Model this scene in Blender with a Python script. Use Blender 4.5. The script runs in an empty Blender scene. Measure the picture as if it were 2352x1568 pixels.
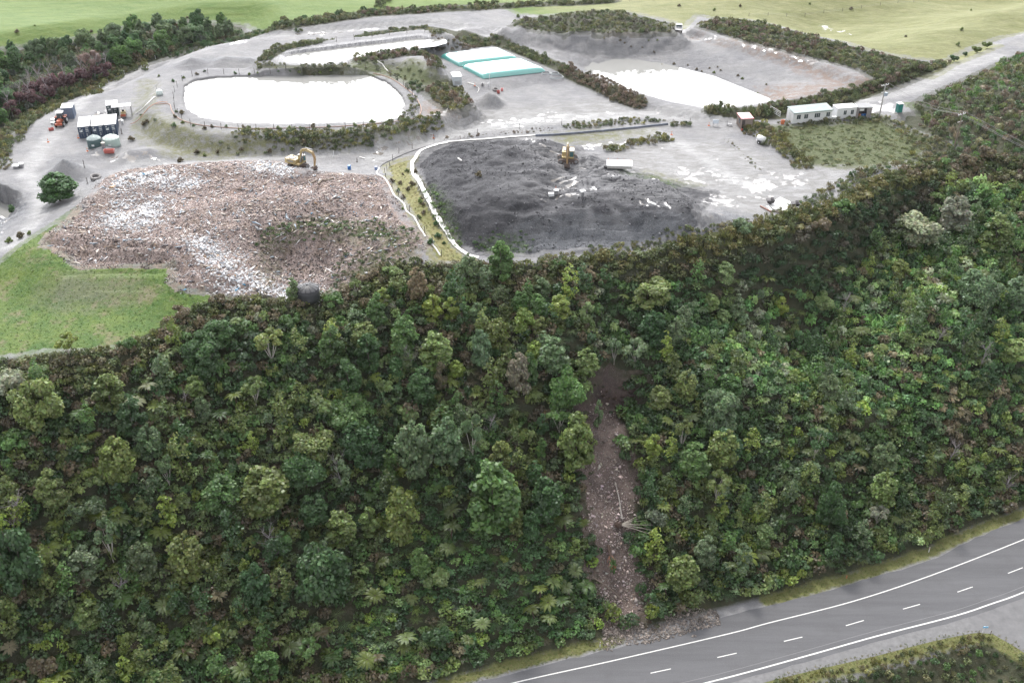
import bpy, math, random
import numpy as np
from mathutils import Vector, Matrix
R = math.radians
SC = bpy.context.scene
# ---------------------------------------------------------------- camera
CAMH, PITCH, FPX = 118.6, R(33.0), 2400.0        # photo measured on a 2352 x 1568 pixel grid
cam = bpy.data.cameras.new('camera'); camo = bpy.data.objects.new('camera', cam)
SC.collection.objects.link(camo); SC.camera = camo
cam.sensor_width = 36; cam.lens = 36 * FPX / 2352; cam.clip_start = 1; cam.clip_end = 12000
camo.location = (0, 0, CAMH); camo.rotation_euler = (math.pi / 2 - PITCH, 0, 0)
# ---------------------------------------------------------------- world: hazy bright cloud, sun ahead behind thin cloud
SUN_EL, SUN_AZ = R(50), R(-14)                     # azimuth from +Y towards +X
sdir = Vector((math.sin(SUN_AZ) * math.cos(SUN_EL), math.cos(SUN_AZ) * math.cos(SUN_EL), math.sin(SUN_EL)))
W = bpy.data.worlds.new('World'); SC.world = W; W.use_nodes = True
nt = W.node_tree; N = nt.nodes; L = nt.links; N.clear()
def nd(tree, typ, **kw):
    n = tree.nodes.new(typ)
    for k, v in kw.items():
        if k.startswith('_'): n.inputs[int(k[1:])].default_value = v
        else: setattr(n, k, v)
    return n
out = nd(nt, 'ShaderNodeOutputWorld'); bg = nd(nt, 'ShaderNodeBackground', _1=0.1)
sky = nd(nt, 'ShaderNodeTexSky', sky_type='NISHITA', sun_disc=False, sun_elevation=SUN_EL, sun_rotation=SUN_AZ, air_density=1.0, dust_density=1.5)
tc = nd(nt, 'ShaderNodeTexCoord')
# cloud deck: brightest round the hidden sun and low in the sky ahead
dot = nd(nt, 'ShaderNodeVectorMath', operation='DOT_PRODUCT'); low = Vector((math.sin(SUN_AZ), math.cos(SUN_AZ), 0.36)).normalized()
dot.inputs[1].default_value = low; L.new(tc.outputs['Generated'], dot.inputs[0])
mx = nd(nt, 'ShaderNodeMath', operation='MAXIMUM', _1=0.0); L.new(dot.outputs['Value'], mx.inputs[0])
pw = nd(nt, 'ShaderNodeMath', operation='POWER', _1=5.0); L.new(mx.outputs[0], pw.inputs[0])
sc_ = nd(nt, 'ShaderNodeMath', operation='MULTIPLY_ADD', _1=80.0, _2=10.5); L.new(pw.outputs[0], sc_.inputs[0])
nz = nd(nt, 'ShaderNodeTexNoise'); nz.inputs['Scale'].default_value = 3.0; nz.inputs['Detail'].default_value = 5; L.new(tc.outputs['Generated'], nz.inputs['Vector'])
mr = nd(nt, 'ShaderNodeMapRange', _1=0.25, _2=0.75, _3=0.75, _4=1.15); L.new(nz.outputs[0], mr.inputs[0])
mm = nd(nt, 'ShaderNodeMath', operation='MULTIPLY'); L.new(sc_.outputs[0], mm.inputs[0]); L.new(mr.outputs[0], mm.inputs[1])
cl = nd(nt, 'ShaderNodeVectorMath', operation='SCALE'); cl.inputs[0].default_value = (0.99, 0.99, 1.01); L.new(mm.outputs[0], cl.inputs['Scale'])
mixc = nd(nt, 'ShaderNodeMix', data_type='RGBA'); mixc.inputs['Factor'].default_value = 0.85
L.new(sky.outputs[0], mixc.inputs['A']); L.new(cl.outputs[0], mixc.inputs['B']); L.new(mixc.outputs['Result'], bg.inputs[0]); L.new(bg.outputs[0], out.inputs[0])
sun = bpy.data.lights.new('sun', 'SUN'); sun.energy = 2.3; sun.angle = R(8); sun.color = (1, .95, .87)
suno = bpy.data.objects.new('sun', sun); SC.collection.objects.link(suno); suno.rotation_euler = (-sdir).to_track_quat('-Z', 'Y').to_euler()
vs = SC.view_settings; vs.view_transform = 'Standard'; vs.look = 'None'; vs.gamma = 1; vs.exposure = 0.34
SC.cycles.max_bounces = 5; SC.cycles.diffuse_bounces = 3; SC.cycles.glossy_bounces = 2; SC.cycles.transmission_bounces = 3
SC.cycles.volume_bounces = 0; SC.cycles.caustics_reflective = False; SC.cycles.caustics_refractive = False
# ---------------------------------------------------------------- numeric helpers
cp, sp = math.cos(PITCH), math.sin(PITCH)
def ray(u, v):
    a = (np.asarray(u, float) - 1176) / FPX; b = -(np.asarray(v, float) - 784) / FPX
    return a, b * sp + cp, b * cp - sp
def unp(u, v, z):
    dx, dy, dz = ray(u, v); t = (z - CAMH) / dz
    return dx * t, dy * t
def proj(x, y, z):
    zz = z - CAMH; dep = y * cp - zz * sp
    return 1176 + FPX * x / dep, 784 - FPX * (y * sp + zz * cp) / dep, dep
def W_(pts, z):                                   # photo polygon -> world polygon at level z
    p = np.array(pts, float); x, y = unp(p[:, 0], p[:, 1], z)
    return np.stack([x, y], 1)
_lat = np.random.default_rng(7).random((256, 256))
def vnoise(x, y):
    xi = np.floor(x).astype(int); yi = np.floor(y).astype(int); fx = x - xi; fy = y - yi
    fx = fx * fx * (3 - 2 * fx); fy = fy * fy * (3 - 2 * fy)
    a = _lat[xi & 255, yi & 255]; b = _lat[(xi + 1) & 255, yi & 255]; c = _lat[xi & 255, (yi + 1) & 255]; d = _lat[(xi + 1) & 255, (yi + 1) & 255]
    return (a + (b - a) * fx) * (1 - fy) + (c + (d - c) * fx) * fy
def fbm(x, y, s, o=4):
    r = 0; a = 1; t = 0
    for i in range(o):
        r = r + a * vnoise(x / s + 17.3 * i, y / s + 9.1 * i); t += a; a *= .5; s *= .5
    return r / t * 2 - 1
def sdist(X, Y, poly, pad=12.0):                  # signed distance (m), + inside; far points get -pad
    out = np.full(X.shape, -pad)
    lo = poly.min(0) - pad; hi = poly.max(0) + pad
    m = (X > lo[0]) & (X < hi[0]) & (Y > lo[1]) & (Y < hi[1])
    if not m.any(): return out
    x = X[m]; y = Y[m]; d2 = np.full(x.shape, 1e9); ins = np.zeros(x.shape, bool); n = len(poly)
    for i in range(n):
        ax, ay = poly[i]; bx, by = poly[(i + 1) % n]; ex, ey = bx - ax, by - ay
        t = np.clip(((x - ax) * ex + (y - ay) * ey) / (ex * ex + ey * ey + 1e-9), 0, 1)
        d2 = np.minimum(d2, (x - ax - t * ex) ** 2 + (y - ay - t * ey) ** 2)
        if ay != by: ins ^= ((ay > y) != (by > y)) & (x < ex * (y - ay) / (by - ay) + ax)
    d = np.sqrt(d2); out[m] = np.maximum(np.where(ins, d, -d), -pad)
    return out
def ldist(X, Y, line, pad=12.0):                  # distance to a polyline
    out = np.full(X.shape, pad); lo = line.min(0) - pad; hi = line.max(0) + pad
    m = (X > lo[0]) & (X < hi[0]) & (Y > lo[1]) & (Y < hi[1])
    if not m.any(): return out
    x = X[m]; y = Y[m]; d2 = np.full(x.shape, pad * pad)
    for i in range(len(line) - 1):
        ax, ay = line[i]; ex, ey = line[i + 1] - line[i]
        t = np.clip(((x - ax) * ex + (y - ay) * ey) / (ex * ex + ey * ey + 1e-9), 0, 1)
        d2 = np.minimum(d2, (x - ax - t * ex) ** 2 + (y - ay - t * ey) ** 2)
    out[m] = np.sqrt(d2); return out
def sst(t): t = np.clip(t, 0, 1); return t * t * (3 - 2 * t)
# ---------------------------------------------------------------- the lie of the land, traced off the photo
CREST = [(-300, 828), (0, 826), (140, 808), (270, 803), (330, 770), (400, 735), (520, 692), (700, 686), (790, 652), (930, 612), (1080, 606), (1250, 607), (1340, 592), (1500, 577), (1640, 540), (1760, 512), (1900, 470), (1990, 420), (2100, 380), (2250, 380), (2450, 400), (2700, 420)]
TOE = [(600, 1672), (1050, 1552), (1180, 1520), (1380, 1470), (1500, 1436), (1700, 1386), (1850, 1348), (2000, 1304), (2130, 1260), (2230, 1212), (2352, 1166), (2700, 1010)]
cw = W_(CREST, 34.0); tw = W_(TOE, 0.0)
cw = cw[np.argsort(cw[:, 0])]; tw = tw[np.argsort(tw[:, 0])]
tl = tw[0] + (tw[0] - tw[2]) / (tw[0] - tw[2])[0] * -200; tr_ = tw[-1] + (tw[-1] - tw[-3]) / (tw[-1] - tw[-3])[0] * 200
tw = np.vstack([tl, tw, tr_])
POND1 = [(412, 225), (415, 197), (440, 181), (500, 173), (600, 170), (750, 167), (850, 168), (895, 185), (925, 210), (945, 240), (943, 268), (900, 282), (850, 287), (740, 291), (620, 291), (500, 286), (440, 274), (415, 252)]
BENCH1 = [(350, 225), (385, 178), (470, 158), (640, 158), (800, 158), (900, 160), (960, 195), (1000, 240), (1005, 262), (900, 296), (760, 305), (600, 308), (480, 303), (395, 283), (352, 252)]
POND2 = [(633, 128), (640, 119), (700, 110), (800, 98), (900, 86), (960, 79), (1000, 81), (1024, 91), (1027, 99), (1000, 107), (940, 113), (900, 119), (850, 128), (800, 141), (770, 148), (700, 148), (650, 144), (636, 136)]
FLOOR2 = [(660, 138), (700, 128), (800, 118), (900, 107), (990, 98), (1000, 101), (930, 108), (850, 121), (760, 141), (700, 143)]
BENCH2 = [(608, 132), (625, 112), (700, 100), (850, 85), (960, 70), (1010, 73), (1060, 90), (1050, 108), (990, 122), (900, 130), (830, 142), (790, 156), (700, 158), (620, 150)]
RIM3 = [(1075, 68), (1180, 72), (1300, 76), (1480, 78), (1580, 92), (1700, 106), (1850, 135), (1985, 176), (1960, 198), (1850, 222), (1770, 240), (1640, 258), (1540, 240), (1430, 208), (1330, 166), (1250, 132), (1150, 97)]
FLOOR3 = [(1370, 164), (1440, 160), (1540, 170), (1640, 194), (1740, 235), (1640, 249), (1540, 235), (1460, 207)]
BLACKTOP = [(1000, 400), (1050, 345), (1180, 332), (1300, 345), (1400, 388), (1500, 425), (1560, 468), (1540, 486), (1480, 476), (1330, 476), (1200, 488), (1090, 480), (1035, 450)]
MOUND = [(190, 480), (290, 412), (560, 392), (840, 415), (895, 470), (880, 530), (760, 540), (600, 560), (450, 610), (400, 590), (250, 590), (180, 585), (125, 555)]
BELT = [(-200, 170), (0, 150), (60, 130), (240, 85), (420, 62), (545, 62), (560, 84), (440, 110), (330, 150), (240, 190), (120, 235), (0, 292), (-200, 360)]
PITL = [(-60, 395), (10, 420), (55, 440), (75, 470), (60, 500), (0, 535), (-60, 560)]
MID3 = [(1170, 62), (1200, 50), (1260, 42), (1330, 32), (1420, 30), (1470, 45), (1530, 58), (1545, 70), (1400, 74), (1250, 72)]
MID4 = [(1600, 62), (1650, 50), (1750, 62), (1870, 92), (2000, 128), (2130, 155), (2120, 168), (2050, 188), (1980, 175), (1900, 140), (1800, 116), (1700, 92)]
MID6 = [(830, 150), (870, 132), (960, 128), (990, 140), (1000, 165), (980, 180), (900, 160)]
MID7 = [(965, 200), (1000, 190), (1050, 210), (1072, 238), (1050, 250), (1010, 248), (985, 222)]
HILLR = [(2200, 300), (2180, 240), (2250, 180), (2330, 140), (2600, 60), (2700, 330), (2400, 360), (2300, 350)]
ACC = [(1995, 230), (2055, 206), (2175, 156), (2285, 113), (2400, 66), (2420, 96), (2305, 140), (2225, 178), (2120, 224), (2085, 250), (2030, 262)]
ROAD_R = [(1780, 250), (1900, 243), (2010, 232), (2090, 205), (2180, 165), (2290, 128), (2400, 80)]
def level(z, X, Y, poly, lv, w, zu=None):
    p = W_(poly, lv if zu is None else zu); s = sdist(X, Y, p, pad=w + 12); return z + (lv - z) * sst((s + w) / w)
def basin(z, X, Y, rim, floor, zr, zf):
    a = W_(rim, zr); b = W_(floor, zf); s = sdist(X, Y, a, 30); f = -sdist(X, Y, b, 60)
    t = np.where(f <= 0, 1, np.clip(s, 0, None) / (np.clip(s, 0, None) + np.clip(f, 1e-3, None)))
    return np.where(s > 0, z + (zf - z) * sst(t * 1.02), z)
def bump(z, X, Y, u, v, zc, h, r, ry=None, pw_=1.0):
    x, y = unp(u, v, zc); d = np.sqrt(((X - x) / r) ** 2 + ((Y - y) / (ry or r)) ** 2)
    return z + h * np.clip(1 - d, 0, 1) ** pw_ if pw_ != 1 else z + h * np.exp(-d * d * 1.6)
def height(X, Y):
    yc = np.interp(X, cw[:, 0], cw[:, 1]); yt = np.interp(X, tw[:, 0], tw[:, 1])
    t = (Y - yt) / (yc - yt)
    tt = np.clip(t, 0, 1); prof = 0.55 * tt + 0.45 * sst(tt)
    on = sst(tt * 8) * sst((1 - tt) * 8)
    z = 34 * prof + on * (2.6 * fbm(X, Y * .5, 26, 3) + 1.3 * fbm(X + 50, Y, 7, 3))
    # valley in the right part of the slope, below the dark brush face
    gl = W_([(1440, 630), (1560, 625), (1760, 640), (1880, 655), (1960, 625), (2060, 540), (2110, 480)], 30)
    z = z - on * sst((1 - tt) * 3.5) * 8.5 * np.exp(-(ldist(X, Y, gl, 30) / 9.0) ** 2)
    sx_, sy_ = unp(2150, 640, 28); z = z + on * 4.5 * np.exp(-(((X - sx_) / 26) ** 2 + ((Y - sy_) / 20) ** 2))
    sl = W_([(1440, 850), (1410, 1000)], 22); sl = np.vstack([sl, W_([(1405, 1180)], 12), W_([(1430, 1330)], 6), W_([(1430, 1440)], 0)])
    z = z - on * 1.8 * np.exp(-(ldist(X, Y, sl, 20) / 6.0) ** 2)
    hx, hy = unp(1438, 880, 21.5); z = z - on * 3.0 * np.exp(-(((X - hx) / 5.5) ** 2 + ((Y - hy) / 3.5) ** 2))
    pl = sst((t - 1) * 6) if True else 0
    # far farmland: gentle rolls, ridges running across the view
    far = W_([(-200, 108), (60, 100), (300, 60), (560, 52), (700, 40), (900, 22), (1140, 12), (1300, 26), (1440, 22), (1600, 34), (1700, 42), (1900, 88), (2110, 130), (2200, 130), (2400, 60)], 34)
    fy = np.interp(X, far[:, 0], far[:, 1]); f = sst((Y - fy + 4) / 22)
    xr = sst((X - 20) / 60)
    roll = .55 * (1.6 * np.sin((Y + .35 * X + 6 * fbm(X, Y, 60, 2)) / 9.0) + 1.4 * fbm(X, Y, 40, 3)) * (1 - xr) + (3.0 * fbm(X, Y * 1.6, 48, 3) + 2.4 * np.sin((Y * .8 - X * .5 + 8 * fbm(X, Y, 50, 2)) / 11)) * xr
    z = z + f * (roll - 0.5)
    z = level(z, X, Y, BELT, 30.6, 14); 
    z = level(z, X, Y, MID6, 39.4, 7) + .0
    z = level(z, X, Y, BENCH1, 37.0, 5.2); z = level(z, X, Y, BENCH2, 38.4, 5)
    z = basin(z, X, Y, POND1, [(430, 226), (470, 190), (850, 184), (915, 240), (880, 268), (600, 272), (470, 262)], 37.0, 34.6)
    z = basin(z, X, Y, POND2, FLOOR2, 38.6, 35.6)
    z = level(z, X, Y, RIM3, 35.2, 4); z = basin(z, X, Y, RIM3, FLOOR3, 35.2, 32.4)
    z = level(z, X, Y, MID3, 38.0, 6); z = level(z, X, Y, MID4, 36.5, 5); z = level(z, X, Y, MID7, 37.2, 4)
    z = z + 5 * sst((sdist(X, Y, W_(HILLR, 36), 22) + 10) / 20) * (1 + .25 * fbm(X, Y, 14, 2))
    z = level(z, X, Y, ACC, 35.0, 4)
    z = level(z, X, Y, MOUND, 36.6, 14)
    z = bump(z, X, Y, 700, 590, 34, -5.2, 12, 9); z = z - 1.6 * sst((sdist(X, Y, W_([(120, 560), (300, 585), (400, 590), (470, 640), (560, 650), (420, 675), (390, 620), (160, 620)], 36), 8) + 2) / 4); z = bump(z, X, Y, 700, 668, 33, -1.0, 8, 4)
    z = bump(z, X, Y, 720, 500, 38, 1.0, 14, 4); z = bump(z, X, Y, 330, 560, 38, 1.6, 9, 5); z = bump(z, X, Y, 640, 400, 37, .9, 8, 5)
    z = level(z, X, Y, BLACKTOP, 37.6, 7)
    z = level(z, X, Y, [(1130, 365), (1180, 345), (1240, 380), (1200, 440), (1120, 445)], 38.8, 5)
    z = basin(z, X, Y, PITL, [(-60, 440), (30, 460), (40, 480), (0, 510), (-60, 530)], 34, 29)
    for (u, v, h, r) in ((150, 384, 3.6, 5.8), (1120, 226, 2.4, 4.6), (1137, 234, 1.3, 2.8), (345, 352, 2.0, 6.5), (300, 357, 1.2, 4.5), (225, 345, .9, 4), (250, 345, .7, 3), (440, 140, 1.7, 5), (520, 138, 1.9, 6), (575, 139, 1.2, 5), (1195, 345, .6, 4), (225, 259, 1.0, 2.2), (1850, 500, .8, 4), (1640, 500, 1.6, 5), (1330, 375, 1.0, 3), (1250, 372, 1.5, 5), (1450, 455, .7, 4), (1260, 432, .9, 4)):
        z = bump(z, X, Y, u, v, 34 + h * .5, h, r, None, 1.25)
    z = level(z, X, Y, [(1003, 128), (1140, 110), (1200, 128), (1265, 163), (1110, 184), (1050, 160)], 35.0, 6)
    z = z - 1.0 * np.exp(-(ldist(X, Y, W_([(235, 200), (300, 165), (420, 95), (560, 80), (850, 60), (1000, 50), (1050, 60)], 34), 12) / 2.2) ** 2) * pl
    blk = sst((sdist(X, Y, W_([(960, 375), (1180, 318), (1400, 340), (1640, 440), (1610, 540), (1400, 575), (1090, 582)], 35), 12) + 1) / 3)
    z = z + blk * (.6 * fbm(X, Y, 5, 4) + .35 * np.abs(fbm(X * .6, Y * 1.5, 9, 3)) - .75 * np.abs(fbm(X, Y * 1.3, 3.2, 3)) + .3)
    wst = sst((sdist(X, Y, W_([(280, 400), (660, 380), (880, 410), (960, 560), (920, 630), (700, 690), (410, 660), (110, 560)], 36), 12) + 1) / 4)
    z = z + wst * (.9 * fbm(X, Y, 4.5, 4) + .9 * fbm(X, Y, 13, 2))
    rx, ry = unp(1345, 405, 37.6); an = np.arctan2(Y - ry, X - rx); rr = np.hypot(X - rx, Y - ry); fade = np.exp(-(rr / 17) ** 2) * sst(rr / 3)
    z = z + blk * fade * .35 * (vnoise(an * 7 + 20, rr * .06) - .5) - blk * .4 * np.abs(np.sin((Y + .2 * X) * .55 + 2 * fbm(X, Y, 9, 2))) * sst((ry - 6 - Y) / 8)
    wl = sst((sdist(X, Y, W_([(1060, 62), (1200, 68), (1400, 78), (1480, 90), (1380, 140), (1290, 140), (1180, 110)], 34), 8) + 2) / 4)
    z = z + wl * (.9 * fbm(X * 1.6, Y * .5, 3.0, 3) + .5 * fbm(X, Y, 6, 3))
    z = z + pl * .10 * fbm(X, Y, 3.0, 4)
    z = np.where(t <= 0, 0.0, z)
    # wedge of rough ground on the near side of the highway
    z = z - np.clip(1.4 * sst((sdist(X, Y, W_([(1790, 1590), (1950, 1548), (2100, 1510), (2260, 1468), (2300, 1470), (2400, 1530), (2600, 1700), (1700, 1800)], 0), 6) + 0) / 4), 0, 2)
    return z
xs = np.concatenate([[-6000, -3000, -1200, -600, -350, -260], np.arange(-205, 205.1, .5), [260, 350, 600, 1200, 3000, 6000]])
ys = np.concatenate([[-4000, -1500, -500, -150, 0, 50], np.arange(78, 200, .45), np.arange(200, 430, .6), [440, 470, 520, 620, 900, 1800, 4000, 8000]])
GX, GY = np.meshgrid(xs, ys, indexing='xy')
cX = np.clip(GX, -230, 230); cY = np.clip(GY, 60, 445)
GZ = height(cX, cY)
def H(x, y):
    x = np.asarray(x, float); y = np.asarray(y, float)
    i = np.clip(np.searchsorted(xs, x) - 1, 0, len(xs) - 2); j = np.clip(np.searchsorted(ys, y) - 1, 0, len(ys) - 2)
    fx = (x - xs[i]) / (xs[i + 1] - xs[i]); fy = (y - ys[j]) / (ys[j + 1] - ys[j])
    return (GZ[j, i] * (1 - fx) + GZ[j, i + 1] * fx) * (1 - fy) + (GZ[j + 1, i] * (1 - fx) + GZ[j + 1, i + 1] * fx) * fy
def hit(u, v):                                    # where the sight line through a photo pixel meets the land
    dx, dy, dz = ray(u, v); dx = dx * np.ones_like(dz)
    t = (44 - CAMH) / dz; t = np.asarray(t, float); done = np.zeros(t.shape, bool); r = t.copy()
    for k in range(900):
        z = CAMH + t * dz; h = H(dx * t, dy * t); below = (z <= h) & ~done
        r = np.where(below, t - .12, r); done |= below
        if done.all(): break
        t = np.where(done, t, t + .25)
    r = np.where(done, r, t)
    return dx * r, dy * r
def P_(pts):                                      # photo polygon laid on the land
    p = np.array(pts, float); x, y = hit(p[:, 0], p[:, 1]); return np.stack([x, y], 1)
# ---------------------------------------------------------------- ground cover masks (metres inside, on the ground mesh)
MASK = {}
def M_(name, *polys, lines=()):
    m = np.full(GX.shape, -12.0)
    for p in polys: m = np.maximum(m, sdist(GX, GY, P_(p), 12))
    for pts, w in lines: m = np.maximum(m, w - ldist(GX, GY, P_(pts), 12 + w))
    MASK[name] = m
ycr = np.interp(GX, cw[:, 0], cw[:, 1]); yto = np.interp(GX, tw[:, 0], tw[:, 1])
GRASS = [(0, 600), (60, 552), (125, 512), (178, 478), (160, 505), (105, 550), (98, 566), (125, 574), (160, 594), (170, 611), (200, 615), (300, 611), (395, 604), (396, 625), (395, 650), (410, 663), (455, 672), (525, 684), (540, 700), (430, 745), (335, 785), (295, 800), (200, 806), (100, 808), (0, 822), (-200, 830), (-200, 700)]
WASTE = [(230, 428), (268, 398), (300, 391), (400, 378), (560, 370), (650, 372), (700, 398), (760, 398), (850, 402), (885, 415), (893, 445), (912, 475), (930, 505), (962, 532), (985, 558), (960, 582), (935, 602), (920, 635), (870, 645), (790, 655), (740, 690), (690, 688), (600, 690), (530, 682), (455, 671), (410, 662), (395, 650), (398, 606), (300, 610), (200, 614), (170, 610), (160, 592), (125, 572), (98, 566), (105, 548), (160, 505), (200, 460)]
BLACK = [(955, 378), (990, 345), (1040, 325), (1180, 318), (1290, 332), (1340, 352), (1395, 368), (1460, 392), (1560, 422), (1642, 440), (1640, 452), (1608, 474), (1600, 490), (1618, 520), (1600, 545), (1500, 562), (1390, 574), (1250, 584), (1150, 588), (1085, 582), (1050, 556), (1018, 520), (990, 472), (970, 430)]
SLIP = [(1330, 935), (1352, 905), (1372, 872), (1400, 860), (1500, 862), (1500, 900), (1470, 930), (1432, 960), (1440, 1010), (1452, 1060), (1462, 1120), (1450, 1180), (1462, 1230), (1470, 1275), (1500, 1320), (1482, 1370), (1478, 1430), (1400, 1455), (1400, 1420), (1385, 1370), (1362, 1330), (1350, 1290), (1350, 1200), (1335, 1150), (1340, 1080), (1355, 1020), (1350, 975)]
STRAW = [(884, 380), (920, 368), (955, 360), (945, 380), (955, 408), (972, 436), (988, 466), (1003, 497), (1024, 530), (1048, 568), (1080, 590), (1095, 605), (1000, 602), (985, 575), (975, 545), (948, 500), (915, 445), (895, 415)]
FIELD = [(-700, 125), (0, 112), (60, 102), (150, 92), (240, 78), (300, 58), (430, 46), (560, 56), (600, 74), (660, 54), (740, 40), (850, 26), (1000, 18), (1140, 10), (1190, 32), (1250, 36), (1330, 28), (1440, 26), (1540, 48), (1568, 66), (1600, 34), (1640, 42), (1700, 44), (1800, 62), (1870, 82), (2000, 116), (2100, 134), (2170, 140), (2230, 112), (2300, 85), (2700, 20), (2700, -250), (-700, -250)]
M_('field', FIELD, [(2170, 140), (2260, 100), (2300, 105), (2190, 150), (2140, 180), (2120, 178)])
MASK['field'] = np.maximum(MASK['field'], np.where((GY > 330) | (np.abs(GX) > 260), 12, -12))
M_('grass', GRASS, [(2120, 235), (2170, 260), (2150, 280), (2080, 238)])
M_('straw', STRAW, [(1790, 300), (1845, 372), (1855, 366), (1808, 302)])
M_('waste', WASTE); M_('black', BLACK); M_('slip', SLIP)
M_('moss', [(310, 260), (360, 262), (480, 305), (620, 310), (880, 298), (960, 305), (820, 325), (600, 350), (500, 365), (380, 352), (320, 310)], [(330, 185), (352, 190), (352, 250), (320, 235)],
   [(1740, 290), (1810, 290), (2020, 270), (2160, 320), (2100, 370), (1990, 384), (1900, 382), (1862, 378), (1800, 330)],
   [(790, 160), (830, 140), (960, 140), (1000, 175), (1030, 200), (960, 200), (880, 170)],
   [(600, 700), (610, 540), (720, 500), (900, 520), (960, 570), (940, 600), (900, 640), (780, 655), (820, 600), (870, 560), (720, 525), (640, 545)],
   [(990, 430), (1020, 470), (1050, 550), (1030, 545), (1000, 480)], [(1115, 560), (1160, 545), (1200, 560), (1195, 580), (1140, 585)], [(1265, 310), (1330, 300), (1500, 300), (1420, 318), (1380, 330), (1290, 328)],
   [(1420, 388), (1490, 395), (1600, 425), (1560, 425), (1470, 408)])
M_('dirt', [(95, 665), (165, 628), (230, 632), (290, 645), (345, 668), (300, 692), (180, 708), (100, 695)])
# forest floor = the whole slope plus bushy places on the plateau
fs = np.minimum(ycr - GY, GY - yto); m = np.clip(fs, -12, 12)
for p in ([(2070, 215), (2200, 190), (2300, 122), (2420, 80), (2700, 90), (2700, 440), (2100, 420), (2100, 380), (2190, 335), (2130, 290)],
          [(-700, 115), (0, 115), (150, 95), (300, 60), (430, 48), (560, 60), (560, 84), (440, 112), (330, 152), (240, 192), (120, 250), (0, 350), (-700, 500)],
          [(1170, 62), (1200, 45), (1260, 38), (1330, 26), (1420, 24), (1480, 42), (1545, 56), (1550, 76), (1400, 78), (1250, 75)],
          [(1600, 62), (1640, 42), (1750, 55), (1870, 85), (2000, 122), (2130, 148), (2170, 150), (2150, 168), (2060, 196), (2000, 180), (1970, 160), (1900, 142), (1800, 118), (1700, 92)],
          [(960, 200), (1000, 184), (1060, 205), (1085, 240), (1060, 258), (1020, 255), (985, 228)], [(2075, 262), (2125, 262), (2200, 335), (2190, 400), (2095, 375), (2150, 322), (2065, 282)]):
    m = np.maximum(m, sdist(GX, GY, P_(p), 12))
for pts, w in (([(1780, 258), (1850, 248), (1960, 225), (2040, 200), (2120, 165)], 3.2), ([(608, 132), (650, 106), (720, 96), (850, 80), (960, 64), (1010, 70), (1080, 90), (1110, 105)], 2.5), ([(600, 153), (700, 156), (780, 154)], 1.2), ([(830, 138), (930, 122), (985, 130)], 2), ([(1130, 95), (1180, 112), (1250, 140), (1340, 180), (1430, 218), (1465, 240)], 2.2), ([(590, 82), (660, 60), (740, 47), (850, 32), (1000, 22), (1180, 12), (1400, 2)], 3), ([(1640, 255), (1700, 258), (1760, 262)], 2)):
    m = np.maximum(m, w - ldist(GX, GY, P_(pts), 12 + w))
acc = sdist(GX, GY, P_(ACC), 12); m = np.minimum(m, -acc); MASK['floor'] = m.copy(); MASK['access'] = acc; MASK['forest'] = np.minimum(m, np.maximum(-MASK['slip'], -12))
MASK['forest'] = np.maximum(MASK['forest'], sdist(GX, GY, P_([(1790, 1592), (1955, 1547), (2108, 1506), (2250, 1466), (2290, 1468), (2395, 1532), (2700, 1740), (1700, 1800)]), 12)); MASK['floor'] = np.maximum(MASK['floor'], np.where((GY < yto) & (GX > 0), MASK['forest'], -12))
M_('verge', lines=(([(1000, 1578), (1150, 1535), (1300, 1496), (1420, 1470)], .9), ([(1760, 1380), (1850, 1356), (2000, 1314), (2130, 1270), (2230, 1224), (2352, 1178), (2500, 1120)], 1.0), ([(1760, 1580), (1871, 1544), (2014, 1510), (2138, 1478), (2235, 1458), (2285, 1460), (2340, 1495), (2450, 1570)], 1.6)))
PUD = ([(1555, 388), (1620, 388), (1665, 400), (1660, 412), (1600, 404), (1570, 400)], [(1570, 398), (1600, 405), (1620, 420), (1585, 420)], [(1690, 412), (1760, 405), (1800, 430), (1760, 455), (1700, 440)], [(1780, 395), (1830, 400), (1850, 420), (1800, 430)],
       [(1465, 330), (1420, 328), (1350, 334), (1400, 345)], [(1000, 268), (1040, 245), (1060, 262), (1030, 270)], [(1600, 84), (1660, 88), (1640, 92)], [(1710, 102), (1790, 116), (1740, 112)],
       [(1800, 130), (1870, 142), (1820, 138)], [(200, 348), (330, 358), (380, 375), (280, 368)], [(255, 255), (275, 262), (240, 272), (210, 300), (190, 300), (195, 275)], [(1890, 60), (1930, 70), (1960, 80), (1900, 72)],
       [(680, 80), (760, 74), (860, 68), (740, 80)], [(500, 102), (570, 94), (540, 102)], [(870, 330), (940, 310), (1000, 300), (900, 345), (860, 365)], [(1100, 285), (1250, 265), (1400, 262), (1250, 278), (1120, 295)], [(1380, 335), (1350, 340), (1420, 343)],
       [(1255, 458), (1322, 426), (1328, 429), (1262, 461)], [(1300, 452), (1345, 432), (1350, 436), (1306, 456)], [(1975, 245), (2060, 235), (2070, 265), (1990, 270)], [(1755, 455), (1790, 470), (1820, 488), (1790, 486)], [(1625, 455), (1700, 450), (1720, 470), (1640, 470)], [(-10, 505), (25, 500), (20, 520), (-10, 530)])
M_('puddle', *PUD); MASK['puddle'] = MASK['puddle'] - .7
rx, ry = unp(1345, 405, 37.6); an = np.arctan2(GY - ry, GX - rx); rr = np.hypot(GX - rx, GY - ry)
MASK['radial'] = np.clip((vnoise(an * 7 + 20, rr * .06) * .6 + vnoise(an * 17 + 5, rr * .1) * .4 - .46) * 5, 0, 1) * np.exp(-(rr / 15) ** 2)
M_('scarp', [(1345, 900), (1365, 858), (1512, 855), (1512, 905), (1450, 945), (1380, 945), (1330, 940)])
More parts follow.
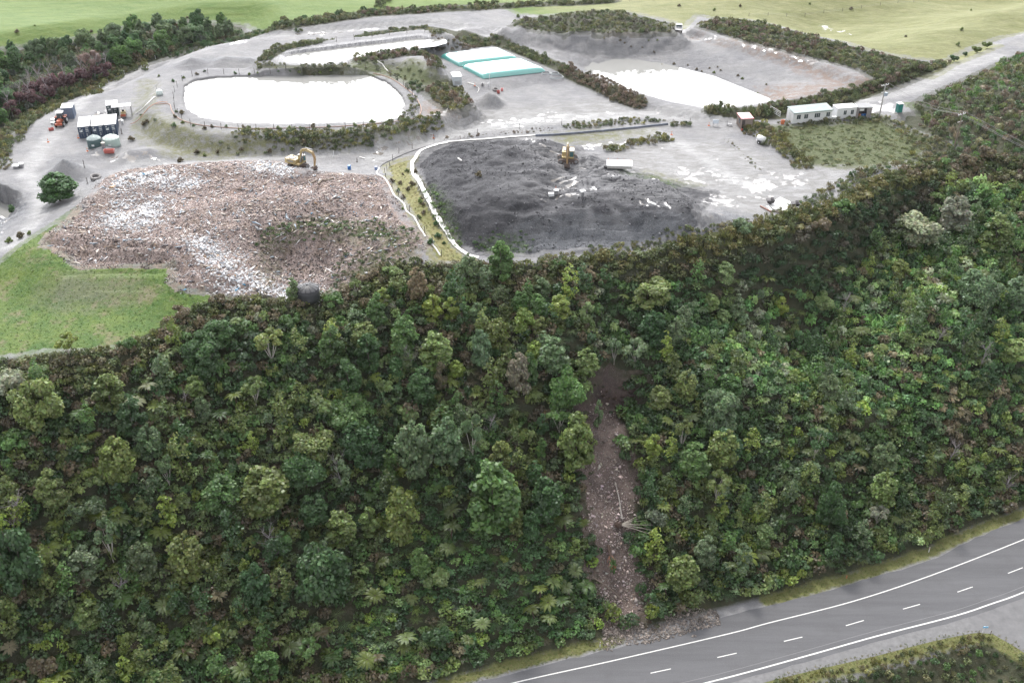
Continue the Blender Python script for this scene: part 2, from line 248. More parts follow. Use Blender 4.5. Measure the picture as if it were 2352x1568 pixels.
M_('road_worn', lines=(([(2290, 128), (2180, 165), (2090, 208), (1960, 240), (1800, 262), (1640, 268), (1500, 262), (1300, 272), (1100, 295), (960, 325), (860, 362)], 2.2), ([(30, 560), (90, 500), (100, 440), (60, 400), (90, 350), (130, 300), (180, 240), (250, 195), (340, 145), (480, 105), (640, 82), (800, 68), (940, 55), (1010, 48), (1060, 60), (1020, 75)], 1.8), ([(300, 375), (480, 372), (700, 362), (880, 335)], 1.2), ([(1580, 60), (1560, 80), (1620, 86), (1760, 108), (1900, 145)], 1.2), ([(1500, 300), (1600, 350), (1700, 420)], 1.6)))
MASK['slip'] = MASK['slip'] + 1.0 * fbm(GX, GY, 3.5, 3)
M_('rut', lines=[(l, .24) for l in ([(1267, 416), (1297, 406)], [(1286, 421), (1324, 407)], [(1301, 427), (1324, 417)], [(1240, 330), (1253, 336)], [(1263, 346), (1283, 354)], [(1468, 461), (1489, 473)], [(1484, 456), (1519, 479)], [(1527, 466), (1540, 479)], [(1395, 400), (1410, 403)], [(1500, 412), (1512, 413)], [(1330, 385), (1345, 388)], [(1360, 430), (1372, 436)], [(1230, 322), (1250, 320)], [(1210, 318), (1226, 326)])])
M_('heapfoot', [(1160, 545), (1330, 505), (1450, 500), (1560, 500), (1618, 505), (1600, 548), (1400, 575), (1250, 582), (1150, 580)])
M_('blacktop', [(1180, 330), (1330, 345), (1480, 395), (1620, 438), (1560, 470), (1480, 468), (1380, 440), (1300, 455), (1200, 440), (1250, 400)])
M_('heath', [(1740, 290), (1810, 290), (2020, 270), (2160, 320), (2100, 370), (1990, 384), (1900, 382), (1862, 378), (1800, 330)], [(790, 160), (830, 140), (960, 140), (1000, 175), (1030, 200), (960, 200), (880, 170)], [(-100, 140), (60, 120), (240, 92), (430, 66), (545, 74), (560, 84), (440, 110), (330, 145), (200, 205), (60, 262), (-100, 330)])
M_('wet', [(1400, 330), (1640, 320), (1840, 380), (1990, 385), (1900, 440), (1820, 480), (1640, 500), (1620, 440), (1450, 390)], [(900, 300), (1100, 240), (1400, 230), (1640, 270), (1500, 275), (1100, 300), (900, 380), (800, 390)], [(1080, 300), (1400, 262), (1700, 300), (1400, 290)])
M_('brownfloor', [(1950, 170), (2010, 178), (2060, 196), (1900, 215), (1780, 238), (1740, 200), (1900, 190), (1800, 150), (1700, 110), (1620, 95), (1700, 92), (1850, 135)], [(1555, 70), (1620, 70), (1600, 92), (1400, 80)], [(980, 235), (1010, 230), (1040, 258), (1000, 270), (970, 262)])
M_('liner', [(633, 128), (640, 119), (700, 110), (800, 98), (900, 86), (960, 79), (1000, 81), (1024, 91), (1027, 99), (1000, 107), (940, 113), (850, 128), (770, 148), (700, 148), (650, 144), (636, 136)])
M_('dark', [(115, 372), (145, 362), (185, 372), (198, 388), (175, 405), (140, 388)], [(-60, 395), (15, 425), (60, 448), (75, 475), (50, 505), (0, 530), (-60, 560)], [(830, 52), (950, 40), (985, 45), (975, 60), (900, 62), (840, 60)], [(420, 145), (460, 130), (590, 132), (580, 142), (470, 145)],
    [(1120, 245), (1130, 232), (1150, 238), (1145, 246)], [(205, 338), (270, 336), (265, 350), (212, 352)], [(1620, 484), (1660, 478), (1740, 500), (1720, 512), (1640, 520)],
   [(1130, 285), (1270, 300), (1500, 272), (1270, 290)])
# ---------------------------------------------------------------- materials
def mat(name):
    m = bpy.data.materials.new(name); m.use_nodes = True; t = m.node_tree
    return m, t, t.nodes['Principled BSDF']
def setsp(b, v):
    k = 'Specular IOR Level'
    if k in b.inputs: b.inputs[k].default_value = v
_simple = {}
def smat(name, col, rough=.6, metal=0.0, var=.12, scale=3.0, bumpd=0.0, spec=.5):
    if name in _simple: return _simple[name]
    m, t, b = mat(name); b.inputs['Roughness'].default_value = rough; b.inputs['Metallic'].default_value = metal; setsp(b, spec)
    tcn = nd(t, 'ShaderNodeTexCoord'); n = nd(t, 'ShaderNodeTexNoise'); n.inputs['Scale'].default_value = scale; n.inputs['Detail'].default_value = 6; n.inputs['Roughness'].default_value = .65
    t.links.new(tcn.outputs['Object'], n.inputs['Vector'])
    mrn = nd(t, 'ShaderNodeMapRange', _1=.3, _2=.7, _3=1 - var, _4=1 + var); t.links.new(n.outputs[0], mrn.inputs[0])
    s = nd(t, 'ShaderNodeVectorMath', operation='SCALE'); s.inputs[0].default_value = col; t.links.new(mrn.outputs[0], s.inputs['Scale']); t.links.new(s.outputs[0], b.inputs['Base Color'])
    if bumpd:
        bn = nd(t, 'ShaderNodeBump'); bn.inputs['Distance'].default_value = bumpd; t.links.new(n.outputs[0], bn.inputs['Height']); t.links.new(bn.outputs[0], b.inputs['Normal'])
    _simple[name] = m; return m
def ground_material():
    m, t, b = mat('ground'); lk = t.links.new; setsp(b, .3)
    pos = nd(t, 'ShaderNodeTexCoord').outputs['Object']
    def noise(scale, det=8, rough=.62, stretch=None, dist=0):
        n = nd(t, 'ShaderNodeTexNoise'); n.inputs['Scale'].default_value = scale; n.inputs['Detail'].default_value = det; n.inputs['Roughness'].default_value = rough; n.inputs['Distortion'].default_value = dist
        if stretch:
            mp = nd(t, 'ShaderNodeMapping'); mp.inputs['Scale'].default_value = stretch[0]; mp.inputs['Rotation'].default_value = (0, 0, stretch[1]); lk(pos, mp.inputs[0]); lk(mp.outputs[0], n.inputs['Vector'])
        else: lk(pos, n.inputs['Vector'])
        return n.outputs[0]
    def rng(v, a, b_, c, d):
        n = nd(t, 'ShaderNodeMapRange', _1=a, _2=b_, _3=c, _4=d); lk(v, n.inputs[0]); return n.outputs[0]
    def math_(op, a, b_):
        n = nd(t, 'ShaderNodeMath', operation=op)
        for i, q in enumerate((a, b_)):
            if isinstance(q, (int, float)): n.inputs[i].default_value = q
            else: lk(q, n.inputs[i])
        return n.outputs[0]
    def mix(f, a, b_):
        n = nd(t, 'ShaderNodeMix', data_type='RGBA')
        for k, q in (('Factor', f), ('A', a), ('B', b_)):
            if isinstance(q, (int, float, tuple)): n.inputs[k].default_value = q if not isinstance(q, tuple) or len(q) == 4 else q + (1,)
            else: lk(q, n.inputs[k])
        return n.outputs['Result']
    def attr(k):
        n = nd(t, 'ShaderNodeAttribute', attribute_name='m_' + k); return n.outputs['Fac']
    nb = noise(.12, 6); nm = noise(.6, 8, .7); nf = noise(4.0, 6, .75); ne = noise(.35, 10, .75); nff = noise(9.0, 3, .8)
    def mask(k, amp=3.0, soft=.5, nn=None):
        v = math_('ADD', attr(k), math_('MULTIPLY', math_('SUBTRACT', nn or ne, .5), amp * 2)); return rng(v, -soft, soft, 0, 1)
    track = noise(.5, 6, .65, ((.5, 1.2, 1), R(-20)), 1.2)
    grav = mix(rng(nb, .35, .65, 0, 1), (.175, .175, .187), (.27, .265, .262)); grav = mix(rng(nm, .3, .72, 0, .55), grav, (.125, .13, .145)); grav = mix(rng(track, .5, .68, 0, .5), grav, (.31, .31, .32)); grav = mix(rng(nff, .35, .7, 0, .35), grav, (.30, .30, .31))
    c = mix(mask('wet', 3, 2), grav, mix(rng(track, .42, .62, 0, 1), (.215, .212, .21), (.305, .305, .312)))
    c = mix(math_('MULTIPLY', mask('dark', 1.2, .6), .9), c, mix(rng(noise(1.4, 5, .7, ((3, .6, 1), 0)), .35, .65, 0, 1), (.095, .10, .115), (.19, .195, .205)))
    c = mix(rng(noise(.05, 6, .6), .5, .62, 0, .45), c, (.15, .15, .16)); c = mix(rng(noise(.8, 6, .75, ((.25, 1.8, 1), R(-25))), .58, .68, 0, .5), c, (.13, .132, .14)); c = mix(rng(noise(.8, 6, .75, ((.25, 1.8, 1), R(18))), .6, .68, 0, .4), c, (.38, .38, .385))
    c = mix(math_('MULTIPLY', mask('road_worn', 1.6, .8), .75), c, mix(rng(track, .42, .62, 0, 1), (.29, .29, .293), (.38, .38, .386)))
    c = mix(math_('MULTIPLY', mask('brownfloor', 2.5, 1), rng(nm, .4, .55, 0, .8)), c, (.20, .145, .115))
    c = mix(math_('MULTIPLY', mask('moss', 3.5, 1.4), rng(noise(.7, 8, .75), .36, .54, 0, .85)), c, mix(rng(nf, .35, .6, 0, 1), (.085, .10, .042), (.165, .16, .07)))
    xyz = nd(t, 'ShaderNodeSeparateXYZ'); lk(pos, xyz.inputs[0])
    fg = mix(rng(noise(.25, 8, .7, ((.45, 1.6, 1), .1)), .34, .66, 0, 1), (.085, .15, .03), (.16, .215, .06)); fg = mix(rng(nf, .3, .7, 0, .4), fg, (.07, .11, .03))
    fy = mix(rng(noise(.25, 8, .7, ((.5, 1.6, 1), -.2)), .34, .66, 0, 1), (.15, .165, .06), (.25, .25, .125)); fy = mix(rng(noise(1.1, 6, .7, ((.4, 2, 1), 0)), .45, .68, 0, .75), fy, (.12, .13, .06))
    fld = mix(rng(math_('ADD', xyz.outputs[0], math_('MULTIPLY', math_('SUBTRACT', nb, .5), 60)), 0, 26, 0, 1), fg, fy)
    c = mix(mask('field', 2.2, .8), c, fld)
    gr = mix(rng(noise(.18, 7, .7), .38, .62, 0, 1), (.052, .112, .02), (.12, .172, .034)); gr = mix(rng(nf, .35, .65, 0, .5), gr, (.04, .075, .02)); gr = mix(rng(noise(.22, 9, .75), .53, .62, 0, .8), gr, (.17, .15, .09)); gr = mix(rng(noise(1.6, 6, .8), .5, .7, 0, .5), gr, (.15, .19, .04))
    gr = mix(math_('MULTIPLY', mask('dirt', 5, 2), .4), gr, mix(rng(nf, .35, .65, 0, 1), (.15, .125, .12), (.23, .20, .19)))
    c = mix(mask('grass', .8, .3), c, gr)
    st = mix(rng(nm, .35, .65, 0, 1), (.235, .215, .10), (.155, .165, .06)); c = mix(mask('straw', 1.0, .3), c, st)
    wa = mix(rng(noise(2.2, 8, .8), .35, .65, 0, 1), (.13, .098, .09), (.33, .26, .24)); wa = mix(rng(noise(5.5, 4, .9), .57, .63, 0, .9), wa, (.55, .53, .53)); wa = mix(rng(noise(.35, 5, .7), .5, .62, 0, .6), wa, (.22, .165, .13))
    wa = mix(math_('MULTIPLY', mask('moss', 3.0, 1.2), rng(noise(.8, 8, .75), .42, .52, 0, .9)), wa, mix(rng(nf, .35, .6, 0, 1), (.035, .058, .022), (.085, .10, .035)))
    c = mix(math_('MULTIPLY', mask('heath', 2, 1), .95), c, mix(rng(nf, .35, .65, 0, 1), (.06, .078, .034), (.10, .115, .048)))
    c = mix(mask('waste', 1.6, .35), c, wa)
    bk = mix(rng(noise(.45, 8, .7), .35, .65, 0, 1), (.018, .019, .023), (.055, .055, .063)); bk = mix(rng(noise(.55, 8, .7, ((.3, 2.6, 1), R(20))), .55, .7, 0, .6), bk, (.11, .11, .115)); bk = mix(rng(nff, .55, .7, 0, .5), bk, (.12, .125, .14))
    bk = mix(math_('MULTIPLY', mask('blacktop', 3, 2), rng(noise(.7, 6, .6, ((.3, 2.2, 1), R(-18))), .42, .6, 0, .9)), bk, (.165, .165, .172))
    bk = mix(math_('MULTIPLY', mask('heapfoot', 3, 1.5), .8), bk, mix(rng(nff, .35, .65, 0, 1), (.075, .08, .09), (.17, .18, .20)))
    bk = mix(math_('MULTIPLY', attr('radial'), .8), bk, (.20, .20, .21))
    bk = mix(math_('MULTIPLY', mask('moss', 2.0, 1.0), rng(noise(1.1, 8, .75), .42, .52, 0, .9)), bk, (.05, .085, .022))
    c = mix(mask('black', 1.3, .5), c, bk)
    c = mix(mask('liner', .2, .1), c, mix(rng(noise(1.2, 4, .5, ((3.5, .8, 1), .3), 1.5), .4, .6, 0, 1), (.24, .24, .26), (.5, .5, .51)))
    fo = mix(rng(nm, .35, .65, 0, 1), (.032, .042, .022), (.06, .058, .034)); c = mix(math_('MAXIMUM', mask('floor', .6, .4), mask('forest', .6, .4)), c, fo)
    sl = mix(rng(noise(.9, 8, .8), .35, .65, 0, 1), (.075, .053, .045), (.25, .19, .165)); sl = mix(rng(noise(.22, 5, .6), .42, .58, 0, .75), sl, (.045, .03, .028)); sl = mix(rng(noise(7, 4, .8), .5, .66, 0, .6), sl, (.36, .32, .30)); sl = mix(math_('MULTIPLY', mask('scarp', 2.5, 1), .85), sl, mix(rng(nm, .4, .6, 0, 1), (.022, .016, .016), (.075, .05, .045))); c = mix(mask('slip', 1.2, .3), c, sl)
    c = mix(mask('verge', 1.3, .3), c, mix(rng(nf, .35, .65, 0, 1), (.17, .155, .07), (.10, .13, .035)))
    hsv = nd(t, 'ShaderNodeHueSaturation'); lk(c, hsv.inputs['Color']); lk(rng(nff, .3, .7, .82, 1.18), hsv.inputs['Value']); lk(hsv.outputs[0], b.inputs['Base Color'])
    b.inputs['Roughness'].default_value = .85
    bn = nd(t, 'ShaderNodeBump'); bn.inputs['Distance'].default_value = .35; bn.inputs['Strength'].default_value = .8
    lk(math_('ADD', math_('MULTIPLY', nm, 1.1), math_('MULTIPLY', nf, .5)), bn.inputs['Height']); lk(bn.outputs[0], b.inputs['Normal'])
    # standing water in the hollows: mirror-like film with ragged edges
    p = math_('MAXIMUM', mask('puddle', 5.5, .12, noise(.55, 8, .62, ((.9, 1, 1), R(-8)))), math_('MULTIPLY', rng(noise(.5, 7, .6, ((.8, 1, 1), R(-15))), .66, .675, 0, 1), mask('wet', 1, 1)))
    p = math_('MAXIMUM', p, mask('rut', .35, .05))
    g = nd(t, 'ShaderNodeBsdfPrincipled'); g.inputs['Base Color'].default_value = (.16, .145, .13, 1); g.inputs['Roughness'].default_value = .04; setsp(g, 1.0)
    ms = nd(t, 'ShaderNodeMixShader'); lk(p, ms.inputs[0]); lk(b.outputs[0], ms.inputs[1]); lk(g.outputs[0], ms.inputs[2]); lk(ms.outputs[0], t.nodes['Material Output'].inputs[0])
    return m
GM = ground_material()
# ---------------------------------------------------------------- object helpers
def link(o, parent=None):
    SC.collection.objects.link(o)
    if parent is not None: o.parent = parent
    return o
def tag(o, label=None, cat=None, group=None, kind=None):
    if label: o['label'] = label
    if cat: o['category'] = cat
    if group: o['group'] = group
    if kind: o['kind'] = kind
    return o
def npmesh(name, V, F, mats=(), col=None, smooth=False, matidx=None):
    me = bpy.data.meshes.new(name); V = np.asarray(V, np.float32); F = np.asarray(F, np.int32); k = F.shape[1]
    me.vertices.add(len(V)); me.vertices.foreach_set('co', V.ravel()); me.loops.add(F.size); me.loops.foreach_set('vertex_index', F.ravel())
    me.polygons.add(len(F)); me.polygons.foreach_set('loop_start', np.arange(0, F.size, k, dtype=np.int32)); me.polygons.foreach_set('loop_total', np.full(len(F), k, np.int32))
    if smooth: me.polygons.foreach_set('use_smooth', np.ones(len(F), bool))
    if matidx is not None: me.polygons.foreach_set('material_index', np.asarray(matidx, np.int32))
    if col is not None:
        a = me.attributes.new('col', 'FLOAT_COLOR', 'POINT'); c4 = np.ones((len(V), 4), np.float32); c4[:, :3] = col; a.data.foreach_set('color', c4.ravel())
    for q in mats: me.materials.append(q)
    me.update(calc_edges=True); return me
def obj(name, me, parent=None, **kw): return tag(link(bpy.data.objects.new(name, me), parent), **kw)
ny, nx = GX.shape
idx = np.arange(ny * nx).reshape(ny, nx)
F = np.stack([idx[:-1, :-1].ravel(), idx[:-1, 1:].ravel(), idx[1:, 1:].ravel(), idx[1:, :-1].ravel()], 1)
gme = npmesh('ground', np.stack([GX.ravel(), GY.ravel(), GZ.ravel()], 1), F, [GM], smooth=True)
for k, v in MASK.items():
    a = gme.attributes.new('m_' + k, 'FLOAT', 'POINT'); a.data.foreach_set('value', v.astype(np.float32).ravel())
obj('ground', gme, kind='structure', label='hillside, gravel yards and paddocks of the whole site')
# water sheets
def water_mat(name, col, rough=.03):
    m, t, b = mat(name); b.inputs['Base Color'].default_value = col + (1,); b.inputs['Roughness'].default_value = rough; b.inputs['IOR'].default_value = 1.33; setsp(b, 1.0)
    tcn = nd(t, 'ShaderNodeTexCoord'); n = nd(t, 'ShaderNodeTexNoise'); n.inputs['Scale'].default_value = 1.5; t.links.new(tcn.outputs['Object'], n.inputs['Vector'])
    bn = nd(t, 'ShaderNodeBump'); bn.inputs['Distance'].default_value = .01; bn.inputs['Strength'].default_value = .25; t.links.new(n.outputs[0], bn.inputs['Height']); t.links.new(bn.outputs[0], b.inputs['Normal']); return m
wm = water_mat('pond water', (.30, .30, .29))
def sheet(name, poly, z, m, pts=None, **kw):
    w = W_(poly, z) if pts is None else pts
    me = bpy.data.meshes.new(name); me.from_pydata([(x, y, z) for x, y in w], [], [list(range(len(w)))]); me.materials.append(m); me.update()
    return obj(name, me, **kw)
sheet('pond_water', POND1, 36.7, wm, kind='structure', label='white glaring water of the big oval pond')
sheet('pond_water', POND2, 37.8, wm, kind='structure', label='white glaring water of the narrow lined pond')
sheet('pond_water', [(1180, 112), (1300, 118), (1500, 140), (1640, 175), (1790, 235), (1750, 262), (1620, 268), (1500, 240), (1400, 205), (1280, 165)], 32.95, wm, kind='structure', label='white glaring water at the bottom of the deep clay pit')
sheet('pond_water', [(-120, 440), (40, 450), (60, 480), (20, 520), (-120, 560)], 30.2, wm, kind='structure', label='pale water in the small pit at the edge of the yard')
# highway
def catmull(P, n=8):
    P = np.array(P, float); Q = np.vstack([2 * P[0] - P[1], P, 2 * P[-1] - P[-2]]); o = []
    for i in range(1, len(Q) - 2):
        for k in range(n):
            t = k / n; a, b, c, d = Q[i - 1], Q[i], Q[i + 1], Q[i + 2]
            o.append(.5 * (2 * b + (c - a) * t + (2 * a - 5 * b + 4 * c - d) * t * t + (3 * b - a - 3 * c + d) * t ** 3))
    o.append(Q[-2]); return np.array(o)
UP = catmull(W_([(900, 1640), (1177, 1568), (1405, 1517), (1672, 1455), (1765, 1430), (1960, 1380), (2138, 1321), (2352, 1238), (2560, 1150)], 0))
LOW = catmull(W_([(1300, 1640), (1619, 1568), (1836, 1510), (2014, 1460), (2192, 1414), (2280, 1385), (2352, 1359), (2560, 1272)], 0))
EDG = catmull(W_([(700, 1672), (1100, 1566), (1240, 1530), (1400, 1490), (1520, 1462), (1700, 1405), (1860, 1368), (1990, 1330), (2130, 1288), (2230, 1240), (2352, 1190), (2560, 1105)], 0))
def extend(c, d=160):
    a = c[0] + (c[0] - c[2]) / np.linalg.norm(c[0] - c[2]) * d; b = c[-1] + (c[-1] - c[-3]) / np.linalg.norm(c[-1] - c[-3]) * d; return np.vstack([a, c, b])
UP, LOW, EDG = extend(UP), extend(LOW), extend(EDG)
def strip(c, w, off=0.0):
    d = np.gradient(c, axis=0); d /= np.linalg.norm(d, axis=1)[:, None]; n = np.stack([-d[:, 1], d[:, 0]], 1)
    return c + n * (off + w / 2), c + n * (off - w / 2)
def ribbon(name, A, B, z, m, parent=None, **kw):
    n = len(A); V = np.vstack([np.c_[A, np.full(n, z)], np.c_[B, np.full(n, z)]]); F = [[i, n + i, n + i + 1, i + 1] for i in range(n - 1)]
    return obj(name, npmesh(name, V, F, [m]), parent, **kw)
am, at, ab = mat('asphalt'); tcn = nd(at, 'ShaderNodeTexCoord'); ab.inputs['Roughness'].default_value = .8; setsp(ab, .35)
def anoise(s, d, sc=(1, 1, 1), rot=0):
    mp = nd(at, 'ShaderNodeMapping'); mp.inputs['Scale'].default_value = sc; mp.inputs['Rotation'].default_value = (0, 0, rot); at.links.new(tcn.outputs['Object'], mp.inputs[0])
    n = nd(at, 'ShaderNodeTexNoise'); n.inputs['Scale'].default_value = s; n.inputs['Detail'].default_value = d; n.inputs['Roughness'].default_value = .7; at.links.new(mp.outputs[0], n.inputs['Vector']); return n.outputs[0]
def amix(f, a, b, lo, hi, mxv):
    r = nd(at, 'ShaderNodeMapRange', _1=lo, _2=hi, _3=0, _4=mxv); at.links.new(f, r.inputs[0]); n = nd(at, 'ShaderNodeMix', data_type='RGBA'); at.links.new(r.outputs[0], n.inputs['Factor'])
    for k, q in (('A', a), ('B', b)):
        if isinstance(q, tuple): n.inputs[k].default_value = q + (1,)
        else: at.links.new(q, n.inputs[k])
    return n.outputs['Result']
ac = amix(anoise(.35, 7, (.12, 1.6, 1), R(-20)), (.088, .089, .097), (.118, .119, .128), .36, .66, 1); ac = amix(anoise(.25, 8), ac, (.085, .085, .09), .5, .7, .6); ac = amix(anoise(9, 3), ac, (.2, .2, .205), .5, .75, .45)
at.links.new(ac, ab.inputs['Base Color'])
lowe = strip(LOW, 0, -0.9)[0]
kk = np.interp(np.linspace(0, 1, len(EDG)), np.linspace(0, 1, len(LOW)), np.arange(len(LOW)))
def resample(c, n):
    s = np.r_[0, np.cumsum(np.linalg.norm(np.diff(c, axis=0), axis=1))]; q = np.linspace(0, s[-1], n); return np.stack([np.interp(q, s, c[:, i]) for i in (0, 1)], 1)
rng0 = np.random.default_rng(3)
EA = resample(EDG, 260); EA = EA + rng0.normal(0, .10, EA.shape); LA = resample(lowe, 260); LA = LA + rng0.normal(0, .05, LA.shape)
ribbon('road', EA, LA, .012, am, kind='structure', label='grey asphalt highway curving across the foot of the hill')
shm = smat('shoulder chip', (.165, .165, .17), .9, 0, .22, 1.2)
SH = resample(extend(catmull(W_([(1500, 1640), (1747, 1569), (1871, 1538), (2014, 1505), (2138, 1473), (2230, 1454)], 0)))[:-1], 120)
LB = resample(np.vstack([lowe[:1], lowe[(lowe[:, 0] < SH[-1, 0] + 2) & (lowe[:, 0] > lowe[0, 0])]]), 120)
ribbon('shoulder', LB, SH, .008, shm, kind='structure', label='pale chip shoulder between highway and grass wedge')
sj = np.vstack([LB[-1:], W_([(2330, 1378), (2560, 1285), (2800, 1400), (2800, 1700), (2352, 1498), (2334, 1486), (2280, 1455), (2248, 1452)], 0), SH[-1:]])
jm = smat('side road seal', (.15, .15, .156), .85, 0, .2, .6)
sheet('side_road', None, .006, jm, pts=sj, kind='structure', label='grey side road leaving the highway at the corner')
wp = smat('road paint', (.62, .62, .61), .6, 0, .30, 5)
pr = bpy.data.objects.new('road_markings', None); link(pr); tag(pr, 'white painted edge lines and lane dashes on the highway', 'road marking', kind='structure')
a_, b_ = strip(UP, .17); ribbon('edge_line', a_, b_, .022, wp, pr)
a_, b_ = strip(LOW, .22); ribbon('edge_line', a_, b_, .022, wp, pr)
for q in ([(1340, 1587), (1385, 1577)], [(1185, 1568), (1223, 1558)][:0] or [(1494, 1545), (1541, 1535)], [(1647.6, 1509), (1692, 1499)], [(1800.5, 1472), (1843, 1462)], [(1943, 1436), (1984, 1424)], [(2074, 1398), (2113, 1387)], [(2199, 1359), (2234, 1347)], [(2315, 1316), (2349, 1303)], [(2440, 1268), (2475, 1254)]):
    c = W_(q, 0); a_, b_ = strip(c, .14); ribbon('lane_dash', a_, b_, .022, wp, pr)
tm = smat('tar seam', (.055, .055, .06), .7, 0, .1, 4); sm_ = smat('pale seam', (.20, .20, .205), .7, 0, .1, 4)
a_, b_ = strip(LOW, .06, .9); ribbon('pavement_seam', a_, b_, .018, sm_, pr)
# ---------------------------------------------------------------- foliage
def leaf_mat():
    m, t, b = mat('leaves'); lk = t.links.new
    a = nd(t, 'ShaderNodeAttribute', attribute_name='col'); oi = nd(t, 'ShaderNodeObjectInfo')
    mu = nd(t, 'ShaderNodeMix', data_type='RGBA', blend_type='MULTIPLY'); mu.inputs['Factor'].default_value = 1
    lk(a.outputs['Color'], mu.inputs['A']); lk(oi.outputs['Color'], mu.inputs['B'])
    d = nd(t, 'ShaderNodeBsdfDiffuse'); tr = nd(t, 'ShaderNodeBsdfTranslucent'); lk(mu.outputs['Result'], d.inputs[0]); lk(mu.outputs['Result'], tr.inputs[0])
    g = nd(t, 'ShaderNodeBsdfGlossy'); g.inputs['Roughness'].default_value = .45; g.inputs[0].default_value = (.8, .85, .9, 1)
    m1 = nd(t, 'ShaderNodeMixShader', _0=.33); lk(d.outputs[0], m1.inputs[1]); lk(tr.outputs[0], m1.inputs[2])
    m2 = nd(t, 'ShaderNodeMixShader', _0=.035); lk(m1.outputs[0], m2.inputs[1]); lk(g.outputs[0], m2.inputs[2]); lk(m2.outputs[0], t.nodes['Material Output'].inputs[0]); return m
LM = leaf_mat()
bark = smat('bark', (.12, .10, .085), .9, 0, .3, 6); pbark = smat('pale bark', (.42, .39, .36), .8, 0, .2, 8); gbark = smat('dead grey wood', (.30, .27, .28), .9, 0, .2, 8); rbark = smat('fern trunk', (.075, .05, .04), .95, 0, .3, 9)
def quads(c, n, size, rg, asp=1.0):               # leaf faces: centres c, facing n
    k = len(c); u = np.cross(n, rg.normal(size=(k, 3))); u /= np.linalg.norm(u, axis=1)[:, None] + 1e-9; v = np.cross(n, u); s = size[:, None] if np.ndim(size) else size
    V = np.stack([c - u * s - v * s * asp, c + u * s - v * s * asp * .6, c + u * s * .8 + v * s * asp, c - u * s * .9 + v * s * asp * .8], 1)
    return V.reshape(-1, 3)
def unit(a): return a / (np.linalg.norm(a, axis=-1)[..., None] + 1e-9)
def cloud(lobes, rad, n, size, rg, jit=.25, flat=0.9, vartone=.3, updark=-0.25):
    lobes = np.array(lobes, float); rad = np.array(rad, float); p = rad ** 2; li = rg.choice(len(lobes), n, p=p / p.sum())
    d = unit(rg.normal(size=(n, 3))); d[:, 2] = np.where(d[:, 2] < updark, -d[:, 2], d[:, 2])
    c = lobes[li] + d * rad[li][:, None] * rg.uniform(.72, 1.06, n)[:, None] * np.array([1, 1, flat])
    nn = unit(d * .7 + rg.normal(size=(n, 3)) * .55 + [0, 0, .3])
    V = quads(c, nn, size * rg.uniform(.6, 1.3, n), rg)
    lt = rg.uniform(.72, 1.28, len(lobes)); tone = lt[li] * rg.uniform(1 - vartone, 1 + vartone, n)
    col = np.repeat(tone[:, None] * (1 + rg.normal(0, .06, (n, 3))), 4, 0); return V, col
def lumps(lobes, rad, k=.8, flat=.9):              # inner foliage mass, so that crowns are not hollow
    th = np.linspace(0, 2 * np.pi, 7)[:-1]; V = []; F = []
    for c, r in zip(lobes, rad):
        o = len(V)
        for z in (-.7, 0., .7):
            q = math.sqrt(1 - z * z) * r * k
            for a in th: V.append((c[0] + q * math.cos(a + z), c[1] + q * math.sin(a + z), c[2] + z * r * k * flat))
        for j in range(2):
            for i in range(6): F.append((o + j * 6 + i, o + j * 6 + (i + 1) % 6, o + j * 6 + 6 + (i + 1) % 6, o + j * 6 + 6 + i))
        F.append((o + 12, o + 13, o + 15, o + 16)); F.append((o + 13, o + 14, o + 15, o + 13)[:3] + (o + 15,)) if 0 else None
        F.append((o + 12, o + 13, o + 14, o + 15)); F.append((o + 12, o + 15, o + 16, o + 17)); F = [f for f in F if f != (o + 12, o + 13, o + 15, o + 16)]
    return np.array(V), np.array(F)
def leafmesh(name, lobes, rad, n, size, rg, base=(1, 1, 1), **kw):
    V, c = cloud(lobes, rad, n, size, rg, **kw); F = np.arange(len(V)).reshape(-1, 4); LV, LF = lumps(lobes, rad)
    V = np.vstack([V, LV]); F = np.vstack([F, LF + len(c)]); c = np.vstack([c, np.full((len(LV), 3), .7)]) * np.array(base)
    return npmesh(name, V, F, [LM], col=np.clip(c, 0, 3))
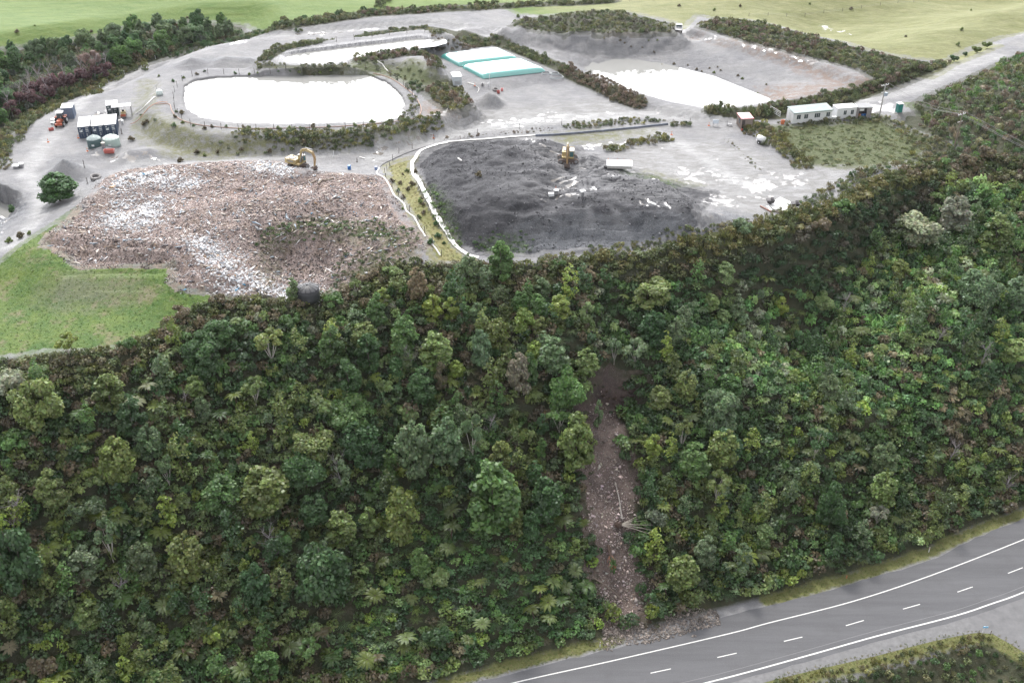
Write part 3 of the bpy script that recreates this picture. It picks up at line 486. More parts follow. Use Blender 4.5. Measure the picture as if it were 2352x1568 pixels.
class MB:
    def __init__(s): s.V = []; s.F = []; s.M = []
    def add(s, V, F, m=0):
        o = len(s.V); s.V += [tuple(map(float, v)) for v in V]; s.F += [tuple(o + i for i in f) for f in F]; s.M += [m] * len(F)
    def box(s, c, d, rz=0, m=0, taper=1.0, rx=0):
        x, y, z = d[0] / 2, d[1] / 2, d[2] / 2
        V = [(i * x * (taper if k > 0 else 1), j * y * (taper if k > 0 else 1), k * z) for k in (-1, 1) for j in (-1, 1) for i in (-1, 1)]
        Mx = Matrix.Translation(c) @ Matrix.Rotation(rz, 4, 'Z') @ Matrix.Rotation(rx, 4, 'X')
        s.add([Mx @ Vector(v) for v in V], [(0, 2, 3, 1), (4, 5, 7, 6), (0, 1, 5, 4), (2, 6, 7, 3), (0, 4, 6, 2), (1, 3, 7, 5)], m)
    def tube(s, pts, rad, n=6, m=0, caps=True):
        pts = [Vector(p) for p in pts]; rad = rad if hasattr(rad, '__len__') else [rad] * len(pts); V = []; F = []; up = Vector((.3, .2, 1))
        for i, p in enumerate(pts):
            d = (pts[min(i + 1, len(pts) - 1)] - pts[max(i - 1, 0)]).normalized(); a = d.cross(up if abs(d.dot(up.normalized())) < .95 else Vector((1, 0, 0))).normalized(); b = d.cross(a)
            for k in range(n): t = 2 * math.pi * k / n; V.append(p + (a * math.cos(t) + b * math.sin(t)) * rad[i])
        for i in range(len(pts) - 1):
            for k in range(n): F.append((i * n + k, i * n + (k + 1) % n, (i + 1) * n + (k + 1) % n, (i + 1) * n + k))
        if caps: F.append(tuple(range(n - 1, -1, -1))); F.append(tuple((len(pts) - 1) * n + k for k in range(n)))
        s.add(V, F, m)
    def lathe(s, c, prof, n=20, m=0):              # prof: (radius, z)
        V = [(c[0] + r * math.cos(2 * math.pi * k / n), c[1] + r * math.sin(2 * math.pi * k / n), c[2] + z) for r, z in prof for k in range(n)]
        F = [(i * n + k, i * n + (k + 1) % n, (i + 1) * n + (k + 1) % n, (i + 1) * n + k) for i in range(len(prof) - 1) for k in range(n)]
        F.append(tuple(range(n - 1, -1, -1))); F.append(tuple((len(prof) - 1) * n + k for k in range(n))); s.add(V, F, m)
    def mesh(s, name, mats, smooth=False):
        me = bpy.data.meshes.new(name); me.from_pydata(s.V, [], s.F)
        for q in (mats if isinstance(mats, (list, tuple)) else [mats]): me.materials.append(q)
        me.polygons.foreach_set('material_index', s.M)
        if smooth: me.polygons.foreach_set('use_smooth', [True] * len(s.F))
        me.update(); return me
    def build(s, name, mats, parent=None, smooth=False, **kw): return obj(name, s.mesh(name, mats, smooth), parent, **kw)
def branchy(rg, h, w, n=14, depth=2, r0=.12, mt=None, name='trunk', twig=True):
    b = MB()
    def grow(p, d, L, r, k):
        pts = [p]; q = p.copy(); dd = d.copy()
        for i in range(3): dd = (dd + Vector(rg.normal(size=3)) * .18).normalized(); q = q + dd * L / 3; pts.append(q.copy())
        b.tube(pts, [r, r * .8, r * .6, r * .35], 4 if k else 6, caps=False)
        if k < depth:
            for i in range(n if k == 0 else 5):
                t = rg.uniform(.3, 1); j = min(int(t * 3), 2); s = pts[j].lerp(pts[j + 1], t * 3 - j)
                a = rg.uniform(0, 6.28); e = Vector((math.cos(a), math.sin(a), rg.uniform(.3, 1.1))).normalized(); grow(s, (e + d * .3).normalized(), (w * .55 if k == 0 else L * .5) * rg.uniform(.6, 1.1), r * .35, k + 1)
    grow(Vector((0, 0, -.4)), Vector((0, 0, 1)), h, r0, 0)
    return b.mesh(name, mt)
rg = np.random.default_rng(11)
def env_lobes(rg, h, w, kind):
    lob = []; rad = []
    if kind == 'cone':
        for z in np.linspace(.16, .93, 8):
            re = w / 2 * (1 - ((z - .38) / .66) ** 2) ** .8 if z > .38 else w / 2 * (.75 + .25 * z / .38); k = max(1, int(round(re * 2.6)))
            for i in range(k): a = rg.uniform(0, 6.28) + i * 6.28 / k; q = re * rg.uniform(.5, .85) * (k > 1); lob.append((q * math.cos(a), q * math.sin(a), z * h)); rad.append(rg.uniform(.34, .5) * max(re, .8) * .9 + .12)
    elif kind == 'heads':
        for i in range(11): a = rg.uniform(0, 6.28); q = w / 2 * math.sqrt(rg.uniform(0, .75)); lob.append((q * math.cos(a), q * math.sin(a), h * rg.uniform(.55, .88) - q * .5)); rad.append(w * rg.uniform(.14, .22))
        for i in range(8): a = i * .8; q = w * .3; lob.append((q * math.cos(a), q * math.sin(a), h * rg.uniform(.22, .45))); rad.append(w * .19)
    elif kind == 'open':
        for i in range(9): a = rg.uniform(0, 6.28); q = w / 2 * math.sqrt(rg.uniform(0, .7)); lob.append((q * math.cos(a), q * math.sin(a), h * rg.uniform(.66, .92) - q * .35)); rad.append(w * rg.uniform(.13, .2))
    elif kind == 'bush':
        for i in range(8): a = rg.uniform(0, 6.28); q = w / 2 * math.sqrt(rg.uniform(0, .6)); lob.append((q * math.cos(a), q * math.sin(a), h * rg.uniform(.3, .75) - q * .25)); rad.append(w * rg.uniform(.16, .25))
    return lob, rad
def trunk_mesh(rg, h, r, mt, fork=0, spread=0):
    b = MB(); b.tube([(0, 0, -.8), (rg.normal() * .1, rg.normal() * .1, h * .4), (rg.normal() * .2, rg.normal() * .2, h * .85)], [r, r * .7, r * .25], 6)
    for i in range(fork):
        a = i * 6.28 / max(fork, 1) + rg.uniform(0, 1); b.tube([(0, 0, h * .12), (spread * .45 * math.cos(a), spread * .45 * math.sin(a), h * .4), (spread * math.cos(a), spread * math.sin(a), h * .75)], [r * .6, r * .45, r * .2], 5, caps=False)
    return b.mesh('trunk', mt)
TREE = {}
for k, (kind, h, w, n, sz, sp_) in {'cone0': ('cone', 7.5, 4.2, 2300, .155, 0), 'cone1': ('cone', 8, 4.0, 2300, .155, 0), 'cone2': ('cone', 6.5, 4.4, 2300, .155, 0), 'slim0': ('cone', 6.2, 2.5, 1400, .14, 0), 'slim1': ('cone', 5.5, 2.3, 1300, .14, 0),
        'heads0': ('heads', 8, 7.0, 3600, .17, 2), 'heads1': ('heads', 7.2, 6.5, 3400, .17, 2), 'open0': ('open', 6.6, 4.6, 1600, .13, 1.6), 'open1': ('open', 5.8, 3.6, 1300, .13, 1.2)}.items():
    lob, rad = env_lobes(rg, h, w, kind)
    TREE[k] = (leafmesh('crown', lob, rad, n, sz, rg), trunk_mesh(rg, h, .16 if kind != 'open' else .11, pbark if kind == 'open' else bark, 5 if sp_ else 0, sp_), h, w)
SHRUB = {}
for k, (h, w, n, sz) in {'a': (2.4, 3.0, 700, .13), 'b': (2.0, 2.4, 560, .12), 'c': (2.8, 3.4, 850, .15), 'd': (1.5, 1.8, 380, .10)}.items():
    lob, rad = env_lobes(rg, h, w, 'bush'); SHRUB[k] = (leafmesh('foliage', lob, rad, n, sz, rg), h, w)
def frond_mesh(rg, nf=11, r=2.0, pairs=16, name='fronds', lift=.35, base=(1, 1, 1)):
    V = []; C = []
    for i in range(nf):
        a = i * 6.283 / nf + rg.normal() * .12; L = r * rg.uniform(.85, 1.12); t0 = rg.uniform(.8, 1.2); dr = np.array([math.cos(a), math.sin(a), 0]); sd = np.array([-math.sin(a), math.cos(a), 0]); lf = lift * rg.uniform(.7, 1.3)
        def P(t): return dr * L * (t - .12 * t * t) + np.array([0, 0, L * (lf * 1.6 * t - (lf + .3) * 1.05 * t * t)])
        ts = np.linspace(.06, 1, pairs)
        for j, t in enumerate(ts):
            w = L * .12 * math.sin(math.pi * min(1, t * .93 + .07)) ** .7 + .03; p = P(t); q = P(min(1, t + .045)); dv = L * .085
            for s in (-1, 1):
                tip = p + sd * s * w + dr * dv * .8 - np.array([0, 0, w * .28]); V += [p, q, tip + dr * .03, tip - dr * .05]; tn = t0 * rg.uniform(.85, 1.15) * (1 - .15 * t); C += [[tn] * 3] * 4
    return npmesh(name, np.array(V), np.arange(len(V)).reshape(-1, 4), [LM], col=np.array(C) * np.array(base))
FERN = [(frond_mesh(rg, 15, 2.0, 20), 2.0), (frond_mesh(rg, 13, 1.9, 20, lift=.5), 1.9), (frond_mesh(rg, 17, 2.1, 20, lift=.28), 2.1)]
fb = MB(); fb.tube([(0, 0, -3.2), (.05, .03, -1.2), (0, 0, 0.02)], [.16, .13, .17], 7); FTR = fb.mesh('trunk', rbark)
DEAD = [branchy(rg, 4.5, 3.4, 16, 2, .10, gbark), branchy(rg, 3.8, 3.0, 18, 2, .09, gbark)]
# ---------------------------------------------------------------- where individuals stand
def mval(name, x, y):
    i = np.clip(np.searchsorted(xs, x), 0, len(xs) - 1); j = np.clip(np.searchsorted(ys, y), 0, len(ys) - 1); return MASK[name][j, i]
rs = random.Random(5)
DG, MG, OG, YG, BG, TN, LG, PG, BR = (.064, .122, .045), (.102, .182, .055), (.154, .20, .062), (.195, .255, .055), (.135, .192, .095), (.22, .19, .125), (.19, .26, .10), (.26, .28, .19), (.15, .125, .075)
TONE = {'DG': (DG, 'dark green'), 'MG': (MG, 'mid green'), 'OG': (OG, 'olive green'), 'YG': (YG, 'yellow green'), 'BG': (BG, 'grey green'), 'TN': (TN, 'tan brown'), 'LG': (LG, 'light green'), 'PG': (PG, 'pale sage'), 'BR': (BR, 'dull brown')}
def zone(u, v):
    if v < 330 and u < 620: return 'in the tree belt ' + ('at its near corner' if u < 120 else 'behind the bare poplar' if u < 300 else 'along the haul road' if u < 430 else 'at its far end')
    row = 'at the top edge of' if v < 740 else 'high in' if v < 900 else 'midway down' if v < 1080 else 'low in' if v < 1290 else 'at the foot of'
    col = 'the spur under the power pole' if u > 2000 else 'the bush across the gully' if u > 1720 else 'the bush beyond the scar' if u > 1440 else 'the bush beside the scar' if u > 1100 else 'the bush below the tip' if u > 640 else 'the bush below the grassed bank'
    return row + ' ' + col
CR = 'tree'; ntree = 0; placed = []
SHAPES = {'cone': 'rounded tree', 'slim': 'slender tree', 'heads': 'spreading tree', 'open': 'pale-stemmed tree'}
def size_word(s): return 'large' if s > 1.15 else 'small' if s < .8 else 'medium'
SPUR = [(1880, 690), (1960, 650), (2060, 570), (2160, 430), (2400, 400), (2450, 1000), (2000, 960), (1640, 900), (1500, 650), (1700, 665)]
def inpoly(u, v, poly): return sdist(np.asarray(u, float), np.asarray(v, float), np.array(poly, float), 4) > 0
def add_tree(kind, x, y, sx, sz, tone, u, v, label=None, sink=0):
    me, tm, h, w = TREE[kind]; z = float(H(x, y)) - sink; e = link(bpy.data.objects.new('tree', None)); e.location = (x, y, z); e.rotation_euler = (0, 0, rs.uniform(0, 6.28)); e.scale = (sx, sx, sz)
    c, nm = TONE[tone]; j = rs.uniform(.85, 1.18); lab = label or f"{size_word(sx * w / 4.2)} {nm} {SHAPES[kind[:-1]]} {zone(u, v)}"
    tag(e, lab, 'tree', 'trees of one tone and shape: ' + lab)
    j *= 1.3 if inpoly([u], [v], SPUR)[0] else 1.2; o = obj('crown', me, e); o.color = (c[0] * j * rs.uniform(.92, 1.08), c[1] * j, c[2] * j * rs.uniform(.9, 1.1), 1); obj('trunk', tm, e); placed.append((x, y, sx * w / 2)); return e  # crowns on the spur coloured lighter to stand for its lit side
TL = [  # centre u, crown top v, crown bottom v, width, shape, tone   (all read off the photo)
 (928,727,805,55,'cone','MG'),(1000,766,840,64,'cone','OG'),(996,696,734,36,'slim','YG'),(1037,702,734,34,'slim','YG'),(1032,647,695,30,'cone','MG'),(1145,737,798,53,'cone','OG'),(1202,711,762,43,'cone','YG'),(1241,728,769,32,'cone','OG'),(1234,677,723,36,'cone','MG'),(1286,680,727,46,'cone','YG'),(1245,638,680,32,'cone','BG'),(1348,695,744,32,'slim','LG'),(1096,705,744,32,'slim','BG'),(1067,695,730,25,'slim','MG'),(1151,657,698,36,'cone','BG'),(1105,759,840,42,'cone','BG'),
 (1272,785,847,60,'cone','BG'),(1229,787,826,36,'cone','YG'),(1302,847,929,84,'heads','MG'),(1345,808,858,48,'cone','OG'),(1192,815,897,48,'cone','TN'),(1218,814,876,34,'cone','MG'),(973,847,911,55,'cone','DG'),(1014,833,897,27,'slim','BR'),(914,821,862,40,'cone','DG'),(850,766,840,50,'cone','DG'),(952,975,1075,70,'cone','BG'),(1030,965,1061,66,'cone','BG'),(1010,945,985,34,'slim','OG'),(1085,961,1036,46,'open','BG'),(1325,952,1065,70,'cone','OG'),(1151,1013,1075,43,'cone','OG'),(1243,1007,1047,22,'slim','MG'),(1245,954,1000,24,'slim','DG'),(1498,1000,1047,34,'slim','YG'),(1565,965,1018,38,'open','OG'),
 (1572,854,911,48,'cone','OG'),(1650,904,983,74,'heads','BG'),(1512,894,933,50,'cone','OG'),(1458,780,826,50,'open','BG'),(1410,783,826,30,'open','BG'),(1487,648,698,80,'heads','OG'),(1569,703,744,34,'cone','BG'),(1593,1047,1090,62,'cone','MG'),(1655,993,1072,62,'cone','OG'),(626,756,818,62,'open','OG'),(498,736,790,72,'heads','DG'),(476,786,850,80,'heads','DG'),(103,860,967,102,'heads','OG'),(263,861,940,60,'cone','OG'),(284,1013,1100,68,'cone','OG'),(350,981,1042,56,'cone','BG'),(391,1056,1106,44,'open','BG'),(469,914,960,34,'cone','BG'),(455,864,910,42,'cone','OG'),(590,868,917,48,'open','OG'),(612,1085,1160,98,'cone','OG'),
 (516,1106,1165,72,'cone','MG'),(800,925,975,94,'heads','MG'),(711,996,1045,90,'heads','OG'),(705,1031,1110,95,'heads','DG'),(850,985,1060,80,'heads','DG'),(60,1204,1342,106,'heads','DG'),(263,1197,1271,48,'open','BG'),(199,1268,1325,58,'cone','BG'),(334,1250,1314,54,'cone','BG'),(437,1232,1314,76,'cone','OG'),(213,1399,1435,52,'cone','OG'),(747,1250,1364,120,'heads','DG'),(594,1303,1382,58,'cone','DG'),(782,1179,1243,62,'cone','OG'),(730,1140,1200,60,'cone','DG'),(923,1126,1232,66,'cone','OG'),(1128,1065,1197,104,'cone','MG'),(1252,1105,1183,66,'cone','DG'),(1218,1175,1232,38,'cone','DG'),(968,1264,1318,40,'cone','MG'),(1565,1282,1346,62,'cone','OG'),
 (1662,605,650,38,'cone','LG'),(1790,686,723,28,'slim','YG'),(1630,679,712,34,'cone','OG'),(1658,712,744,32,'cone','LG'),(1889,670,709,48,'heads','LG'),(1671,862,904,50,'cone','MG'),(1573,851,897,44,'cone','BG'),(1658,990,1054,64,'cone','DG'),(2326,798,830,55,'cone','LG'),(2182,450,525,62,'cone','PG'),(2275,530,570,60,'cone','OG'),(2100,492,550,90,'heads','PG'),(1752,1207,1247,40,'cone','LG'),(2012,1165,1197,40,'open','PG'),(1900,1115,1207,66,'heads','DG'),(2060,600,640,40,'cone','OG'),(2240,620,700,80,'heads','BG'),(1373,915,975,18,'slim','BG'),(2330,640,700,60,'cone','BG'),(820,975,1045,62,'cone','DG'),(1183,1168,1222,36,'cone','OG')]
for i, (u, v0, v1, wpx, kd, tn) in enumerate(TL):
    vb = v1 + (v1 - v0) * (.15 if kd != 'open' else .3); x, y = hit(np.array([float(u)]), np.array([float(vb)])); x = float(x[0]); y = float(y[0]); z = float(H(x, y)); _, _, dep = proj(x, y, z)
    k = kd + str(i % (3 if kd == 'cone' else 2)); me, tm, h, w = TREE[k]; sx = wpx * dep / FPX / w * 1.08
    hm = (vb - v0) * dep / FPX / math.cos(PITCH - math.atan((784 - v0) / -FPX) if 0 else PITCH + math.atan((v0 - 784) / FPX)); sz = np.clip(hm * 1.05 / h, sx * .75, sx * 1.8)
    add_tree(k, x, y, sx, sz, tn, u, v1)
def scatter(n, spacing, ok, rgn, cell=None, seed=1, xr=(-135, 160), yr=(82, 330)):
    r = np.random.default_rng(seed); X = r.uniform(*xr, n); Y = r.uniform(*yr, n); m = ok(X, Y); X = X[m]; Y = Y[m]; g = {}; out = []
    for x, y in zip(X, Y):
        sp2 = spacing(x, y) if callable(spacing) else spacing; i, j = int(x // 3), int(y // 3); bad = False
        for a in (-1, 0, 1):
            for b in (-1, 0, 1):
                for (p, q) in g.get((i + a, j + b), ()):
                    if (p - x) ** 2 + (q - y) ** 2 < sp2 * sp2: bad = True; break
                if bad: break
            if bad: break
        if not bad: g.setdefault((i, j), []).append((x, y)); out.append((x, y))
    return np.array(out)
def inview(x, y, mg=60):
    u, v, d = proj(x, y, H(x, y) + 1.5); return (u > -mg) & (u < 2352 + mg) & (v > -mg) & (v < 1568 + mg)
def slope_ok(x, y): return (mval('forest', x, y) > .2) & (y < np.interp(x, cw[:, 0], cw[:, 1]) + 1) & (y > np.interp(x, tw[:, 0], tw[:, 1]) + 2.5) & inview(x, y)
def img(x, y): return proj(x, y, H(x, y))
def inpoly(u, v, poly): return sdist(np.asarray(u, float), np.asarray(v, float), np.array(poly, float), 4) > 0
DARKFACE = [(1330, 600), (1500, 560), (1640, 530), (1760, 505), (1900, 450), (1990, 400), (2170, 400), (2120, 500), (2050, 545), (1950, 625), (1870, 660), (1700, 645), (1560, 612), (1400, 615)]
def hides(u, v): return any(inpoly([u + q], [v - h_], SLIP)[0] for h_ in (30, 70, 110) for q in (-18, 0, 18))
pts = scatter(9000, 3.3, slope_ok, 0, seed=4)
u_, v_, d_ = img(pts[:, 0], pts[:, 1])
clear = np.array([all((p[0] - a) ** 2 + (p[1] - b) ** 2 > (r * .8 + 1.0) ** 2 for a, b, r in placed) for p in pts])
df = inpoly(u_, v_, DARKFACE); fern_spots = []; shrub_spots = []
BEAR = [(900, 1170), (1360, 1180), (1400, 1450), (1100, 1540), (700, 1568), (860, 1330)]
low = inpoly(u_, v_, BEAR)
zn = fbm(pts[:, 0], pts[:, 1], 22, 3)
for i, (x, y) in enumerate(pts):
    if not clear[i] or hides(u_[i], v_[i]): continue
    u, v = u_[i], v_[i]; r = rs.random()
    if df[i] or v < 640: 
        if r < .3: shrub_spots.append((x, y, u, v))
        continue
    if low[i]:
        if r < .15: fern_spots.append((x, y, u, v))
        elif r < .5: shrub_spots.append((x, y, u, v))
        continue
    pt = (.6 if (640 < v < 900 and 760 < u < 1700) else .17) * (1.2 if zn[i] > 0 else .8)
    if u > 1650: pt *= .55
    if r < pt and ntree < 125:
        ntree += 1; k = rs.choice(['cone0', 'cone1', 'cone2', 'slim0', 'slim1', 'slim0', 'cone1', 'open1']); tn = rs.choice(['MG', 'OG', 'OG', 'BG', 'DG', 'YG', 'BG', 'MG', 'TN' if v < 760 else 'DG'])
        sx = rs.uniform(.55, .95) if v < 950 else rs.uniform(.7, 1.1); add_tree(k, x, y, sx, sx * rs.uniform(.8, 1.1), tn, u, v)
    elif r < pt + .28: fern_spots.append((x, y, u, v))
    elif r < pt + .62: shrub_spots.append((x, y, u, v))
# tree ferns: named ones first
FL = [(316,925,'PG'),(185,942,'MG'),(222,992,'YG'),(388,811,'LG'),(345,885,'PG'),(544,910,'YG'),(1096,894,'YG'),(1035,876,'YG'),(866,862,'YG'),(1460,1002,'YG'),(377,1222,'YG'),(231,1179,'YG'),(277,1175,'YG'),(473,1161,'LG'),(384,1392,'LG'),(427,1488,'OG'),(460,1505,'MG'),(1240,1345,'YG'),(1270,1328,'LG'),(1300,1345,'LG'),(1258,1375,'YG'),(1320,1310,'LG'),(1345,1335,'MG'),(1290,1375,'MG'),(1220,1390,'YG'),(1262,1410,'LG'),(870,1500,'TN'),(845,1505,'YG'),(1108,1430,'LG'),(1713,1275,'YG'),(1673,1290,'LG'),(746,1452,'TN'),(700,1458,'LG'),(670,1480,'LG'),(1293,1185,'LG'),(1340,1190,'YG'),(135,1195,'YG'),(120,1250,'YG'),(1040,1205,'LG'),(1745,1262,'OG'),(620,1515,'MG'),(560,1530,'LG'),(1940,852,'LG'),(2110,860,'YG'),(2150,880,'YG'),(1880,990,'LG'),(1900,940,'MG'),(1960,960,'LG'),(1850,1030,'LG'),(1975,1030,'YG'),(150,1540,'YG'),(930,1480,'YG'),(850,1130,'MG')]
def add_fern(x, y, u, v, tone, s=None):
    m, r = FERN[rs.randrange(3)]; s = s or rs.uniform(.5, .95); z = float(H(x, y)) + rs.uniform(1.6, 2.8); e = link(bpy.data.objects.new('tree_fern', None)); e.location = (x, y, z); e.rotation_euler = (rs.uniform(-.3, .3), rs.uniform(-.3, .3), rs.uniform(0, 6.28)); e.scale = (s, s * rs.uniform(.8, 1), s * rs.uniform(.7, 1.3))
    c, nm = TONE[tone]; lab = f"{size_word(s * 1.15)} {nm} tree fern {zone(u, v)}"; tag(e, lab, 'tree fern', 'ferns alike: ' + lab)
    o = obj('fronds', m, e); j = rs.uniform(.5, .95); o.color = (c[0] * j, c[1] * j, c[2] * j * .8, 1); obj('trunk', FTR, e); placed.append((x, y, .9))
for u, v, t in FL:
    x, y = hit(np.array([float(u)]), np.array([v + 30.])); add_fern(float(x[0]), float(y[0]), u, v, t, rs.uniform(.6, 1.0))
rs.shuffle(fern_spots)
for x, y, u, v in fern_spots[:215]: add_fern(x, y, u, v, rs.choice(['MG', 'OG', 'YG', 'LG', 'MG', 'MG', 'OG', 'TN' if rs.random() < .3 else 'OG']))
nshr = 0
def add_shrub(x, y, u, v, tone, s=None, kind=None, where=None, sz=1, cat='shrub', nm2='leafy shrub'):
    global nshr
    nshr += 1; k = kind or rs.choice('abc'); m, h, w = SHRUB[k]; s = s or rs.uniform(.7, 1.15); c, nm = TONE[tone]; j = rs.uniform(.85, 1.2); lab = f"{size_word(s * w / 2.7)} {nm} {nm2} {where or zone(u, v)}"
    o = obj('shrub', m, label=lab, cat=cat, group='shrubs alike: ' + lab); o.location = (x, y, float(H(x, y)) - .15); o.rotation_euler = (0, 0, rs.uniform(0, 6.28)); o.scale = (s, s, s * sz); o.color = (c[0] * j, c[1] * j, c[2] * j, 1)
rs.shuffle(shrub_spots)
for x, y, u, v in shrub_spots[:150]: add_shrub(x, y, u, v, rs.choice(['MG', 'DG', 'OG', 'LG', 'MG', 'BR', 'BG', 'MG', 'LG' if v > 800 else 'BR']))
for u, v, t, s in ((1158, 1290, 'YG', .8), (338, 975, 'LG', 1.2), (213, 1090, 'YG', .9), (491, 1470, 'YG', 1.4), (939, 965, 'LG', 1.4), (2310, 1180, 'BR', 1.3), (20, 910, 'PG', 1.5)):
    x, y = hit(np.array([float(u)]), np.array([float(v)])); add_shrub(float(x[0]), float(y[0]), u, v, t, s)
for u, v, s, lab in ((938, 845, 1.0, 'small dead grey tree spire among green crowns near the hill top'), (789, 1130, 1.2, 'wide dead tree of bare silver twigs beside the big dark crowns'), (644, 1290, 1.15, 'pale grey dead tree standing alone in dark bush'), (28, 1225, 1.3, 'tan leafless tree at the frame edge above a big dark crown'), (274, 1372, 1.1, 'purple brown bare tree in the low bush'), (2250, 850, 1.2, 'silvery dead shrub leaning out of the fern slope'), (2215, 830, 1.0, 'thin silvery dead shrub above the fern slope'), (2150, 790, .9, 'grey wind-bent dead shrub high on the fern slope'), (1120, 1000, .8, 'small bare grey tree between two rounded crowns'), (2180, 1060, .9, 'pale bare shrub low on the far slope'), (1930, 730, 1.0, 'grey wispy bare tree beside a light green crown'), (2300, 1140, 1.1, 'mauve bare shrub where the bush meets the highway verge'), (430, 950, .7, 'small bare white-stemmed tree beside a grey green crown')):
    x, y = hit(np.array([float(u)]), np.array([float(v)])); e = link(bpy.data.objects.new('dead_tree', DEAD[rs.randrange(2)])); e.location = (float(x[0]), float(y[0]), float(H(float(x[0]), float(y[0])))); e.rotation_euler = (rs.uniform(-.15, .15), rs.uniform(-.15, .15), rs.uniform(0, 6)); e.scale = (s, s, s); tag(e, lab, 'dead tree')
# tree belt behind the yard
bp = scatter(5000, 3.6, lambda x, y: inpoly(*img(x, y)[:2], [(-60, 175), (0, 140), (60, 125), (150, 110), (240, 95), (300, 75), (430, 62), (545, 70), (560, 84), (440, 108), (330, 140), (250, 175), (170, 205), (60, 255), (0, 290), (-60, 320)]), 0, seed=9, xr=(-200, -50), yr=(190, 330))
bp = bp[:80]; REDZ = [(20, 180), (130, 165), (215, 165), (270, 150), (250, 185), (120, 235), (20, 265)]
for x, y in bp:
    u, v, _ = img(x, y); u = float(u); v = float(v)
    if inpoly([u], [v], REDZ)[0]: continue
    s = rs.uniform(.6, .95); add_tree(rs.choice(['heads0', 'heads1', 'cone0', 'cone2']), x, y, s * (.8 if True else 1), s * rs.uniform(.75, 1.0), rs.choice(['BG', 'DG', 'BG', 'DG', 'MG']), u, v)
RB = leafmesh('twigs', *env_lobes(rg, 3.6, 3.6, 'bush'), 800, .10, rg, vartone=.35)
for i, (u, v, s) in enumerate(((45, 250, 1.2), (75, 232, 1.3), (105, 222, 1.3), (135, 215, 1.4), (160, 205, 1.3), (190, 195, 1.3), (218, 187, 1.2), (245, 178, 1.1), (30, 268, 1.1), (85, 246, 1.2), (120, 232, 1.2))):
    x, y = hit(np.array([float(u)]), np.array([float(v)])); e = link(bpy.data.objects.new('bare_willow', None)); e.location = (float(x[0]), float(y[0]), float(H(float(x[0]), float(y[0])))); e.scale = (s, s, s * 1.1); e.rotation_euler = (0, 0, i)
    tag(e, 'leafless reddish brown willow in the row along the gully behind the yard', 'willow', 'reddish bare willows in the gully'); o = obj('twigs', RB, e); o.color = (.15, .082, .085, 1); o = obj('branches', DEAD[0], e)
x, y = hit(np.array([215.]), np.array([182.])); e = link(bpy.data.objects.new('bare_poplar', None)); e.location = (float(x[0]), float(y[0]), float(H(float(x[0]), float(y[0])))); tag(e, 'tall leafless tan poplar rising above the reddish willows', 'poplar')
lo, ra = env_lobes(rg, 7.5, 6, 'open'); o = obj('twigs', leafmesh('twigs', lo, ra, 900, .07, rg), e); o.color = (.26, .18, .15, 1); o.scale = (1, 1, 1); obj('branches', branchy(rg, 7, 6, 22, 2, .14, smat('tan bark', (.32, .23, .19), .9)), e)
# ---------------------------------------------------------------- masses of low growth nobody could count
def template(n, rg_, kind='bush'):
    if kind == 'bush':
        lo, ra = [(0, 0, .35)], [.75]
        for i in range(4): a = rg_.uniform(0, 6.28); lo.append((.5 * math.cos(a), .5 * math.sin(a), rg_.uniform(.2, .7))); ra.append(rg_.uniform(.35, .5))
        V, c = cloud(lo, ra, n, .115, rg_, vartone=.35); return V, c
    if kind == 'spiky':
        V = []; c = []
        for i in range(n):
            a = rg_.uniform(0, 6.28); q = rg_.uniform(0, .6); p = np.array([q * math.cos(a), q * math.sin(a), rg_.uniform(0, .5)]); d = unit(np.array([math.cos(a) * .6, math.sin(a) * .6, 1]) + rg_.normal(size=3) * .3); s = unit(np.cross(d, rg_.normal(size=3))) * .055; L = rg_.uniform(.3, .6)
            V += [p - s, p + s, p + d * L + s * .4, p + d * L - s * .4]; c += [[rg_.uniform(.6, 1.4)] * 3] * 4
        return np.array(V), np.array(c)
    if kind == 'tuft':
        V = []; c = []
        for i in range(n):
            a = rg_.uniform(0, 6.28); p = np.array([rg_.normal() * .25, rg_.normal() * .25, 0]); d = np.array([math.cos(a) * .5, math.sin(a) * .5, 1]) * rg_.uniform(.3, .7); s = np.array([-math.sin(a), math.cos(a), 0]) * .06
            V += [p - s, p + s, p + d * [1.2, 1.2, 1] + s * .2, p + d * [1.2, 1.2, 1] - s * .2]; c += [[rg_.uniform(.7, 1.3)] * 3] * 4
        return np.array(V), np.array(c)
    if kind == 'fern':
        m = frond_mesh(rg_, 9, 1.0, 7, lift=.4); V = np.zeros(len(m.vertices) * 3, np.float32); m.vertices.foreach_get('co', V); C = np.zeros(len(m.vertices) * 4, np.float32); m.attributes['col'].data.foreach_get('color', C); bpy.data.meshes.remove(m); V = V.reshape(-1, 3); V[:, 2] += .5; return V, C.reshape(-1, 4)[:, :3]
def dome(rg_, h, w, n):
    lo, ra = env_lobes(rg_, h, w, 'cone'); return cloud(lo, ra, n, .13, rg_, vartone=.3)
TP = {'dome': [dome(rg, 5.0 + .5 * i, 2.2 + .15 * i, 440) for i in range(5)], 'bush': [template(135, rg) for i in range(7)], 'spiky': [template(60, rg, 'spiky') for i in range(5)], 'tuft': [template(14, rg, 'tuft') for i in range(4)], 'fern': [template(0, rg, 'fern') for i in range(3)]}
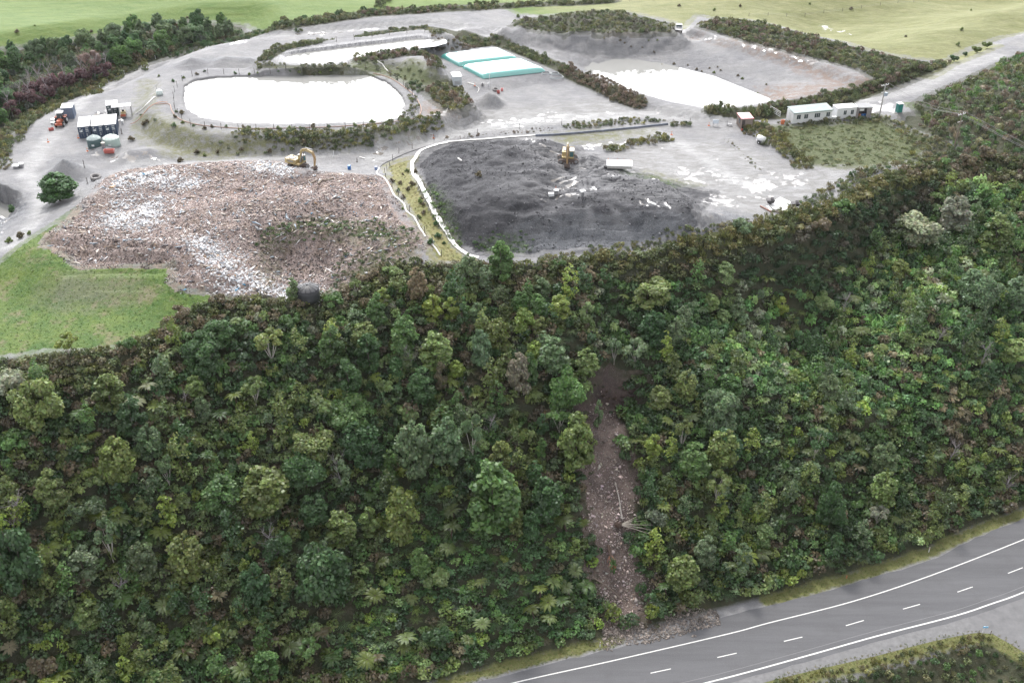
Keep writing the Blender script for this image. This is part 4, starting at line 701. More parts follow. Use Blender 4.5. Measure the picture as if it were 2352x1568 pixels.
def mass(name, items, **kw):                       # items: list of (kind, x, y, z, s, sz, colour)
    VS = []; CS = []
    for kind, x, y, z, s, sz, col in items:
        V, c = TP[kind][rs.randrange(len(TP[kind]))]; a = rs.uniform(0, 6.28); ca, sa = math.cos(a), math.sin(a); M = np.array([[ca * s, sa * s, 0], [-sa * s, ca * s, 0], [0, 0, sz]])
        VS.append(V @ M + [x, y, z]); CS.append(c * np.array(col))
    V = np.vstack(VS); C = np.vstack(CS); o = obj(name, npmesh(name, V, np.arange(len(V)).reshape(-1, 4), [LM], col=np.clip(C, 0, 1)), kind='stuff', **kw); return o
FCOL = [DG, MG, OG, BG, MG, DG, LG, BR, (.09, .145, .05), (.07, .12, .05), (.15, .19, .055)]
def fcol(x, y, n1, n2, v, low_=False):
    k = rs.random()
    if n1 > .22 and k < .6: c = BR if k < .3 else OG
    elif n2 > .15 and k < .6: c = (.07, .125, .05) if k < .4 else MG
    elif k < .12: c = LG
    elif k < .2: c = PG if v < 900 else YG
    else: c = FCOL[rs.randrange(len(FCOL))]
    j = rs.uniform(.6, 1.4); return (c[0] * j, c[1] * j, c[2] * j)
def under_ok(x, y): return ((mval('forest', x, y) > .2) | ((mval('slip', x, y) < -.1) & (mval('slip', x, y) > -2))) & (y < np.interp(x, cw[:, 0], cw[:, 1]) + 1) & (y > np.interp(x, tw[:, 0], tw[:, 1]) + .9) & inview(x, y)
up = scatter(260000, 1.0, under_ok, 0, seed=21, xr=(-115, 150), yr=(83, 250)); U, V_, _ = img(up[:, 0], up[:, 1]); N1 = fbm(up[:, 0], up[:, 1], 18, 3); N2 = fbm(up[:, 0] + 90, up[:, 1], 12, 3); DF = inpoly(U, V_, DARKFACE); LW = inpoly(U, V_, BEAR)
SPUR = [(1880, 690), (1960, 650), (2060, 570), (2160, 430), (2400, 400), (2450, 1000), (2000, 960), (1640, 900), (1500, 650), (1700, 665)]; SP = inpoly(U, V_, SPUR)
cr = np.interp(up[:, 0], cw[:, 0], cw[:, 1]); Z = H(up[:, 0], up[:, 1]); items = []; scrub = []
for i, (x, y) in enumerate(up):
    near = cr[i] - y
    if DF[i]:
        b_ = rs.random(); c = ((.040, .072, .036), (.06, .092, .042), (.09, .11, .048), (.045, .09, .034), (.09, .082, .052))[int(b_ * 5)] if near > 5 else ((.15, .165, .055), (.185, .175, .065), (.11, .135, .05))[int(b_ * 3)]  # face's shade put into the leaf colours, its lit rim painted brighter olive
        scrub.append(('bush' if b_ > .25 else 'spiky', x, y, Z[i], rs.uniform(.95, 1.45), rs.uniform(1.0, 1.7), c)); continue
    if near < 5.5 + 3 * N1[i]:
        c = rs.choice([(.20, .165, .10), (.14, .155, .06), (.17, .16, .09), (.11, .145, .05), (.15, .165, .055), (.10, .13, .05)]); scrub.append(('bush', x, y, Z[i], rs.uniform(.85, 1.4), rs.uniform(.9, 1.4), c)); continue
    if LW[i]:
        k = rs.random(); c = fcol(x, y, N1[i] - .1, N2[i], V_[i]); items.append(('fern' if k < .12 else 'bush', x, y, Z[i], rs.uniform(.95, 1.45), rs.uniform(.7, 1.2), (c[0] * .95, c[1] * 1.05, c[2] * .95))); continue
    k = rs.random(); c = fcol(x, y, N1[i], N2[i], V_[i])
    if SP[i]: j = rs.uniform(1.2, 2.0); c = (c[0] * j * .95, c[1] * j, c[2] * j)  # sunlit look of the spur put into brighter leaf colours
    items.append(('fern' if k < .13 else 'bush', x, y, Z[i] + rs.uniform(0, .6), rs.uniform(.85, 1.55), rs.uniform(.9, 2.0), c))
dp = scatter(40000, 2.5, lambda x, y: slope_ok(x, y) & (np.interp(x, cw[:, 0], cw[:, 1]) - y > 5), 0, seed=33, xr=(-115, 150), yr=(84, 250)); du, dv, _ = img(dp[:, 0], dp[:, 1]); dn_ = fbm(dp[:, 0], dp[:, 1], 16, 3); DD = inpoly(du, dv, DARKFACE) | inpoly(du, dv, BEAR); small = []
for i, (x, y) in enumerate(dp):
    if DD[i] or hides(du[i], dv[i]) or any((x - a) ** 2 + (y - b) ** 2 < (r * .9 + .5) ** 2 for a, b, r in placed): continue
    if rs.random() > (.62 if du[i] < 1700 else .35) * (1.25 if dn_[i] > 0 else .55): continue
    c = rs.choice([MG, OG, MG, DG, BG, OG, YG, (.10, .14, .05)]); j = rs.uniform(.8, 1.35); s_ = rs.uniform(.7, 1.25); small.append(('dome', x, y, float(H(x, y)), s_, s_ * rs.uniform(.8, 1.15), (c[0] * j, c[1] * j, c[2] * j)))
mass('woodland', small, label='crowd of small upright trees filling the bush between the bigger crowns')
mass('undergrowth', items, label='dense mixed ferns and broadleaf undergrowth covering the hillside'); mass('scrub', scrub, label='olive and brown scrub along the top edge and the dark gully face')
# scrub bands of the plateau, hedges of gorse and the brushy hill beyond the access road
OLV = [(.13, .155, .065), (.11, .13, .06), (.165, .165, .08), (.09, .12, .052)]; RED = [(.19, .145, .11), (.15, .115, .085), (.20, .165, .115), (.12, .115, .065)]; GOR = [(.19, .185, .06), (.145, .155, .06), (.10, .12, .052), (.165, .145, .075)]
def poly_ok(p): return lambda x, y: inpoly(*img(x, y)[:2], p)
def line_ok(l, w):
    L_ = P_(l); return lambda x, y: ldist(x, y, L_, w + 1) < w * (1 + .5 * fbm(x, y, 4, 2))
BANDS = [
 ('P', [(2070, 215), (2200, 185), (2300, 120), (2420, 78), (2700, 90), (2420, 460), (2250, 400), (2100, 385), (2190, 335), (2130, 290)], 1.3, 1.0, 1.4, RED[1:] + OLV + [DG, BG, MG, OG, MG]),
 ('P', [(1170, 60), (1200, 48), (1260, 40), (1330, 30), (1420, 28), (1475, 44), (1548, 60), (1548, 76), (1400, 78), (1250, 75)], 1.2, .8, 1.0, OLV + [(.12, .115, .085)]),
 ('P', [(1600, 62), (1640, 44), (1750, 56), (1870, 86), (2000, 122), (2130, 148), (2170, 150), (2150, 168), (2060, 196), (2010, 180), (1970, 160), (1900, 142), (1800, 118), (1700, 92)], 1.15, .9, 1.2, OLV + [RED[1]]),
 ('L', [(1785, 252), (1850, 242), (1940, 224), (2010, 202), (2060, 188), (2120, 168), (2165, 148)], 2.2, .8, 1.2, OLV + [RED[1]]), ('L', [(1640, 256), (1700, 258), (1760, 262)], 1.6, .8, 1.5, OLV),
 ('L', [(608, 134), (650, 108), (720, 98), (850, 82), (960, 66), (1010, 72), (1080, 92), (1110, 105)], 2.2, .7, .9, OLV), ('L', [(604, 150), (700, 156), (790, 154)], 1.5, .6, .8, OLV), ('L', [(830, 136), (930, 122), (985, 130), (1000, 150)], 2.0, .75, 1.2, OLV + RED[:2]),
 ('L', [(1000, 108), (1060, 106), (1110, 100)], 1.6, .6, .8, RED), ('L', [(1130, 95), (1180, 112), (1250, 140), (1300, 160)], 1.7, .7, 1.0, OLV), ('L', [(1300, 160), (1360, 188), (1410, 215), (1465, 240)], 1.9, .7, 1.1, RED), ('L', [(1380, 175), (1430, 205), (1470, 225)], .8, .5, .6, RED),
 ('L', [(560, 310), (660, 312), (760, 312), (860, 302), (1000, 282)], 1.9, .7, .9, OLV + [GOR[0]]), ('L', [(640, 320), (760, 325), (880, 310)], 1.5, .6, .8, OLV),
 ('P', [(975, 205), (1000, 190), (1060, 208), (1082, 238), (1058, 258), (1020, 252), (990, 228)], 1.1, .8, 1.2, GOR + RED[:1]), ('P', [(925, 195), (960, 190), (985, 205), (960, 215)], 1.1, .7, .8, [(.06, .10, .04), (.08, .10, .04)]),
 ('L', [(948, 225), (952, 245), (940, 262), (925, 275)], .9, .5, .7, OLV), ('L', [(870, 160), (905, 172), (930, 190), (945, 205)], .8, .5, .7, OLV),
 ('L', [(-20, 345), (40, 295), (110, 248), (200, 203), (280, 158), (330, 132)], 3.6, .85, 1.2, GOR + OLV), ('L', [(330, 132), (440, 112), (555, 92)], 2.6, .9, 1.3, [DG, BG, OLV[1]]), ('L', [(0, 385), (8, 372), (0, 350)], 1.5, .7, .8, GOR),
 ('L', [(590, 82), (660, 60), (740, 47), (850, 32)], 2.6, .95, 1.3, OLV + [DG]), ('L', [(850, 32), (1000, 22), (1130, 12)], 2.0, .8, 1.1, OLV + RED[:1]), ('L', [(1090, 22), (1180, 14), (1400, 4)], 1.5, .8, 1.1, OLV),
 ('L', [(870, 15), (880, 5), (900, -5)], 1.5, .9, 1.2, OLV), ('L', [(1190, 12), (1300, 4)], 1.4, .8, 1, OLV),
 ('L', [(1030, 318), (1180, 304), (1260, 297)], .9, .4, .5, RED), ('L', [(1310, 292), (1400, 284), (1510, 276)], 1.5, .6, .8, OLV + GOR), ('L', [(1408, 345), (1450, 332), (1490, 325), (1530, 318)], 1.6, .7, .9, GOR), ('L', [(1548, 287), (1582, 288)], 1.2, .6, .8, OLV),
 ('L', [(1672, 322), (1700, 350), (1745, 388)], .7, .35, .3, GOR), ('L', [(1738, 292), (1780, 325), (1845, 375)], 2.6, .8, 1.1, GOR), ('L', [(1800, 285), (1900, 280), (2020, 272), (2065, 282)], 1.4, .6, .8, OLV + GOR), ('P', [(2040, 275), (2160, 320), (2190, 340), (2100, 372), (2080, 330)], 1.2, .8, 1.0, GOR + OLV),
 ('L', [(1720, 282), (1712, 300)], .9, .5, .8, OLV), ('P', [(2130, 255), (2170, 290), (2200, 340), (2150, 320), (2110, 290)], 1.3, .7, .8, OLV + RED[:1]),
 ('L', [(1255, 600), (1400, 575), (1500, 560), (1600, 548), (1700, 520), (1830, 480), (1900, 450), (1990, 395)], 1.3, .6, .8, GOR + OLV), ('P', [(1870, 440), (1990, 385), (2100, 372), (2180, 350), (2200, 420), (1990, 440), (1900, 475)], 1.2, .8, 1.0, OLV + GOR + [DG]),
 ('L', [(1800, 1576), (1950, 1546), (2100, 1508), (2260, 1470)], 1.0, .5, .7, GOR), ('P', [(1830, 1590), (1960, 1558), (2110, 1518), (2240, 1482), (2290, 1482), (2380, 1535), (2420, 1640), (1830, 1640)], 1.0, .6, .9, OLV + [DG, MG, (.05, .085, .03)]),
 ('P', [(-60, 170), (0, 145), (60, 128), (240, 96), (430, 66), (545, 74), (556, 84), (440, 108), (330, 142), (200, 200), (60, 258), (-60, 320)], 1.5, 1.3, 2.2, [DG, BG, OLV[1], BR, (.10, .12, .09)]),
 ('P', [(1740, 290), (1810, 292), (2020, 272), (2160, 320), (2100, 372), (1990, 384), (1900, 382), (1862, 378)], .62, .55, .3, [(.12, .15, .055), (.14, .155, .06), (.11, .14, .05), (.16, .165, .065)]),
 ('P', [(720, 500), (900, 520), (960, 570), (930, 605), (880, 645), (790, 655), (800, 590), (870, 560), (700, 530), (620, 545)], 1.5, .5, .4, [(.05, .09, .03), (.08, .09, .04), (.10, .075, .055)]),
 ('P', [(790, 160), (830, 142), (960, 142), (1000, 175), (960, 200), (880, 168)], 1.7, .6, .6, OLV), ('P', [(315, 262), (480, 308), (560, 330), (500, 362), (400, 350)], 2.6, .5, .5, OLV), ('P', [(480, 325), (660, 330), (820, 320), (700, 345), (520, 362)], 1.8, .55, .6, OLV)]
bits = []
for q, (t, shp, w, *rest) in enumerate(BANDS):
    if t == 'P': sp_, s0, h0, cols = w, rest[0], rest[1], rest[2]; ok = poly_ok(shp); a = P_(shp)
    else: s0, h0, cols = rest; sp_ = max(.75, s0 * 1.05); ok = line_ok(shp, w); a = P_(shp)
    lo_ = a.min(0) - 4; hi_ = a.max(0) + 4; area = (hi_ - lo_).prod(); n = int(min(40000, area / sp_ ** 2 * 5)); pp = scatter(n, sp_, ok, 0, seed=100 + q, xr=(lo_[0], hi_[0]), yr=(lo_[1], hi_[1]))
    if not len(pp): continue
    iv = inview(pp[:, 0], pp[:, 1], 100) & (mval('access', pp[:, 0], pp[:, 1]) < -.6); pp = pp[iv]; zz = H(pp[:, 0], pp[:, 1])
    nzz = fbm(pp[:, 0] + 31, pp[:, 1], 3.2, 3)
    for ((x, y), z), q_ in zip(zip(pp, zz), nzz):
        if t == 'L' and q_ > .36 and rs.random() < .85: continue
        c = cols[rs.randrange(len(cols))]; j = rs.uniform(.85, 1.4); k = rs.uniform(.45, 1.2); bits.append((('bush' if rs.random() < .7 else 'spiky') if h0 > .55 else ('tuft' if rs.random() < .6 else 'bush'), x, y, z - .05, s0 * k * 1.1, h0 * k * rs.uniform(.7, 1.3), (c[0] * j, c[1] * j, c[2] * j)))
for (l, w, cols) in (([(620, 548), (680, 528), (760, 515), (850, 522), (930, 545)], 2.2, [(.07, .13, .035), (.10, .15, .045)]), ([(800, 600), (810, 640), (850, 620), (900, 640)], 3.0, [(.09, .12, .045), (.12, .115, .06), (.07, .10, .04)]), ([(985, 440), (1005, 470), (1015, 500), (1035, 530), (1055, 560)], 1.0, [(.10, .17, .04)]), ([(1115, 562), (1150, 555), (1195, 565)], 2.2, [(.06, .12, .035), (.08, .14, .04)]), ([(1340, 960), (1345, 1080), (1342, 1200), (1356, 1310), (1392, 1430)], 1.0, [(.14, .10, .07), (.09, .10, .045), (.18, .15, .10)]), ([(1455, 980), (1470, 1080), (1472, 1200), (1500, 1320), (1490, 1430)], 1.3, [(.13, .09, .065), (.09, .10, .045), (.16, .13, .09)]), ([(1380, 925), (1430, 930), (1480, 915)], 1.6, [(.06, .085, .035), (.10, .07, .045)])):
    a = P_(l); pp = scatter(9000, .7, lambda x, y: ldist(x, y, a, w + 2) < w * (1 + .6 * fbm(x, y, 3, 2)), 0, seed=len(bits) % 89, xr=(a[:, 0].min() - w, a[:, 0].max() + w), yr=(a[:, 1].min() - w, a[:, 1].max() + w)); zz = H(pp[:, 0], pp[:, 1])
    for (x, y), z in zip(pp, zz): c = rs.choice(cols); bits.append((rs.choice(['tuft', 'bush', 'spiky', 'tuft']), x, y, z, rs.uniform(.3, .65), rs.uniform(.2, .6), c))
mass('scrub', bits, label='hedges and banks of gorse and broom scrub round the ponds, yards and access road')
# grass on the capped bank, straw strip and verges: tufts
gt = []
for q, (p, sp_, cols, s) in enumerate(((GRASS, .7, [(.085, .15, .03), (.10, .165, .03), (.11, .16, .035)], .5), (STRAW, .7, [(.30, .27, .12), (.22, .21, .08), (.12, .10, .05)], .6))):
    a = P_(p); lo_ = a.min(0); hi_ = a.max(0); pp = scatter(int((hi_ - lo_).prod() / sp_ ** 2 * 4), sp_, lambda x, y: (mval('grass' if q == 0 else 'straw', x, y) > .2) & inview(x, y), 0, seed=200 + q, xr=(lo_[0], hi_[0]), yr=(lo_[1], hi_[1])); zz = H(pp[:, 0], pp[:, 1])
    for (x, y), z in zip(pp, zz):
        c = cols[rs.randrange(len(cols))]; gt.append(('tuft', x, y, z, s * rs.uniform(.5, 1.3), s * rs.uniform(.2, .6), c))
for l in (([(1000, 1578), (1150, 1535), (1300, 1496), (1420, 1470)]), ([(1760, 1378), (1850, 1354), (2000, 1312), (2130, 1268), (2230, 1222), (2352, 1174)]), ([(1800, 1562), (2014, 1511), (2138, 1479), (2235, 1459), (2300, 1470), (2352, 1500)])):
    a = P_(l); pp = scatter(6000, .45, lambda x, y: ldist(x, y, a, 3) < .9, 0, seed=len(gt) % 97, xr=(a[:, 0].min() - 1, a[:, 0].max() + 1), yr=(a[:, 1].min() - 1, a[:, 1].max() + 1)); zz = H(pp[:, 0], pp[:, 1])
    for (x, y), z in zip(pp, zz): gt.append(('tuft', x, y, z, rs.uniform(.3, .6), rs.uniform(.15, .35), rs.choice([(.16, .17, .05), (.10, .13, .03), (.22, .20, .09)])))
mass('grass', gt, label='rough grass tufts on the capped bank, straw strip and highway verges')
# ---------------------------------------------------------------- built things
def h1(u, v): x, y = hit(np.array([float(u)]), np.array([float(v)])); return Vector((float(x[0]), float(y[0]), float(H(float(x[0]), float(y[0])))))
def u1(u, v, z): x, y = unp(u, v, z); return Vector((float(x), float(y), z))
def ent(name, loc, rz, label, cat, group=None, s=1):
    e = link(bpy.data.objects.new(name, None)); e.location = loc; e.rotation_euler = (0, 0, rz); e.scale = (s, s, s); return tag(e, label, cat, group)
def copy_tree(o, loc, rz, label, s=None):
    c = o.copy(); SC.collection.objects.link(c); c.location = loc; c.rotation_euler = (0, 0, rz); c['label'] = label
    if s: c.scale = (s, s, s)
    for ch in list(o.children):
        d = ch.copy(); SC.collection.objects.link(d); d.parent = c
        for g in list(ch.children): q = g.copy(); SC.collection.objects.link(q); q.parent = d
    return c
def yaw(a, b): return math.atan2(b[1] - a[1], b[0] - a[0])
WHT = smat('white paint', (.72, .73, .74), .45, 0, .07, 2); GLS = smat('dark glass', (.05, .065, .075), .12, 0, .1, 2); STL = smat('grey steel', (.28, .28, .29), .5, .3, .2, 4); BLK = smat('black rubber', (.03, .03, .032), .8, 0, .2, 6)
YEL = smat('machine yellow', (.40, .31, .15), .5, 0, .18, 4); ORG = smat('machine orange', (.40, .10, .05), .5, 0, .15, 5); BLU = smat('container blue', (.035, .06, .11), .55, 0, .2, 5); DGN = smat('container green', (.03, .055, .06), .55, 0, .2, 5); CON = smat('concrete', (.45, .44, .42), .85, 0, .15, 2, .01); WDK = smat('weathered wood', (.19, .155, .125), .9, 0, .3, 7); TRK = smat('muddy track', (.10, .075, .065), .9, 0, .35, 7, .03); RPL = smat('red plastic', (.46, .12, .10), .5, 0, .12, 5); HVZ = smat('cone orange', (.62, .20, .10), .6, 0, .1, 5)
# --- shipping containers (long axis local +Y, origin front-left bottom corner)
def corrug(b, x0, y0, x1, y1, z0, z1, n, m, amp=.035):
    V = []; F = []; d = Vector((x1 - x0, y1 - y0, 0)); L_ = d.length; d.normalize(); nrm = Vector((d.y, -d.x, 0)); pts = []
    for i in range(n * 4 + 1): t = i / (n * 4) * L_; o = amp if (i % 4) in (1, 2) else 0; pts.append(Vector((x0, y0, 0)) + d * t - nrm * o)
    for p in pts: V += [(p.x, p.y, z0), (p.x, p.y, z1)]
    for i in range(len(pts) - 1): F.append((2 * i, 2 * i + 2, 2 * i + 3, 2 * i + 1))
    b.add(V, F, m)
def container(name, Lc, body, roofm, loc, rz, label, group, marks=True, Wc=2.44, Hc=2.6):
    e = ent(name, loc, rz, label, 'container', group); b = MB()
    corrug(b, 0.06, 0.06, .06, Lc - .06, .12, Hc - .1, int(Lc * 3), 0, .03); corrug(b, Wc - .06, Lc - .06, Wc - .06, .06, .12, Hc - .1, int(Lc * 3), 0, .03); corrug(b, .06, Lc - .05, Wc - .06, Lc - .05, .12, Hc - .1, 8, 0, .03)
    b.box((Wc / 2, Lc / 2, .08), (Wc - .02, Lc - .02, .14))
    for x in (.05, Wc - .05):
        for y in (.05, Lc - .05): b.box((x, y, Hc / 2), (.12, .12, Hc - .12))
    b.build('body', [body], e)
    r = MB(); r.box((Wc / 2, Lc / 2, Hc - .06), (Wc + .02, Lc + .02, .1)); 
    for x in (.05, Wc - .05): r.box((x, Lc / 2, Hc + .02), (.12, Lc + .03, .07))
    for y in (.05, Lc - .05): r.box((Wc / 2, y, Hc + .018), (Wc - .14, .12, .06))
    r.build('roof', [roofm], e)
    for k in (0, 1):
        d = MB(); x0 = .1 + k * (Wc - .2) / 2; w = (Wc - .2) / 2 - .02; corrug(d, x0, .03, x0 + w, .03, .16, Hc - .14, 4, 0, .02); o = d.build('door', [body], e)
        bars = MB()
        for q in (.3, .75): bars.tube([(x0 + w * q, -.02, .2), (x0 + w * q, -.02, Hc - .16)], .025, 5)
        bars.box((x0 + w * .5, -.045, 1.1), (w * .5, .04, .05)); bars.build('lock_bar', [STL], o)
        if marks:
            mk = MB()
            if k == 0: mk.box((x0 + .3, -.012, 2.15), (.26, .012, .24)); mk.box((x0 + .45, -.012, 1.6), (.55, .012, .34)); mk.box((x0 + .7, -.012, 1.9), (.3, .012, .08))
            else:
                for z in (2.2, 1.85, 1.5): mk.box((x0 + .55, -.012, z), (.6, .012, .13)); 
                for z in (.9, .7, .5): mk.box((x0 + .4, -.012, z), (.3, .012, .07))
            mk.build('marking', [WHT], o)
    return e
G3 = 'dark blue containers standing side by side in the yard'; ry = yaw(u1(177.3, 292, 36.6), u1(181.5, 267, 36.6)) - math.pi / 2; CRF = smat('container roof', (.50, .50, .52), .35, 0, .12, 2); CRW = smat('white roof', (.74, .74, .75), .3, 0, .06, 2)
for (u, v, rf, lb) in ((177.3, 292, CRF, 'dark blue shipping container nearest the grey tractor, white lettering on its doors'), (208.5, 289.5, CRW, 'middle one of three dark blue shipping containers, with the whitest roof'), (238, 287, CRF, 'dark blue shipping container of the three beside the small roller and canopy')):
    p = u1(u, v, 36.6); p.z = float(H(p.x, p.y)) - .02; container('shipping_container', 6.06, BLU, rf, p, ry, lb, G3)
p = u1(138.8, 249, 36.6); p.z = float(H(p.x, p.y)) - .02; container('shipping_container', 3.0, smat('slate paint', (.16, .20, .28), .5, 0, .1, 3), CRW, p, ry - .05, 'short slate blue container with clean white roof behind the orange tractor', None, False)
p = u1(242.8, 242.3, 36.6); p.z = float(H(p.x, p.y)) - .02; container('shipping_container', 3.0, DGN, CRW, p, ry + .05, 'short dark green container with white lettering beside the open canopy', None)
# canopy
p = u1(255.8, 248.5, 36.4); p.z = float(H(p.x, p.y)); e = ent('canopy', p, yaw(u1(255.8, 248.5, 36.4), u1(295.9, 244.9, 36.4)), 'open steel canopy with pale sheet roof over the yellow roller', 'canopy'); b = MB(); b.box((2, .95, 2.45), (4.1, 2.1, .06)); b.build('roof_sheet', [smat('pale sheet', (.46, .45, .46), .5, 0, .1, 2)], e)
b = MB()
for x in (0.03, 3.97): b.box((x, .95, 2.52), (.12, 2.1, .08))
for y in (-.06, 1.96): b.box((2, y, 2.52), (3.8, .1, .08))
b.build('roof_frame', [WHT], e)
for x, y in ((.06, 0), (3.94, 0), (.06, 1.9), (3.94, 1.9)): b = MB(); b.box((x, y, 1.2), (.11, .11, 2.4)); b.build('post', [STL], e)
# water tanks
def tank(name, loc, r, hw, hd, m, lm, label, ribs=24, plate=None):
    e = ent(name, loc, 0, label, 'water tank', None); b = MB(); b.lathe((0, 0, -.1), [(r, 0), (r * 1.01, hw * .33), (r, hw * .36), (r * 1.01, hw * .66), (r, hw * .7), (r, hw + .1)], 36); b.build('shell', [m], e, True)
    l = MB(); pr_ = [(r * 1.02, hw), (r * .97, hw + .06), (r * .6, hw + hd * .62), (r * .22, hw + hd * .97), (.2, hw + hd), (.19, hw + hd + .1), (.01, hw + hd + .12)]; l.lathe((0, 0, 0), pr_, 36)
    for k in range(ribs // 2): a = k * 4 * math.pi / ribs; l.tube([(r * .98 * math.cos(a), r * .98 * math.sin(a), hw + .05), (r * .6 * math.cos(a), r * .6 * math.sin(a), hw + hd * .62), (r * .22 * math.cos(a), r * .22 * math.sin(a), hw + hd * .97)], .05, 4)
    l.build('lid', [lm], e, True)
    if plate: q = MB(); q.box((0.15, -r - .02, hw * .45), (.55, .04, .36)); q.build('plate', [WHT], e)
    return e
g1 = h1(219, 337); g2 = h1(258, 335)
tank('water_tank', g1, 1.42, 1.85, .65, smat('green plastic', (.055, .10, .105), .5, 0, .08, 2), smat('green lid', (.30, .36, .36), .4, 0, .08, 2), 'dark green round water tank with paler domed lid in front of the containers', plate=1)
tank('water_tank', g2, 1.68, 1.75, .7, smat('pale green plastic', (.34, .43, .40), .45, 0, .06, 2), smat('pale green lid', (.50, .58, .55), .35, 0, .06, 2), 'pale green round water tank beside the dark green one', plate=1)
p = h1(709, 686); tank('water_tank', p, 1.78, 1.9, .62, smat('black plastic', (.028, .029, .035), .45, 0, .1, 2), smat('black plastic', (.028, .029, .035)), 'black ribbed water tank half hidden at the foot of the rubbish tip')
b = MB(); b.box((0, 0, .45), (.55, .5, .9)); b.box((0, 0, .95), (.65, .6, .12), m=1); p = h1(238, 338); o = b.build('pump_box', [STL, smat('cream lid', (.62, .60, .48), .5)], None, label='small cream-lidded pump box between the two green tanks', cat='pump box'); o.location = p
# excavators (local +X forward)
def track_prof(Lt, Ht, w):
    b = MB(); n = 10; pts = []
    for k in range(n): a = -math.pi / 2 + math.pi * k / (n - 1); pts.append((Lt / 2 - Ht / 2 + Ht / 2 * math.cos(a), Ht / 2 + Ht / 2 * math.sin(a)))
    for k in range(n): a = math.pi / 2 + math.pi * k / (n - 1); pts.append((-Lt / 2 + Ht / 2 + Ht / 2 * math.cos(a), Ht / 2 + Ht / 2 * math.sin(a)))
    V = [(x, s * w / 2, z) for s in (-1, 1) for x, z in pts]; m = len(pts); F = [(i, (i + 1) % m, m + (i + 1) % m, m + i) for i in range(m)] + [tuple(range(m - 1, -1, -1)), tuple(range(m, 2 * m))]; b.add(V, F)
    for i in range(24):
        t = i / 24 * (2 * (Lt - Ht) + math.pi * Ht); s1 = Lt - Ht
        if t < s1: x, z = -s1 / 2 + t, 0
        elif t < s1 + math.pi * Ht / 2: a = (t - s1) / (Ht / 2) - math.pi / 2; x, z = s1 / 2 + Ht / 2 * math.cos(a), Ht / 2 + Ht / 2 * math.sin(a)
        elif t < 2 * s1 + math.pi * Ht / 2: x, z = s1 / 2 - (t - s1 - math.pi * Ht / 2), Ht
        else: a = (t - 2 * s1 - math.pi * Ht / 2) / (Ht / 2) + math.pi / 2; x, z = -s1 / 2 + Ht / 2 * math.cos(a), Ht / 2 + Ht / 2 * math.sin(a)
        b.box((x, 0, z), (.07, w + .03, .07))
    return b
def arm(b, pts, ws, hs, y=0, m=0):
    for i in range(len(pts) - 1):
        (x0, z0), (x1, z1) = pts[i], pts[i + 1]; d = Vector((x1 - x0, 0, z1 - z0)).normalized(); n = Vector((-d.z, 0, d.x)); V = []
        for (x, z), hh in (((x0, z0), hs[i]), ((x1, z1), hs[i + 1])):
            for s in (-1, 1):
                for t in (-1, 1): V.append(Vector((x, y + s * ws / 2, z)) + n * t * hh / 2)
        b.add(V, [(0, 1, 3, 2), (4, 6, 7, 5), (0, 4, 5, 1), (2, 3, 7, 6), (1, 5, 7, 3), (0, 2, 6, 4)], m)
